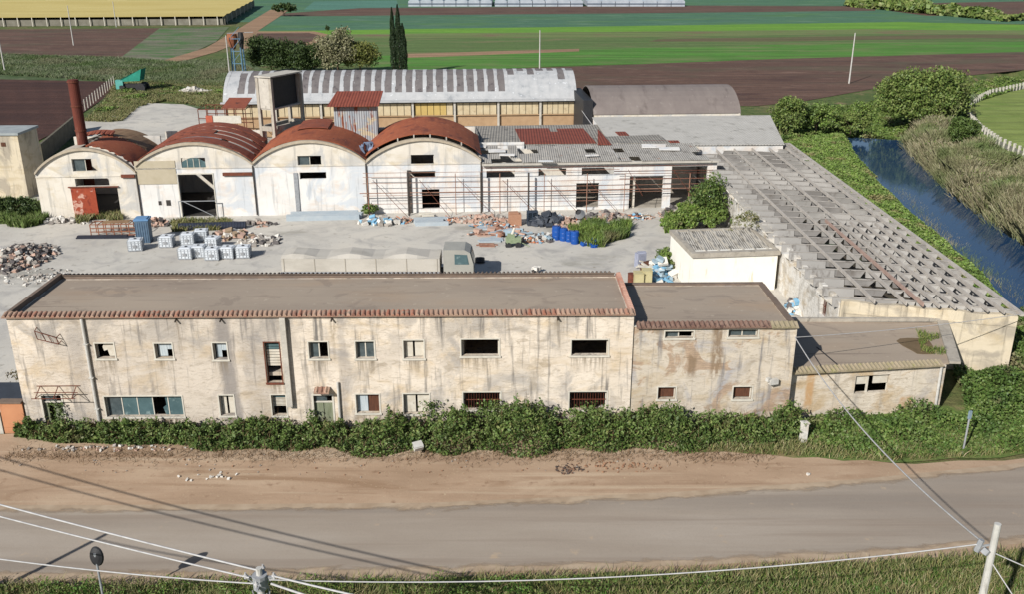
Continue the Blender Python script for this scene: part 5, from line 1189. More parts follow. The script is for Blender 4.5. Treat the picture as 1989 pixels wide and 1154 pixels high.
# pale reeds on the far bank
poly = [(49.0, 84), (49.2, 90), (51, 106), (53.8, 122), (57.2, 136), (66, 142), (67, 137), (63.5, 128), (62.5, 120), (62.5, 108), (63, 60), (44.4, 60), (47.2, 74)]
xy = scatter(poly, 110000); hr = 1.0 + 1.3 * vnoise(xy[:, 0], xy[:, 1], .5)
xy = xy + rng.normal(0, .25, size=xy.shape); V, F_ = blades(np.column_stack([xy, gz(xy[:, 0], xy[:, 1])]), hr, .06, .33, tip=.9, wind=(-.1, -.08))
tag(nbuild('reed_bed', V, F_, reed_m, loc=(58, 105, -1)), 'broad bed of pale tan reeds leaning over the far canal bank', 'reeds', kind='stuff')
xy = scatter(poly, 26000); xy = xy[vnoise(xy[:, 0], xy[:, 1], .33) > .45]; h = 1.1 + 1.5 * vnoise(xy[:, 0], xy[:, 1], .5)
P = np.column_stack([xy, gz(xy[:, 0], xy[:, 1]) + h * rng.uniform(.3, 1, len(xy))]); V, F_ = leaf_quads(P, .3, .1, .4)
tag(nbuild('reed_undergrowth', V, F_, willow, loc=(60, 110, -1)), 'green scrub showing between the pale reeds on the far bank', 'undergrowth', kind='stuff')
# scrub belt along the far bend
mass('bend_scrub', 'green scrub belt running to the right behind the canal bend', [(33, 124), (36, 138), (46, 148), (56, 157), (76, 180), (112, 211), (122, 206), (92, 182), (72, 160), (62, 146), (57, 138), (49, 139), (40, 132)], 70000,
     lambda x, y: .35 + 1.5 * vnoise(x, y, .3) ** 2, .3, bright_leaf)
mass('pasture_edge_scrub', 'green scrub between the canal bend and the white fence', [(57, 135), (64, 143), (76, 166), (98, 188), (118, 204), (126, 198), (98, 183), (78, 162), (70, 143), (66.5, 130), (60, 124)], 26000,
     lambda x, y: .15 + 1.0 * vnoise(x, y, .6) ** 1.4, .36, bright_leaf)
def atg(u, v): p = G(u, v); return (p.x, p.y, float(gz(p.x, p.y)))
tree('willow_bush', 'largest rounded bush, standing over the head of the canal', 'bush', (63.5, 147, -.3), 8.4, (8.6, 6.6, 5.2), willow, bark, 260, 100, .42, crown_z=3.8, group='bushes along the canal')
tree('willow_bush', 'grey-green bush directly right of the largest canal bush', 'bush', (74, 161, 0), 4.4, (5.0, 4, 2.4), leafmat('grey_green_leaf', [(.12, .15, .08, 1), (.16, .19, .11, 1), (.07, .1, .04, 1)]), bark, 130, 70, .4, crown_z=1.9, group='bushes along the canal')
tree('willow_bush', 'dark green bush among the pale reeds on the far bank', 'bush', (60.5, 124.5, 0), 5.2, (2.7, 2.6, 2.6), leafmat('mid_dark_leaf', [(.04, .07, .015, 1), (.07, .11, .025, 1), (.10, .13, .04, 1)]), bark, 80, 70, .32, crown_z=2.4, group='bushes along the canal')
tree('willow_bush', 'upright pale-topped bush behind the grey barrel roof end', 'bush', (39.5, 134, 0), 6.0, (3.1, 2.8, 3.4), willow, bark, 70, 70, .32, crown_z=3.0, group='bushes along the canal')
tree('willow_bush', 'rounded dark bush right of the pale-topped bush', 'bush', (44.5, 136.5, 0), 4.4, (3.4, 2.8, 2.7), bright_leaf, bark, 70, 70, .32, crown_z=2.2, group='bushes along the canal')
tree('willow_bush', 'low spreading bush between the rounded dark bush and the canal head', 'bush', (50.5, 139, -.3), 3.6, (4.0, 2.6, 1.8), willow, bark, 80, 70, .36, crown_z=1.7, group='bushes along the canal')
# trees beyond the long hall
for (u, v, h, rx, m_, lab) in ((528, 136, 6.6, 4.4, dark_leaf, 'dark green tree nearest the blue silo tower'), (572, 136, 5.8, 4.4, dark_leaf, 'dark green tree second from the silo tower'), (604, 136, 5.0, 3.0, dark_leaf, 'smallest dark tree of the clump behind the hall'),
                               (657, 137, 7.6, 4.0, pale_leaf, 'pale bare-looking tree behind the hall roof'), (700, 136, 6.2, 3.6, olive_y, 'yellow-green tree right of the pale tree')):
    p = G(u, v + 6); tree('broadleaf_tree', lab, 'tree', (p.x, p.y, 0), h + 1.2, (rx * 1.4, rx * 1.1, h * .68), m_, bark, 190, 70, .42, crown_z=h * .58, group='trees behind the long hall')
def cypress(u, h, r, lab):
    p = G(u, 146); t_ = thing('cypress_tree', lab, 'tree', (p.x, p.y, 0), 'cypresses behind the long hall')
    MB().tube((p.x, p.y, -.1), (p.x, p.y, h * .8), .16, .04, 8).build('trunk', bark, t_)
    n = 9000; z = rng.uniform(0, 1, n) ** .8; a = rng.uniform(0, 2 * math.pi, n)
    rr = r * np.interp(z, [0, .12, .5, .85, 1], [.55, .95, 1, .5, .04]) * (.75 + .3 * np.sin(a * 3 + z * 22) * .5 + .2 * rng.uniform(-1, 1, n))
    P = np.column_stack([p.x + np.cos(a) * rr, p.y + np.sin(a) * rr, .4 + z * (h - .4)]); V, F_ = leaf_quads(P, .28, -.6, .4); nbuild('crown', V, F_, cyp_leaf, t_)
cypress(766, 14.0, .75, 'slender left cypress of the dark pair'); cypress(777, 14.6, .85, 'tallest cypress, in the middle of the dark group'); cypress(785, 10.8, .9, 'shorter cypress at the right of the dark group')
# far little tree in the fields and the tree line
for (u, v, h, r_) in ((552, 31, 5.5, 6), (636, 62, 2.2, .8)):
    p = G(u, v); tree('field_tree', 'lone dark shrub on the field track' if v < 40 else 'tiny dark shrub at the corner of the bare field', 'tree', (p.x, p.y, 0), h, (r_, r_ * .7, h * .45), dark_leaf, bark, 60, 40, .8 if v < 40 else .3)
for (u, h) in ((330, 4), (352, 5), (375, 4)):
    p = G(u, 6); tree('field_tree', 'dark tree on the horizon edge, %s of three above the yellow netting' % {330: 'left', 352: 'middle', 375: 'right'}[u], 'tree', (p.x, p.y, 0), h, (6, 4, h * .45), dark_leaf, bark, 40, 40, 1.0, group='distant trees above the yellow netting')
mass('far_scrub', 'line of distant scrub along the field boundary at the upper right', [G(1640, 12)[:2], G(1950, 42)[:2], G(1989, 40)[:2], G(1720, 4)[:2], G(1650, 4)[:2]], 9000, lambda x, y: 1 + 3 * vnoise(x, y, .12), 2.0, willow)
# bushes inside the yard along the ruined shed
for (u, v, h, r_, lab) in ((1378, 440, 5.2, 2.3, 'tallest green shrub against the ruined shed wall'), (1345, 446, 3.0, 2.2, 'medium shrub left of the tallest yard shrub'), (1418, 447, 2.8, 2.2, 'shrub squeezed between white store and ruined wall'), (1306, 446, 1.5, 1.5, 'lowest tuft-like shrub at the left of the yard shrubs')):
    p = G(u, v); tree('yard_shrub', lab, 'bush', (min(p.x, 19.0), p.y, 0), h, (r_, r_, h * .46), bright_leaf if h < 4 else hedge_leaf, bark, 70, 70, .26, crown_z=h * .5, group='shrubs beside the ruined shed')
p = G(1310, 522); tree('yard_shrub', 'small shrub squeezed against the left wall of the white store', 'bush', (13.0, p.y, 0), 1.8, (.8, 2.2, .9), bright_leaf, bark, 40, 60, .18, crown_z=.9, group='shrubs beside the ruined shed')
def tufts(name, label, pix, n, h, m, wd=.05, z=.05, lean=.35):
    poly = [(G(*q).x, G(*q).y) for q in pix]; xy = scatter(poly, n); xy = xy[vnoise(xy[:, 0], xy[:, 1], 1.3) > .32]; c0 = xy.mean(0)
    V, F_ = blades(np.column_stack([xy, gz(xy[:, 0], xy[:, 1]) + z]), h, wd, lean); return tag(nbuild(name, V, F_, m, loc=(float(c0[0]), float(c0[1]), 0)), label, 'weeds', kind='stuff')
tufts('yard_weeds', 'patch of tall green weeds behind the blue drums', [(1105, 452), (1150, 438), (1225, 440), (1222, 462), (1175, 482), (1130, 482)], 7000, .9, bright_leaf, .09)
tufts('yard_weeds', 'thin weeds growing at the foot of the shrubs by the garage', [(1290, 425), (1340, 405), (1350, 450), (1290, 455)], 2500, .8, bright_leaf, .09)
tufts('yard_weeds', 'dry weeds before the second vaulted workshop', [(335, 432), (450, 432), (450, 448), (335, 452)], 3500, .6, dry_m, .08)
tufts('yard_weeds', 'dry weeds at the foot of the red gate', [(150, 424), (235, 421), (240, 432), (150, 436)], 1600, .7, dry_m, .08)
tufts('yard_weeds', 'green and dry weeds between the left house and the first vault', [(0, 440), (0, 395), (75, 400), (95, 430), (60, 446)], 6000, .9, grass_m, .09)
p = G(718, 420); tree('wall_bush', 'small green bush at the wall between the third and fourth vaults', 'bush', (p.x, p.y, 0), 1.5, (1.0, .7, .75), bright_leaf, bark, 30, 50, .18)
p = G(30, 415); tree('dark_bush', 'dark overgrown bush in front of the left house', 'bush', (p.x, p.y - 1, 0), 2.2, (4, 1.6, 1.2), dark_leaf, bark, 80, 50, .3)
# weeds behind the yard, left
tufts('back_weeds', 'tangled green and tan weeds behind the yard concrete', [(226, 160), (440, 160), (438, 212), (390, 208), (320, 196), (270, 208), (235, 238), (165, 236), (205, 195)], 60000, .55, dry_m, .08, lean=.6)
tufts('back_reeds', 'belt of grey-green reeds crossing the fields behind the yard', [(-40, 106), (230, 114), (340, 122), (450, 116), (500, 142), (430, 172), (232, 160), (-40, 143)], 110000, .7, leafmat('grey_green_reed', [(.08, .12, .045, 1), (.14, .17, .09, 1), (.20, .20, .13, 1), (.05, .09, .025, 1)], .1, dark=(.06, .1, .025, 1), dry=((.16, .15, .09, 1), .05, .55)), .09, lean=.6)
# foreground hedge at the bottom edge
def ptop(x): return 1
xs_ = rng.uniform(-26, 26, 100000); yf = np.interp(xs_, [-20, -4, 8, 17, 26], [32.85, 33.2, 33.75, 34.5, 35.5]); dy_ = rng.uniform(0, 1, 100000) ** .8 * 6
keep = (vnoise(xs_, dy_, 1.3) > .3)
hh = np.interp(xs_, [-20, 0, 5, 12, 26], [1.0, .8, .5, .22, .25]) * (.3 + 1.1 * vnoise(xs_, dy_, 1.7)) * np.clip(dy_ / .8, .25, 1)
P = np.column_stack([xs_, yf - dy_, .08 + hh * rng.uniform(.1, 1, 100000)])[keep]
V, F_ = leaf_quads(P, .12, .1, .5); tag(nbuild('roadside_scrub', V, F_, leafmat('roadside_leaf', [(.09, .15, .03, 1), (.14, .18, .04, 1), (.06, .1, .02, 1), (.2, .18, .07, 1)], .8, dark=(.06, .13, .02, 1)), loc=(0, 31, 0)), 'mixed green and yellowish scrub along the near road edge', 'scrub', kind='stuff')
n = 34000; xs_ = rng.uniform(-26, 26, n); yf = np.interp(xs_, [-20, -4, 8, 17, 26], [32.95, 33.3, 33.85, 34.6, 35.6]); dy_ = rng.uniform(0, 1, n) * 5
V, F_ = blades(np.column_stack([xs_, yf - dy_, np.full(n, .08)]), .45, .03, .45); tag(nbuild('roadside_grass', V, F_, dry_m, loc=(0, 31, 0)), 'thin yellowing grass blades along the near road edge', 'grass', kind='stuff')
n = 3500; xs_ = rng.uniform(-27, 14, n); ys_ = 43.75 + rng.normal(0, .45, n) + .03 * xs_ * 0; V, F_ = blades(np.column_stack([xs_, ys_, np.full(n, .07)]), .22, .03, .7)
tag(nbuild('hedge_litter', V, F_, twig_m, loc=(-5, 43.7, 0)), 'brown dead stalks along the foot of the hedge', 'dead grass', kind='stuff')

mass('back_scrub', 'low green scrub patches among the tan weeds behind the yard', [tuple(G(240, 168)[:2]), tuple(G(430, 172)[:2]), tuple(G(436, 186)[:2]), tuple(G(300, 190)[:2]), tuple(G(200, 225)[:2]), tuple(G(170, 232)[:2])], 16000,
     lambda x, y: .9 * vnoise(x, y, .5) ** 2 + .1, .3, bright_leaf)
# ================================================================ POLES AND CABLES
cable_m = mat('pale_cable', C(200, 198, 196), C(170, 168, 168), 3, rough=.6)
pole_m = mat('concrete_pole', C(206, 204, 198), C(180, 176, 170), 1.5, patches=((C(150, 146, 138), 1.5, .58, .66, (3, 3, .5)),), bump=.2)
def pole(name, label, x, y, h, r0=.16, r1=.1, m=None, group=None, cross=False, ins=0, loc_z=0.):
    t_ = thing(name, label, 'pole', (x, y, loc_z), group)
    mb = MB(); mb.tube((x, y, loc_z - .2), (x, y, loc_z + h), r0, r1, 12); mb.build('shaft', m or pole_m, t_)
    if cross:
        mb = MB(); mb.bar((x - .5, y, h - .35), (x + .5, y, h - .35), .07); mb.bar((x, y - .4, h - .55), (x, y + .4, h - .55), .07); mb.bar((x - .45, y, h - .35), (x, y, h - .8), .03); mb.bar((x + .45, y, h - .35), (x, y, h - .8), .03); mb.build('crossarm', steel_g, t_)
        for k in range(ins):
            a = k * math.pi * 2 / ins; q = Vector((x + .45 * math.cos(a), y + .42 * math.sin(a), h - .3)); mb = MB(); mb.tube(q - Vector((0, 0, .1)), q + Vector((0, 0, .12)), .05, .03, 8); mb.tube(q, q + Vector((0, 0, .04)), .08, .06, 8); mb.build('insulator', cable_m, t_)
    return t_
def cable(label, p0, p1, sag, r=.03, group='overhead cables'):
    p0, p1 = Vector(p0), Vector(p1); n = 26; pts = [p0.lerp(p1, i / n) - Vector((0, 0, 4 * sag * (i / n) * (1 - i / n))) for i in range(n + 1)]
    return tag(MB().path(pts, r, 6).build('cable', cable_m, loc=p0, smooth=True), label, 'cable', group)
pm = pole('utility_pole', 'grey concrete utility pole with crossarms at the bottom edge, left of centre', -8.0, 24.6, 7.15, cross=True, ins=4, group='concrete utility poles')
pr = pole('utility_pole', 'white concrete utility pole leaning into the bottom right corner', 14.5, 23.7, 9.4, .16, .1, group='concrete utility poles')
mb = MB(); mb.bar((14.1, 23.75, 8.55), (14.6, 23.7, 8.7), .05); mb.tube((14.05, 23.75, 8.4), (14.15, 23.75, 8.8), .09, n=8); mb.tube((14.25, 23.7, 8.35), (14.35, 23.7, 8.5), .12, n=8); mb.build('bracket', steel_g, pr)
pole('utility_pole', 'utility pole standing left of the mirror, mostly outside the picture', -25.6, 27.3, 7.4, group='concrete utility poles')
# transformer-like spacer at the middle pole
mb = MB()
for k in range(8): a = k * .8; mb.tube((-8 + .28 * math.cos(a), 24.6 + .28 * math.sin(a), 6.3), (-8 + .12 * math.cos(a), 24.6 + .12 * math.sin(a), 5.4), .02, n=5)
mb.tube((-8, 24.6, 6.9), (-8, 24.6, 6.4), .24, n=10); mb.build('cable_loops', steel_g, pm)
cable('upper thick pale cable running up to the left from the middle pole', (-8.1, 24.75, 6.95), (-60, 44.9, 9.0), .9, .033)
cable('lower thick pale cable beneath it, also running left from the middle pole', (-8.3, 24.5, 6.85), (-60.4, 44.2, 8.6), .9, .03)
cable('thin pale cable sagging left from the middle pole past the mirror', (-8.2, 24.6, 6.55), (-25.6, 27.3, 7.1), .35, .025)
cable('long pale cable following the near road edge between both poles', (-7.8, 24.6, 6.7), (14.15, 23.75, 8.65), .55, .022)
cable('first of two short cables leaving the bottom edge right of the middle pole', (-7.6, 24.6, 6.85), (8, 19.5, 7.6), .3, .035)
cable('second of two short cables leaving the bottom edge right of the middle pole', (-7.6, 24.4, 6.7), (6, 18.6, 7.3), .3, .04)
ca = FB(FB.L - .02, .1, 5.55)
cable('pale cable crossing the road from the annex corner to the right pole', ca, (14.2, 23.75, 8.7), .75, .03)
cable('thin pale cable crossing above the low shed roof towards the right', ca, (44, 58, 4.6), .5, .02)
cable('short cable leaving the right pole towards the corner', (14.5, 23.7, 8.4), (24, 21.5, 5.5), .2, .02)
cable('second short cable leaving the right pole towards the corner', (14.5, 23.7, 8.1), (17, 19.5, 4.5), .1, .018)
# convex traffic mirror
tm = thing('traffic_mirror', 'round traffic mirror on a thin pole seen from behind at the lower left', 'mirror', (-16.6, 31.2, 0))
MB().tube((-16.6, 31.2, -.1), (-16.6, 31.2, 2.9), .045, n=10).build('pole', steel_g, tm)
mb = MB(); n_ = Vector((.15, .98, -.12)).normalized(); c_ = Vector((-16.6, 31.27, 2.72)); x_ = n_.cross(Vector((0, 0, 1))).normalized(); y_ = x_.cross(n_); k = 20; rings = [(.0, -.12), (.2, -.1), (.34, -.04), (.38, .03)]
vs = [c_ + n_ * rings[0][1]]
for r_, d_ in rings[1:]: vs += [c_ + n_ * d_ + (x_ * math.cos(2 * math.pi * i / k) * r_ * .8 + y_ * math.sin(2 * math.pi * i / k) * r_ * 1.15) for i in range(k)]
fs = [(0, 1 + i, 1 + (i + 1) % k) for i in range(k)]
for q in range(2): fs += [(1 + q * k + i, 1 + (q + 1) * k + i, 1 + (q + 1) * k + (i + 1) % k, 1 + q * k + (i + 1) % k) for i in range(k)]
fs.append(tuple(range(1 + 2 * k, 1 + 3 * k))); mb.add(vs, fs); mb.build('mirror_back', blk, tm, smooth=False)
mb = MB(); mb.bar(c_ - Vector((0, .02, .2)), c_ - Vector((0, .1, -.2)), .1, .05); mb.build('clamp', steel_g, tm)
# thin sign pole on the right verge
p = G(1869, 885); ps = thing('marker_post', 'thin grey post with a small pale plate on the right verge', 'post', (p.x, p.y, 0))
zt = AY(1874, 800, p.y).z
MB().tube((p.x, p.y, -.1), (p.x, p.y, zt), .05, n=8).build('shaft', steel_g, ps); MB().cbox((p.x, p.y, zt - .2), (.16, .1, .45), .3).build('plate', mat('blue_grey_plate', C(140, 160, 176), C(120, 140, 150), 3), ps)
p = G(1560, 862); tag(MB().cbox((p.x, p.y + .1, .6), (.32, .32, 1.2), .2).cbox((p.x, p.y + .1, 1.23), (.4, .4, .06), .2).build('stone_pillar', ruin_m, loc=(p.x, p.y, 0)), 'short mossy stone gate pillar at the right end of the hedge', 'pillar')
# far field poles
for (u, v, vt, lab) in ((1649, 162, 63, 'white field pole in front of the ploughed field'), (1048, 150, 58, 'thin pole just behind the long hall roof'), (143, 88, 10, 'pole on the ploughed strip below the yellow netting'), (10, 141, 70, 'pole at the far left between the ploughed fields'), (447, 152, 68, 'pole beside the blue silo tower'), (226, 52, 2, 'fainter pole in front of the yellow netting, right of the other')):
    p = G(u, v); h = AY(u, vt, p.y).z; pole('field_pole', lab, p.x, p.y, h, .16, .1, group='poles in the fields')
# ================================================================ FENCES
def post_fence(name, label, pts, step, h, r, m, rail=False, wall_h=0, wallm=None):
    c0 = pts[0]; t_ = thing(name, label, 'fence', (c0[0], c0[1], 0)); d = 0
    for (x1, y1), (x2, y2) in zip(pts[:-1], pts[1:]):
        L = math.hypot(x2 - x1, y2 - y1)
        while d < L:
            f = d / L; x, y = x1 + (x2 - x1) * f, y1 + (y2 - y1) * f; MB().cbox((x, y, h / 2), (r, r, h), .3).build('post', m, t_); d += step
        d -= L
    mb = MB()
    for a, b in zip(pts[:-1], pts[1:]):
        if wall_h: mb.bar((*a, wall_h / 2), (*b, wall_h / 2), .06, wall_h)
        for z in ((h * .9, h * .55) if rail else (h * .92,)): mb.tube((*a, z), (*b, z), .02, n=4)
    mb.build('wire', wallm or steel_g, t_); return t_
post_fence('pasture_fence', 'curving fence of short white concrete posts around the right pasture', [(64.4, 104), (66.4, 116), (67.2, 128), (69.3, 138), (73, 150), (79.5, 163), (88, 174), (104, 188), (124, 204)], 1.5, 1.25, .26, trim_m, True, .7, mat('grey_fence_mesh', C(150, 150, 140), C(120, 120, 108), 2))
a, b = G(222, 166), G(165, 215); post_fence('field_fence', 'thin white post fence beside the dark ploughed field', [(a.x, a.y), (b.x, b.y), (G(150, 232).x, G(150, 232).y)], 2.6, 1.9, .12, trim_m, True)
# netting shelter
q0, q1, q2, q3 = G(-120, 52), G(437, 48), G(497, 12), G(-120, 12); hN = 3.0
ns = thing('netting_shelter', 'large flat yellow netting shelter on white posts in the upper left', 'shelter', (q1.x, q1.y, 0))
t = NT('yellow_netting', .9); c = t.ramp(t.noise(.06, 6, (.3, 1, 1)), [(.3, C(196, 176, 104)), (.7, C(214, 196, 128))]); c = t.mix(t.mul(t.wave(.12, 'Y', .4, .1), .25), c, C(160, 140, 76)); t.col(c)
mb = MB(); N = 14
for i in range(N):
    f0, f1 = i / N, (i + 1) / N; zz0 = lambda f: hN + .35 * abs(math.sin(f * math.pi * N / 2))
    A, B, C_, D_ = q0.lerp(q3, f0), q1.lerp(q2, f0), q1.lerp(q2, f1), q0.lerp(q3, f1)
    for p, f in ((A, f0), (B, f0), (C_, f1), (D_, f1)): p.z = zz0(f)
    mb.prism([A, B, C_, D_], (0, 0, .05))
mb.build('netting_top', t.m, ns)
mb = MB(); gn = mat('grey_side_netting', C(142, 138, 126), C(112, 108, 96), .5); mb.bar((q0.x, q0.y + .6, 1.1), (q1.x, q1.y + .6, 1.1), .05, 2.1); mb.bar((q1.x - .6, q1.y, 1.6), (q2.x - .6, q2.y, 1.6), .05, 2.6); mb.build('side_netting', gn, ns)
for i in range(20):
    p = q0.lerp(q1, (i + .5) / 20); MB().cbox((p.x, p.y, hN / 2), (.24, .24, hN), 0).build('post', trim_m, ns)
for i in range(8): p = q1.lerp(q2, (i + .5) / 8); MB().cbox((p.x, p.y, hN / 2), (.24, .24, hN), 0).build('post', trim_m, ns)
# far greenhouses
gh_m = mat('milky_greenhouse_film', C(186, 192, 200), C(160, 168, 178), .3, rough=.4)
for k, (u0, u1) in enumerate(((792, 955), (960, 1132), (1140, 1330))):
    a, b = G(u0, 12), G(u1, 12); t_ = thing('greenhouse', ['left', 'middle', 'right'][k] + ' section of the row of pale plastic greenhouses at the top edge', 'greenhouse', (a.x, a.y, 0), 'row of greenhouses'); n = 7; Wd = (b.x - a.x) / n
    for i in range(n):
        x0 = a.x + Wd * i + .3; pr_ = [(x0, 0), (x0, 2.4)] + [(x0 + (Wd - .3) * j / 6, 2.4 + 1.6 * math.sin(math.pi * j / 6)) for j in range(1, 6)] + [(x0 + Wd - .3, 2.4), (x0 + Wd - .3, 0)]
        MB().prism([(x, a.y, z) for x, z in pr_], (0, 34, 0)).build('tunnel', gh_m, t_)
    mb = MB(); mb.bar((a.x, a.y - .1, 1.2), (b.x, a.y - .1, 1.2), .08, .5); mb.build('side_vent', mat('vent_blue_grey', C(96, 108, 124), C(80, 90, 104), 1), t_)
# few far white sheds above the netting
for (u, lab) in ((108, 'small white far building left of two above the netting'), (228, 'small white far building right of two above the netting')):
    p = G(u, 3); b_ = thing('far_shed', lab, 'shed', (p.x, p.y, 0)); MB().box(p.x - 5, p.x + 5, p.y, p.y + 8, 0, 3.5).build('wall', trim_m, b_); MB().prism([(p.x - 5.3, p.y - .3, 3.5), (p.x + 5.3, p.y - .3, 3.5), (p.x, p.y - .3, 5)], (0, 8.6, 0)).build('roof', tile_b, b_)
# ================================================================ SILO TOWER BEHIND THE HALL
p = G(466, 150); x, y = p.x, p.y; zt = AY(466, 62, y).z; st = thing('silo_tower', 'narrow blue lattice tower carrying a rusty hopper head behind the long hall', 'tower', (x, y, 0))
blue_m = mat('faded_blue_steel', C(120, 160, 186, K), C(96, 132, 160, K), 2)
mb = MB()
for sx, sy in ((-1.1, -1), (1.1, -1), (1.1, 1), (-1.1, 1)): mb.bar((x + sx, y + sy, 0), (x + sx * .9, y + sy * .9, zt - 3), .22)
mb.build('leg', blue_m, st); mb = MB()
for z in (3, 5.5, 8): mb.bar((x - 1.1, y - 1, z), (x + 1.1, y - 1, z), .12); mb.bar((x - 1.1, y - 1, z), (x + 1.1, y - 1, z + 2.4), .08)
mb.build('brace', blue_m, st)
mb = MB(); mb.tube((x - .8, y, zt - 3.4), (x - .8, y, zt - 1.4), .5, 1.1, 12); mb.tube((x - .8, y, zt - 1.4), (x - .8, y, zt - .3), 1.1, 1.0, 12); mb.build('hopper', mat('orange_rust', C(176, 116, 84, K), C(140, 84, 60, K), 1), st)
mb = MB(); mb.tube((x + 1.0, y, zt - 3.4), (x + 1.0, y, zt - 1.2), .3, .7, 10); mb.tube((x + 1.0, y, zt - 1.2), (x + 1.0, y, zt), .7, .5, 10); mb.build('cyclone', blk, st)
mb = MB(); mb.bar((x - 1.8, y, zt - .2), (x + 3.6, y + .3, zt), .12); mb.build('pipe', steel_g, st)
# ================================================================ ARTICULATED TRUCK
tr = thing('articulated_truck', 'long low beige dropside truck parked broadside in the middle of the yard', 'truck', (-11.3, 74.6, 0))
tarp = mat('beige_truck_cover', C(206, 200, 189, 1.4), C(196, 190, 179, 1.4), .35, rough=.8, patches=((C(186, 180, 169, 1.4), .5, .5, .66, (.6, 1, 1.6)),))
a = G(556, 530); b = G(921, 530); x0, x1, yf = -18.5, -3.1, 71.0
xc = x1 - 2.4
MB().box(x0, xc - .3, yf, yf + 2.5, 1.15, 2.25).build('dropside_body', tarp, tr)
mb = MB(); n_ = 14
for q in range(n_):      # slack cover over the load
    xa_, xb_ = x0 + (xc - .3 - x0) * q / n_, x0 + (xc - .3 - x0) * (q + 1) / n_; za_, zb_ = 2.42 + .16 * math.sin(q * 1.3), 2.42 + .16 * math.sin(q * 1.3 + 1.3)
    mb.hexa([(xa_, yf - .02, 2.253), (xb_, yf - .02, 2.253), (xb_, yf + 2.52, 2.253), (xa_, yf + 2.52, 2.253), (xa_, yf + .35, za_), (xb_, yf + .35, zb_), (xb_, yf + 2.1, zb_), (xa_, yf + 2.1, za_)])
mb.build('load_cover', tarp, tr)
MB().box(x0, xc - .3, yf - .02, yf + 2.52, 1.0, 1.14).build('trailer_frame', steel_g, tr)
for i in range(6): xx = x0 + .2 + (xc - .7 - x0) * i / 5; MB().box(xx - .03, xx + .03, yf - .03, yf - .005, 1.15, 2.24).build('side_post', mat('strap_grey', C(186, 178, 164, K), C(176, 168, 154, K), 2), tr)
MB().box(x0 - .14, x0 + .5, yf + .05, yf + 2.45, .42, .98).build('rear_guard', mat('dark_blue_bumper', (.01, .016, .04, 1), (.016, .02, .05, 1), 2, rough=.4), tr)
mb = MB(); mb.prism([(xc, yf + .05, .6), (x1, yf + .05, .6), (x1, yf + .05, 1.75), (x1 - .25, yf + .05, 2.7), (x1 - .7, yf + .05, 2.95), (xc, yf + .05, 2.95)], (0, 2.35, 0)); cb_ = mb.build('cab', mat('cab_paint', C(182, 180, 170, K), C(170, 168, 160, K), 1, rough=.5), tr)
MB().prism([(x1 - 1.5, yf + .03, 1.75), (x1 - .35, yf + .03, 1.75), (x1 - .5, yf + .03, 2.55), (x1 - 1.5, yf + .03, 2.6)], (0, .012, 0)).build('side_window', glass_b, cb_)
MB().prism([(x1 + .01, yf + .2, 1.8), (x1 - .2, yf + .2, 2.62), (x1 - .2, yf + 2.2, 2.62), (x1 + .01, yf + 2.2, 1.8)], (.03, 0, .01)).build('windscreen', glass_m, cb_)
for y_ in (.15, 1.95): MB().box(x1 + .002, x1 + .03, yf + y_, yf + y_ + .35, .75, 1.0).build('headlight', glass_b, cb_)
mb = MB(); mb.box(x0 + .7, x1 - .2, yf + .8, yf + 1.7, .75, 1.0); mb.build('chassis', blk, tr)
for xx in (x0 + 1.6, x0 + 2.9, x0 + 4.2, x1 - 5.0, x1 - 1.3):
    for yy in (yf + .02, yf + 2.1): w_ = MB().tube((xx, yy, .5), (xx, yy + .35, .5), .5, n=20).build('wheel', blk, tr); MB().tube((xx, yy - .01, .5), (xx, yy + .02, .5), .24, n=14).build('rim', steel_g, w_)
# ================================================================ IBC TANKS
ibc_w = mat('white_tank_plastic', C(226, 230, 234), C(206, 212, 218), 2, rough=.5); 
def ibc():
    t_ = thing('tank_cube', '', 'tank', (0, 0, 0), 'white caged liquid tanks')
    mb = MB(); b_ = .5; vs = []
    pr_ = [(-.5, -.56), (.5, -.56), (.56, -.5), (.56, .5), (.5, .56), (-.5, .56), (-.56, .5), (-.56, -.5)]
    mb.prism([(x_, y_, .16) for x_, y_ in pr_], (0, 0, .86)); k = .8; mb.hexa([(-.56, -.56, 1.02), (.56, -.56, 1.02), (.56, .56, 1.02), (-.56, .56, 1.02), (-.44, -.44, 1.1), (.44, -.44, 1.1), (.44, .44, 1.1), (-.44, .44, 1.1)])
    mb.build('bottle', ibc_w, t_)
    mb = MB()
    for z in (.2, .42, .64, .86, 1.04):
        for p_, q_ in (((-.6, -.6), (.6, -.6)), ((.6, -.6), (.6, .6)), ((.6, .6), (-.6, .6)), ((-.6, .6), (-.6, -.6))): mb.bar((*p_, z), (*q_, z), .03)
    for f in (-.6, -.3, 0, .3, .6):
        for p_ in ((f, -.6), (f, .6), (-.6, f), (.6, f)): mb.bar((*p_, .16), (*p_, 1.05), .03)
    mb.build('cage', mat('pale_cage', C(206, 210, 214), C(180, 186, 190), 3), t_)
    mb = MB(); mb.box(-.6, .6, -.6, .6, .1, .155)
    for f in (-.5, 0, .5): mb.box(f - .07, f + .07, -.6, .6, .0, .1)
    mb.build('pallet', steel_g, t_); MB().tube((0, 0, 1.1), (0, 0, 1.15), .12, n=12).build('lid', blk, t_)
    MB().cbox((0, -.615, .55), (.34, .012, .26)).build('label_plate', steel_g, t_); return t_
pt = ibc()
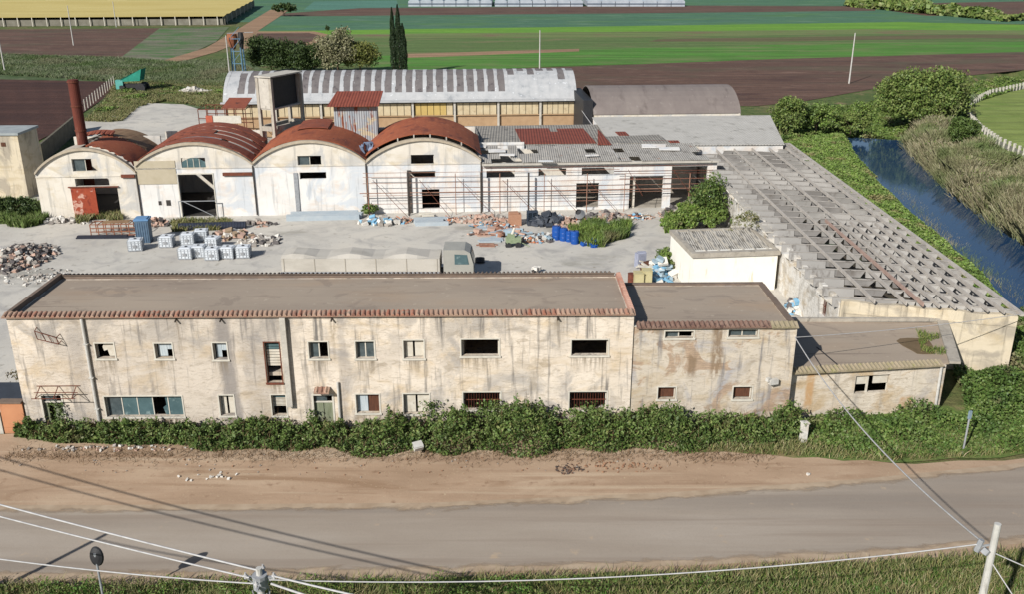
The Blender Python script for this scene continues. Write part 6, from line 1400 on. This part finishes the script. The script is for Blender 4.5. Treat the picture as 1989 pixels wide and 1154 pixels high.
ib = [(261, 490, .2, 'lone white tank in front of the blue-grey cabin'), (322, 483, .05, 'white tank standing apart right of the cabin'), (363, 478, .1, 'white tank at the back left of the tank cluster'), (389, 471, .2, 'rearmost white tank, behind the left of the cluster'), (412, 486, -.1, 'white tank in the middle row of the cluster'),
      (360, 506, .0, 'front-row white tank, first from the left'), (384, 503, .05, 'front-row white tank, second from the left'), (411, 508, .05, 'front-row white tank, third from the left'), (441, 505, -.05, 'front-row white tank, fourth from the left'), (471, 504, .1, 'front-row white tank at the right end')]
for i, (u, v, rz, lab) in enumerate(ib):
    p = G(u, v); place(pt, i > 0, (p.x, p.y + .55, 0.02), rz, lab)
# portable toilet cabin
p = G(278, 474); x, y = p.x, p.y + .6; cbn = thing('portable_cabin', 'tall blue-grey ribbed portable toilet cabin in the yard', 'cabin', (x, y, 0))
bg_m = mat('blue_grey_plastic', C(110, 134, 156, K), C(94, 118, 142, K), 2, rough=.5)
MB().cbox((x, y, 1.15), (1.15, 1.15, 2.1), .12).build('body', bg_m, cbn); mb = MB()
for k in range(6): mb.cbox((x - .5 + k * .2, y - .6 + (k - 2.5) * .024, 1.15), (.05, .05, 1.9), .12)
mb.build('rib', bg_m, cbn); MB().cbox((x, y, 2.28), (1.3, 1.3, .14), .12).cbox((x, y, 2.38), (1.0, 1.0, .08), .12).build('roof', mat('lighter_blue_roof', C(110, 150, 190), C(96, 136, 176), 2), cbn)
MB().cbox((x, y, .06), (1.25, 1.25, .1), .12).build('base', blk, cbn)
# rusty rack
a, b = G(178, 460), G(255, 458); rk = thing('rusty_rack', 'low rusty metal frame rack lying beside the cabin', 'rack', (a.x, a.y, 0)); mb = MB()
for z in (.15, .5, .85, 1.2): mb.bar((a.x, a.y, z), (b.x + .6, b.y, z), .07); mb.bar((a.x, a.y + 1.2, z), (b.x + .6, b.y + 1.2, z), .07)
for k in range(7): q = a.lerp(b + Vector((.6, 0, 0)), k / 6); mb.bar((q.x, q.y, 0), (q.x, q.y, 1.25), .07); mb.bar((q.x, q.y + 1.2, 0), (q.x, q.y + 1.2, 1.25), .07); mb.bar((q.x, q.y, 1.2), (q.x, q.y + 1.2, 1.2), .06)
mb.build('frame', mat('rack_rust', C(170, 112, 84, K), C(140, 92, 70, K), 2), rk); MB().bar((a.x + 1, a.y + .6, 1.28), (b.x - .2, b.y + .6, 1.28), .9, .06).build('load', sheet_br, rk)
q = G(205, 463); tag(MB().cbox((q.x, q.y, .12), (5.2, .7, .16), .03).cbox((q.x - .3, q.y + .1, .24), (4.6, .4, .08), .05).build('black_slab', mat('dark_blue_grey_slab', C(58, 62, 74, K), C(46, 48, 58, K), 2), loc=(q.x, q.y, 0)), 'flat dark slab of sheeting lying in front of the rusty rack', 'sheeting')
# ribbed black pipe
a, b = G(348, 441, .35), G(478, 437, .35); rp = MB(); n = 44
for k in range(n): p0 = a.lerp(b, k / n); p1 = a.lerp(b, (k + .55) / n); rp.tube(p0, p1, .42, n=12); rp.tube(p1, a.lerp(b, (k + 1) / n), .35, n=12)
tag(rp.build('ribbed_pipe', mat('dark_slate_pipe', C(70, 78, 96, K), C(54, 60, 76, K), 2, rough=.5), loc=(a.x, a.y, 0)), 'long dark ribbed drainage pipe lying before the second vault', 'pipe')
# barrels
drum_m = mat('blue_drum_plastic', C(36, 92, 176, K), C(26, 76, 156, K), 2, rough=.4)
def drum():
    t_ = thing('blue_drum', '', 'drum', (0, 0, 0), 'blue plastic drums'); mb = MB()
    pr_ = [(.0, .25), (.05, .29), (.3, .3), (.32, .31), (.34, .3), (.6, .3), (.62, .31), (.64, .3), (.88, .29), (.94, .24)]
    for (z0, r0), (z1, r1) in zip(pr_[:-1], pr_[1:]): mb.tube((0, 0, z0), (0, 0, z1), r0, r1, 16, caps=(z0 == 0 or z1 == .94))
    mb.build('body', drum_m, t_, smooth=False); MB().tube((.12, 0, .94), (.12, 0, .97), .05, n=10).build('bung', blk, t_); return t_
dp = drum()
for i, (u, v, lab, s_) in enumerate(((1081, 468, 'blue drum at the left end of the short row', 1.25), (1095, 470, 'blue drum second from the left in the short row', 1.15), (1106, 472, 'blue drum third from the left in the short row', 1.0), (1117, 476, 'blue drum at the right end of the short row', 1.15))):
    p = G(u, v); o = place(dp, i > 0, (p.x, p.y + .3, .02), i * .7, lab); o.scale = (s_ * 1.15,) * 3
def heap(name, label, catg, u, v, rx, ry, h, n, size, mats, kinds=('b',), flat=.6, z0=0, seed=None):
    if seed is not None: random.seed(seed)
    p = G(u, v, z0); mb = MB()
    for k in range(n):
        a = random.uniform(0, 6.28); r_ = random.uniform(0, 1) ** .6; x, y = p.x + math.cos(a) * r_ * rx, p.y + math.sin(a) * r_ * ry; z = z0 + h * (1 - r_) ** .8 * random.uniform(.35, 1); s_ = size * random.uniform(.5, 1.5); m = random.randrange(len(mats))
        if 'p' in kinds and random.random() < .5:
            mb.cbox((x, y, z + .08), (s_ * 3.2, s_ * .35, s_ * .2), random.uniform(0, 3.1), m, random.uniform(-.2, .2), random.uniform(-.3, .3))
        else: mb.cbox((x, y, z + s_ * .2), (s_, s_ * random.uniform(.5, 1), s_ * flat), random.uniform(0, 3.1), m, random.uniform(-.5, .5), random.uniform(-.5, .5))
    o = mb.build(name, mats, loc=(p.x, p.y, 0)); return tag(o, label, catg, kind='stuff')
rub = [mat('rubble_grey', C(182, 174, 164), C(150, 142, 134), 3), mat('rubble_pink', C(196, 168, 152), C(180, 146, 128), 3), mat('rubble_dark', C(112, 106, 104), C(84, 80, 80), 3), mat('rubble_white', C(226, 222, 214), C(206, 200, 190), 3)]
lb = [mat('faded_blue_plastic', C(142, 186, 210), C(116, 168, 200), 2), mat('pale_blue_sheet', C(168, 186, 196), C(150, 170, 180), 2)]
heap('rubbish_heap', 'large grey heap of rubble and rags at the left edge of the yard', 'heap', 32, 505, 3.2, 4.2, 1.3, 620, .32, [rub[0], rub[2], rub[3], rub[0], rub[1]], seed=1)
heap('rubbish_heap', 'scattered pale fragments in front of the large left heap', 'heap', 75, 540, 3.5, 2.2, .2, 120, .2, [rub[0], rub[3]], seed=2)
heap('debris_band', 'white plaster lumps along the foot of the first vault', 'debris', 120, 432, 3.5, 1.0, .5, 90, .3, [rub[3], rub[0]], seed=3)
heap('debris_band', 'broken bricks between the cabin and the second vault', 'debris', 303, 437, 1.6, 1.2, .7, 70, .3, [rub[1], rub[2]], seed=4)
heap('debris_heap', 'tan rubble and rolled netting right of the white tanks', 'debris', 450, 462, 2.2, 1.1, .8, 60, .45, [rub[1], mat('tan_cloth', C(160, 140, 116), C(140, 120, 96), 2), rub[3]], seed=5)
heap('debris_heap', 'pale broken blocks near the truck cab', 'debris', 506, 470, 2.2, 1.6, .35, 60, .38, [rub[3], rub[0], rub[2]], seed=6)
heap('debris_heap', 'dark and pale scraps before the valley of the second and third vaults', 'debris', 500, 438, 2.0, .8, .5, 40, .35, [rub[2], rub[1], rub[0]], seed=61)
heap('block_pile', 'pile of white blocks behind the truck on the left', 'debris', 742, 435, 2.2, 1.0, .9, 90, .4, [rub[3], rub[0], lb[0]], seed=7)
heap('brick_rubble', 'pinkish brick rubble right of the fourth vault', 'debris', 935, 430, 3.0, 1.0, .9, 150, .35, [rub[1], rub[0], rub[1]], seed=8)
heap('brick_rubble', 'brick rubble between black tarpaulin and cement mixer', 'debris', 1105, 437, 2.5, 1.4, .9, 140, .35, [rub[1], rub[1], rub[0]], seed=9)
heap('brick_rubble', 'brick rubble right of the cement mixer', 'debris', 1180, 425, 2.6, 1.2, .8, 130, .35, [rub[1], rub[0], rub[2]], seed=10)
heap('brick_rubble', 'orange bricks scattered before the weeds', 'debris', 1120, 452, 2.2, 1.0, .5, 80, .3, [rub[1], mat('orange_brick', C(206, 140, 104), C(190, 120, 86), 2)], seed=12)
heap('plank_heap', 'loose rusty planks and profiles at the right end of the truck', 'planks', 975, 455, 3.0, 1.0, .4, 60, .55, [rust_l, rub[1], lb[1]], kinds=('p',), seed=13)
heap('scrap_heap', 'white and grey scrap left of the blue drums', 'scrap', 1056, 466, 1.4, 1.0, .7, 70, .35, [rub[3], lb[1], rub[2]], seed=14)
heap('black_tarpaulin', 'crumpled black tarpaulin heap in front of the range', 'tarpaulin', 1066, 437, 1.9, 1.0, 1.3, 120, .55, [mat('black_tarp', (.03, .036, .048, 1), (.05, .058, .072, 1), 2, rough=.5)], seed=15)
heap('debris_heap', 'small rubble heap beside the garage shrubs', 'debris', 1305, 420, 1.4, 1.0, 1.1, 80, .35, [rub[1], rub[0], rub[2]], seed=16)
heap('blue_scrap', 'crumpled bright blue plastic at the right of the drums', 'scrap', 1153, 478, .9, .6, .6, 30, .45, [drum_m], flat=.5, seed=17)
heap('blue_scrap_heap', 'pale blue broken plastic panels left of the white store', 'scrap', 1283, 535, 1.2, 2.0, 1.5, 60, .6, lb + [rub[3]], flat=.3, seed=18)
heap('plank_heap', 'brown planks leaning between crate and blue panels', 'planks', 1262, 530, .6, 1.4, 1.3, 26, .45, [shut_b, trim_m], kinds=('p',), seed=19)
heap('stone_heap', 'pale gravel heap behind the yard at the upper left', 'heap', 378, 180, 3.2, 1.4, 1.0, 120, .5, [rub[3], conc_l], seed=20)
heap('litter', 'bits of white litter on the earth shoulder, left', 'litter', 400, 926, 1.6, .5, .02, 16, .1, [rub[3]], seed=21, z0=.08)
heap('litter', 'bits of rubble and litter at the hedge foot, far left', 'litter', 200, 873, 5, .35, .05, 60, .13, [rub[3], rub[0], rub[1]], seed=22, z0=.08)
heap('litter', 'dark burnt patch of rubbish on the earth shoulder', 'litter', 1105, 912, .75, .55, .03, 60, .08, [mat('dark_ash', C(96, 84, 78), C(74, 66, 62), 3), mat('burnt_earth', C(124, 96, 78), C(104, 80, 66), 3)], seed=23, z0=.08)
heap('litter', 'brown clods scattered right of the burnt patch', 'litter', 1190, 908, 2.6, .6, .03, 60, .09, [mat('red_clod', C(158, 124, 98), C(144, 108, 84), 3)], seed=24, z0=.08)
heap('litter', 'single white bag lying beside the right verge', 'litter', 1572, 923, .12, .08, .05, 5, .14, [rub[3]], seed=25, z0=.08)
colr = [rub[1], rub[3], mat('orange_brick', C(206, 140, 104)), mat('tan_cloth', C(160, 140, 116)), lb[0], rub[2]]
for j_, (u, v, rx, lab) in enumerate(((780, 432, 2.6, 'mixed coloured scraps before the fourth vault doorway'), (880, 430, 2.0, 'mixed scraps at the right corner of the fourth vault'), (960, 440, 2.4, 'tan and orange scraps left of the brick stack'), (1085, 427, 2.0, 'mixed scraps against the white range wall'), (1150, 440, 2.2, 'mixed scraps beneath the cement mixer'), (1240, 424, 1.6, 'few scraps beside the garage opening'), (1020, 470, 1.6, 'small scraps behind the green machine'))):
    heap('mixed_scraps', lab, 'scrap', u, v, rx, .8, .55, 90, .22, colr, kinds=('b', 'p'), seed=40 + j_)
# pallet stack, brick stack, boards
p = G(1034, 438); mb = MB()
for k in range(7): mb.cbox((p.x, p.y + .4, .12 + k * .2), (1.1, 1.0, .05), .05); [mb.cbox((p.x + f, p.y + .4, .04 + k * .2), (.1, 1.0, .12), .05) for f in (-.45, 0, .45)]
tag(mb.build('pallet_stack', mat('dark_pallet', C(60, 74, 90, K), C(46, 58, 72, K), 2), loc=(p.x, p.y, 0)), 'stack of dark blue-grey pallets beside the black tarpaulin', 'pallets')
p = G(1000, 440); tag(MB().cbox((p.x, p.y + .5, .65), (1.2, 1.0, 1.1), .1).cbox((p.x, p.y + .5, .05), (1.3, 1.1, .1), .1).cbox((p.x - .1, p.y + .6, 1.26), (.9, .8, .1), .2).build('brick_stack', mat('hollow_brick', C(200, 154, 126, K), C(182, 134, 106, K), 5, sc=(1, 1, 3)), loc=(p.x, p.y, 0)), 'neat stack of pinkish hollow bricks left of the pallets', 'bricks')
def boards(name, label, catg, pix, n, m, z=.12, th=.1, wd=.35, jit=.03):
    a, b = G(*pix[0]), G(*pix[1]); e_ = (b - a).normalized(); nn = Vector((-e_.y, e_.x, 0)); mb = MB()
    for k in range(n): o = nn * (k * wd * .9) + Vector((0, 0, z + random.uniform(0, .08))); mb.bar(a + o + e_ * random.uniform(0, .4), b + o + nn * random.uniform(-jit, jit) * 4 - e_ * random.uniform(0, .6), wd * .8, th)
    return tag(mb.build(name, m, loc=a), label, catg)
blp = mat('blue_white_profile', C(176, 190, 200, K), C(196, 204, 208, K), 1)
boards('profile_stack', 'bundle of pale blue-grey profiles along the foot of the third vault', 'profiles', ((556, 430), (704, 427)), 4, blp, .3, .5, .5)
boards('profile_stack', 'pale blue boards lying under the doorway of the fourth vault', 'profiles', ((800, 440), (872, 438)), 4, blp, .25, .4, .5)
boards('profile_stack', 'white sill-like boards right below the fourth vault doorway', 'profiles', ((812, 424), (846, 423)), 2, trim_m, .3, .2, .5)
boards('profile_stack', 'long pale blue profiles at the right end of the truck, upper bundle', 'profiles', ((924, 448), (996, 447)), 3, blp, .12, .12, .45)
boards('profile_stack', 'long pale blue profiles at the right end of the truck, lower bundle', 'profiles', ((926, 472), (985, 471)), 3, blp, .12, .12, .45)
boards('plank_bundle', 'reddish-brown planks at the right end of the truck', 'planks', ((924, 480), (972, 480)), 3, rust_l, .1, .08, .35)
boards('plank_bundle', 'pinkish planks between the two pale blue bundles', 'planks', ((924, 460), (1018, 458)), 3, rub[1], .1, .08, .35)
# cement mixer
p = G(1128, 438); x, y = p.x, p.y; cm = thing('cement_mixer', 'grey tilted cement mixer among the brick rubble', 'mixer', (x, y, 0))
mb = MB(); d0 = Vector((x - .1, y, 1.15)); dr = Vector((-.35, -.55, .6)).normalized(); mb.tube(d0 - dr * .55, d0, .35, .52, 16); mb.tube(d0, d0 + dr * .5, .52, .3, 16, caps=False); mb.build('barrel', steel_g, cm)
MB().tube(d0 + dr * .3, d0 + dr * .32, .36, n=14).build('barrel_mouth', blk, cm); mb = MB()
for sx in (-.5, .5): mb.bar((x + sx, y - .4, 0), (x + sx * .7, y, 1.1), .06); mb.bar((x + sx, y + .5, 0), (x + sx * .7, y, 1.1), .06)
mb.bar((x - .5, y + .5, .3), (x + .5, y + .5, .3), .06); mb.build('stand', mat('orange_paint2', C(200, 110, 70, K), C(170, 90, 60, K), 3), cm)
for sx in (-.5, .5): MB().tube((x + sx - .05, y + .5, .25), (x + sx + .05, y + .5, .25), .25, n=14).build('wheel', blk, cm)
# old green generator cart
p = G(997, 482); x, y = p.x, p.y + .4; gc = thing('green_machine', 'small pale green wheeled machine standing right of the planks', 'machine', (x, y, 0))
gm2 = mat('pale_green_paint', C(170, 184, 150, K), C(140, 156, 120, K), 3); MB().cbox((x, y, .7), (1.3, .7, .5), .2).cbox((x - .2, y, 1.1), (.6, .5, .3), .2).build('body', gm2, gc); MB().tube((x - .1, y, 1.2), (x + .1, y + .2, 1.75), .14, .1, 10).build('funnel', trim_m, gc)
for sx, sy in ((-.45, -.4), (.45, -.4), (-.45, .4), (.45, .4)): MB().tube((x + sx, y + sy - .06, .28), (x + sx, y + sy + .06, .28), .28, n=14).build('wheel', blk, gc)
MB().bar((x + .6, y, .5), (x + 1.5, y - .1, .1), .06).build('drawbar', gm2, gc)
# cream crates by the passage
cr_m = mat('yellow_cream_crate', C(214, 204, 160, K), C(196, 184, 136, K), 2)
for k, (u, v, hh_, lab) in enumerate(((1241, 560, 1.1, 'left cream-yellow crate behind the annex'), (1257, 558, 1.25, 'right cream-yellow crate behind the annex'))):
    p = G(u, v); t_ = thing('cream_crate', lab, 'crate', (p.x, p.y + .5, 0), 'cream crates behind the annex'); MB().cbox((p.x, p.y + .5, hh_ / 2 + .1), (.72, .8, hh_ - .1), .05).build('body', cr_m, t_); MB().cbox((p.x, p.y + .5, hh_ + .09), (.78, .86, .05), .05).build('lid', cr_m, t_); MB().cbox((p.x, p.y + .5, .05), (.7, .8, .08), .05).build('base', blk, t_)
p = G(1243, 520); tag(MB().cbox((p.x, p.y, .7), (.8, .6, 1.3), .4).cbox((p.x + .1, p.y, 1.4), (.7, .4, .1), .1).build('grey_cabinet', mat('lilac_grey_metal', C(178, 182, 200, K), C(150, 154, 172, K), 3), loc=(p.x, p.y, 0)), 'pale lilac-grey metal cabinet behind the cream crates', 'cabinet')
p = G(1041, 532); mb = MB(); random.seed(4)
for k in range(12): mb.cbox((p.x + random.uniform(-.3, .3), p.y + random.uniform(-.1, .3), .12 + random.uniform(0, .4)), (.34, .26, .26), random.uniform(0, 3), 0 if k else 1, random.uniform(-.4, .4))
tag(mb.build('white_sack', [rub[3], blk], loc=(p.x, p.y, 0)), 'crumpled white sack lying on the concrete behind the front roof', 'sack')
p = G(932, 512); mb = MB(); mb.tube((p.x, p.y, .06), (p.x, p.y + .25, .06 + .4), .42, n=16); tag(mb.build('shadow_disc', blk, loc=(p.x, p.y, 0)), 'black disc standing in for the shadow just right of the truck trailer', 'painted shadow')  # black disc put where the truck's shadow falls
# rusty drum beside the verge, white box on hedge
p = G(1226, 552); tag(MB().tube((p.x, p.y, 0), (p.x, p.y, .9), .3, n=14).tube((p.x, p.y, .9), (p.x, p.y, .94), .32, n=14).build('rusty_drum', rust_m, loc=(p.x, p.y, 0)), 'small rusty drum behind the red roof verge', 'drum')
p = G(812, 872, .5); tag(MB().cbox(p + Vector((0, 0, .1)), (.5, .35, .25), .5, rx=.5).cbox(p + Vector((0, -.02, .27)), (.54, .38, .03), .5, rx=.5).build('white_box', wpipe, loc=p), 'dented white box thrown onto the hedge edge', 'box')
# green harvester hulk behind the yard
p = G(262, 178); x, y = p.x, p.y; gh = thing('green_vehicle', 'derelict turquoise farm machine with raised body beyond the yard', 'farm machine', (x, y, 0)); tq = mat('turquoise_paint', C(46, 140, 118, K), C(60, 168, 146, K), 1.5); 
mb = MB(); mb.hexa([(x - 2.4, y - 1, 2.0), (x + 1.6, y - 1, 2.2), (x + 1.6, y + 1.2, 2.2), (x - 2.4, y + 1.2, 2.0), (x - 1.8, y - 1.2, 2.6), (x + 2.2, y - 1.2, 4.4), (x + 2.2, y + 1.4, 4.4), (x - 1.8, y + 1.4, 2.6)]); mb.build('tipping_body', tq, gh)
MB().cbox((x - 2.4, y - .6, 1.5), (1.3, 1.2, 1.6), .2).build('cab', mat('pale_turquoise', C(120, 200, 190, K), C(100, 180, 170, K), 2), gh); MB().cbox((x, y, 1.2), (4.4, 1.2, .7), .05).build('chassis', blk, gh)
for sx, sy, r_ in ((-1.9, -1, .7), (1.6, -1.1, .9), (-1.9, 1, .7), (1.6, 1.1, .9)): MB().tube((x + sx, y + sy - .2, r_), (x + sx, y + sy + .2, r_), r_, n=16).build('wheel', blk, gh)
# ================================================================ LEFT ANNEX WALL AND GATE BESIDE THE FRONT BUILDING
p = G(52, 838); ow = thing('orange_wall', 'low orange-pink plaster wall joined to the left end of the front building', 'wall', (p.x - .6, p.y, 0)); q = G(22, 838)
om = mat('orange_plaster', C(214, 152, 112, K), C(200, 138, 100, K), 1, patches=((C(180, 124, 92, K), 1.2, .56, .64),)); x1 = -27.15; x0 = G(15, 838).x
MB().box(x0, x1, 46.3, 46.6, 0, 1.9).build('wall', om, ow); MB().box(x0 - .05, x1 - .0, 46.2, 46.7, 1.9, 1.98).build('coping', tile_d, ow)
MB().box(x0 - 3, x0 - .05, 46.25, 46.55, 0, 1.3).build('lower_wall', conc_l, ow)
mb = MB(); mb.hexa([(x0 - 3, 46.7, 1.6), (x0 + .9, 46.7, 1.6), (x0 + .9, 48.6, 2.0), (x0 - 3, 48.6, 2.0), (x0 - 3, 46.7, 1.66), (x0 + .9, 46.7, 1.66), (x0 + .9, 48.6, 2.06), (x0 - 3, 48.6, 2.06)])
tag(mb.build('dark_canopy', mat('dark_slate_sheet', C(60, 68, 80, K), C(50, 56, 66, K), 2), loc=(x0, 47, 1.6)), 'dark sheet canopy behind the orange wall', 'canopy')
p = G(8, 715); tree('bare_tree', 'bare brown shrub leaning beside the left end of the front building', 'bush', (-28.6, 50.2, 0), 3.2, (1.3, 1.3, 1.2), leafmat('dry_brown_leaf', [(.12, .1, .06, 1), (.18, .15, .1, 1), (.08, .09, .04, 1)]), bark, 26, 26, .16)

heap('pale_scrap', 'pale blue and white scraps heaped in the passage between annex and ruined shed', 'scrap', 1550, 606, .9, 1.4, 1.2, 60, .4, [lb[0], rub[3], rub[2]], seed=71)
cable('pale cable hanging from the corner of the long hall down to the white range', FLg(LN - .1, .2, 4.7), G(1202, 306, 5.5), .25, .05, None)
heap('litter', 'scattered stones and clods along the earth shoulder', 'litter', 650, 905, 18, 1.2, .02, 110, .06, [mat('red_clod', C(158, 124, 98)), rub[0]], seed=72, z0=.08)
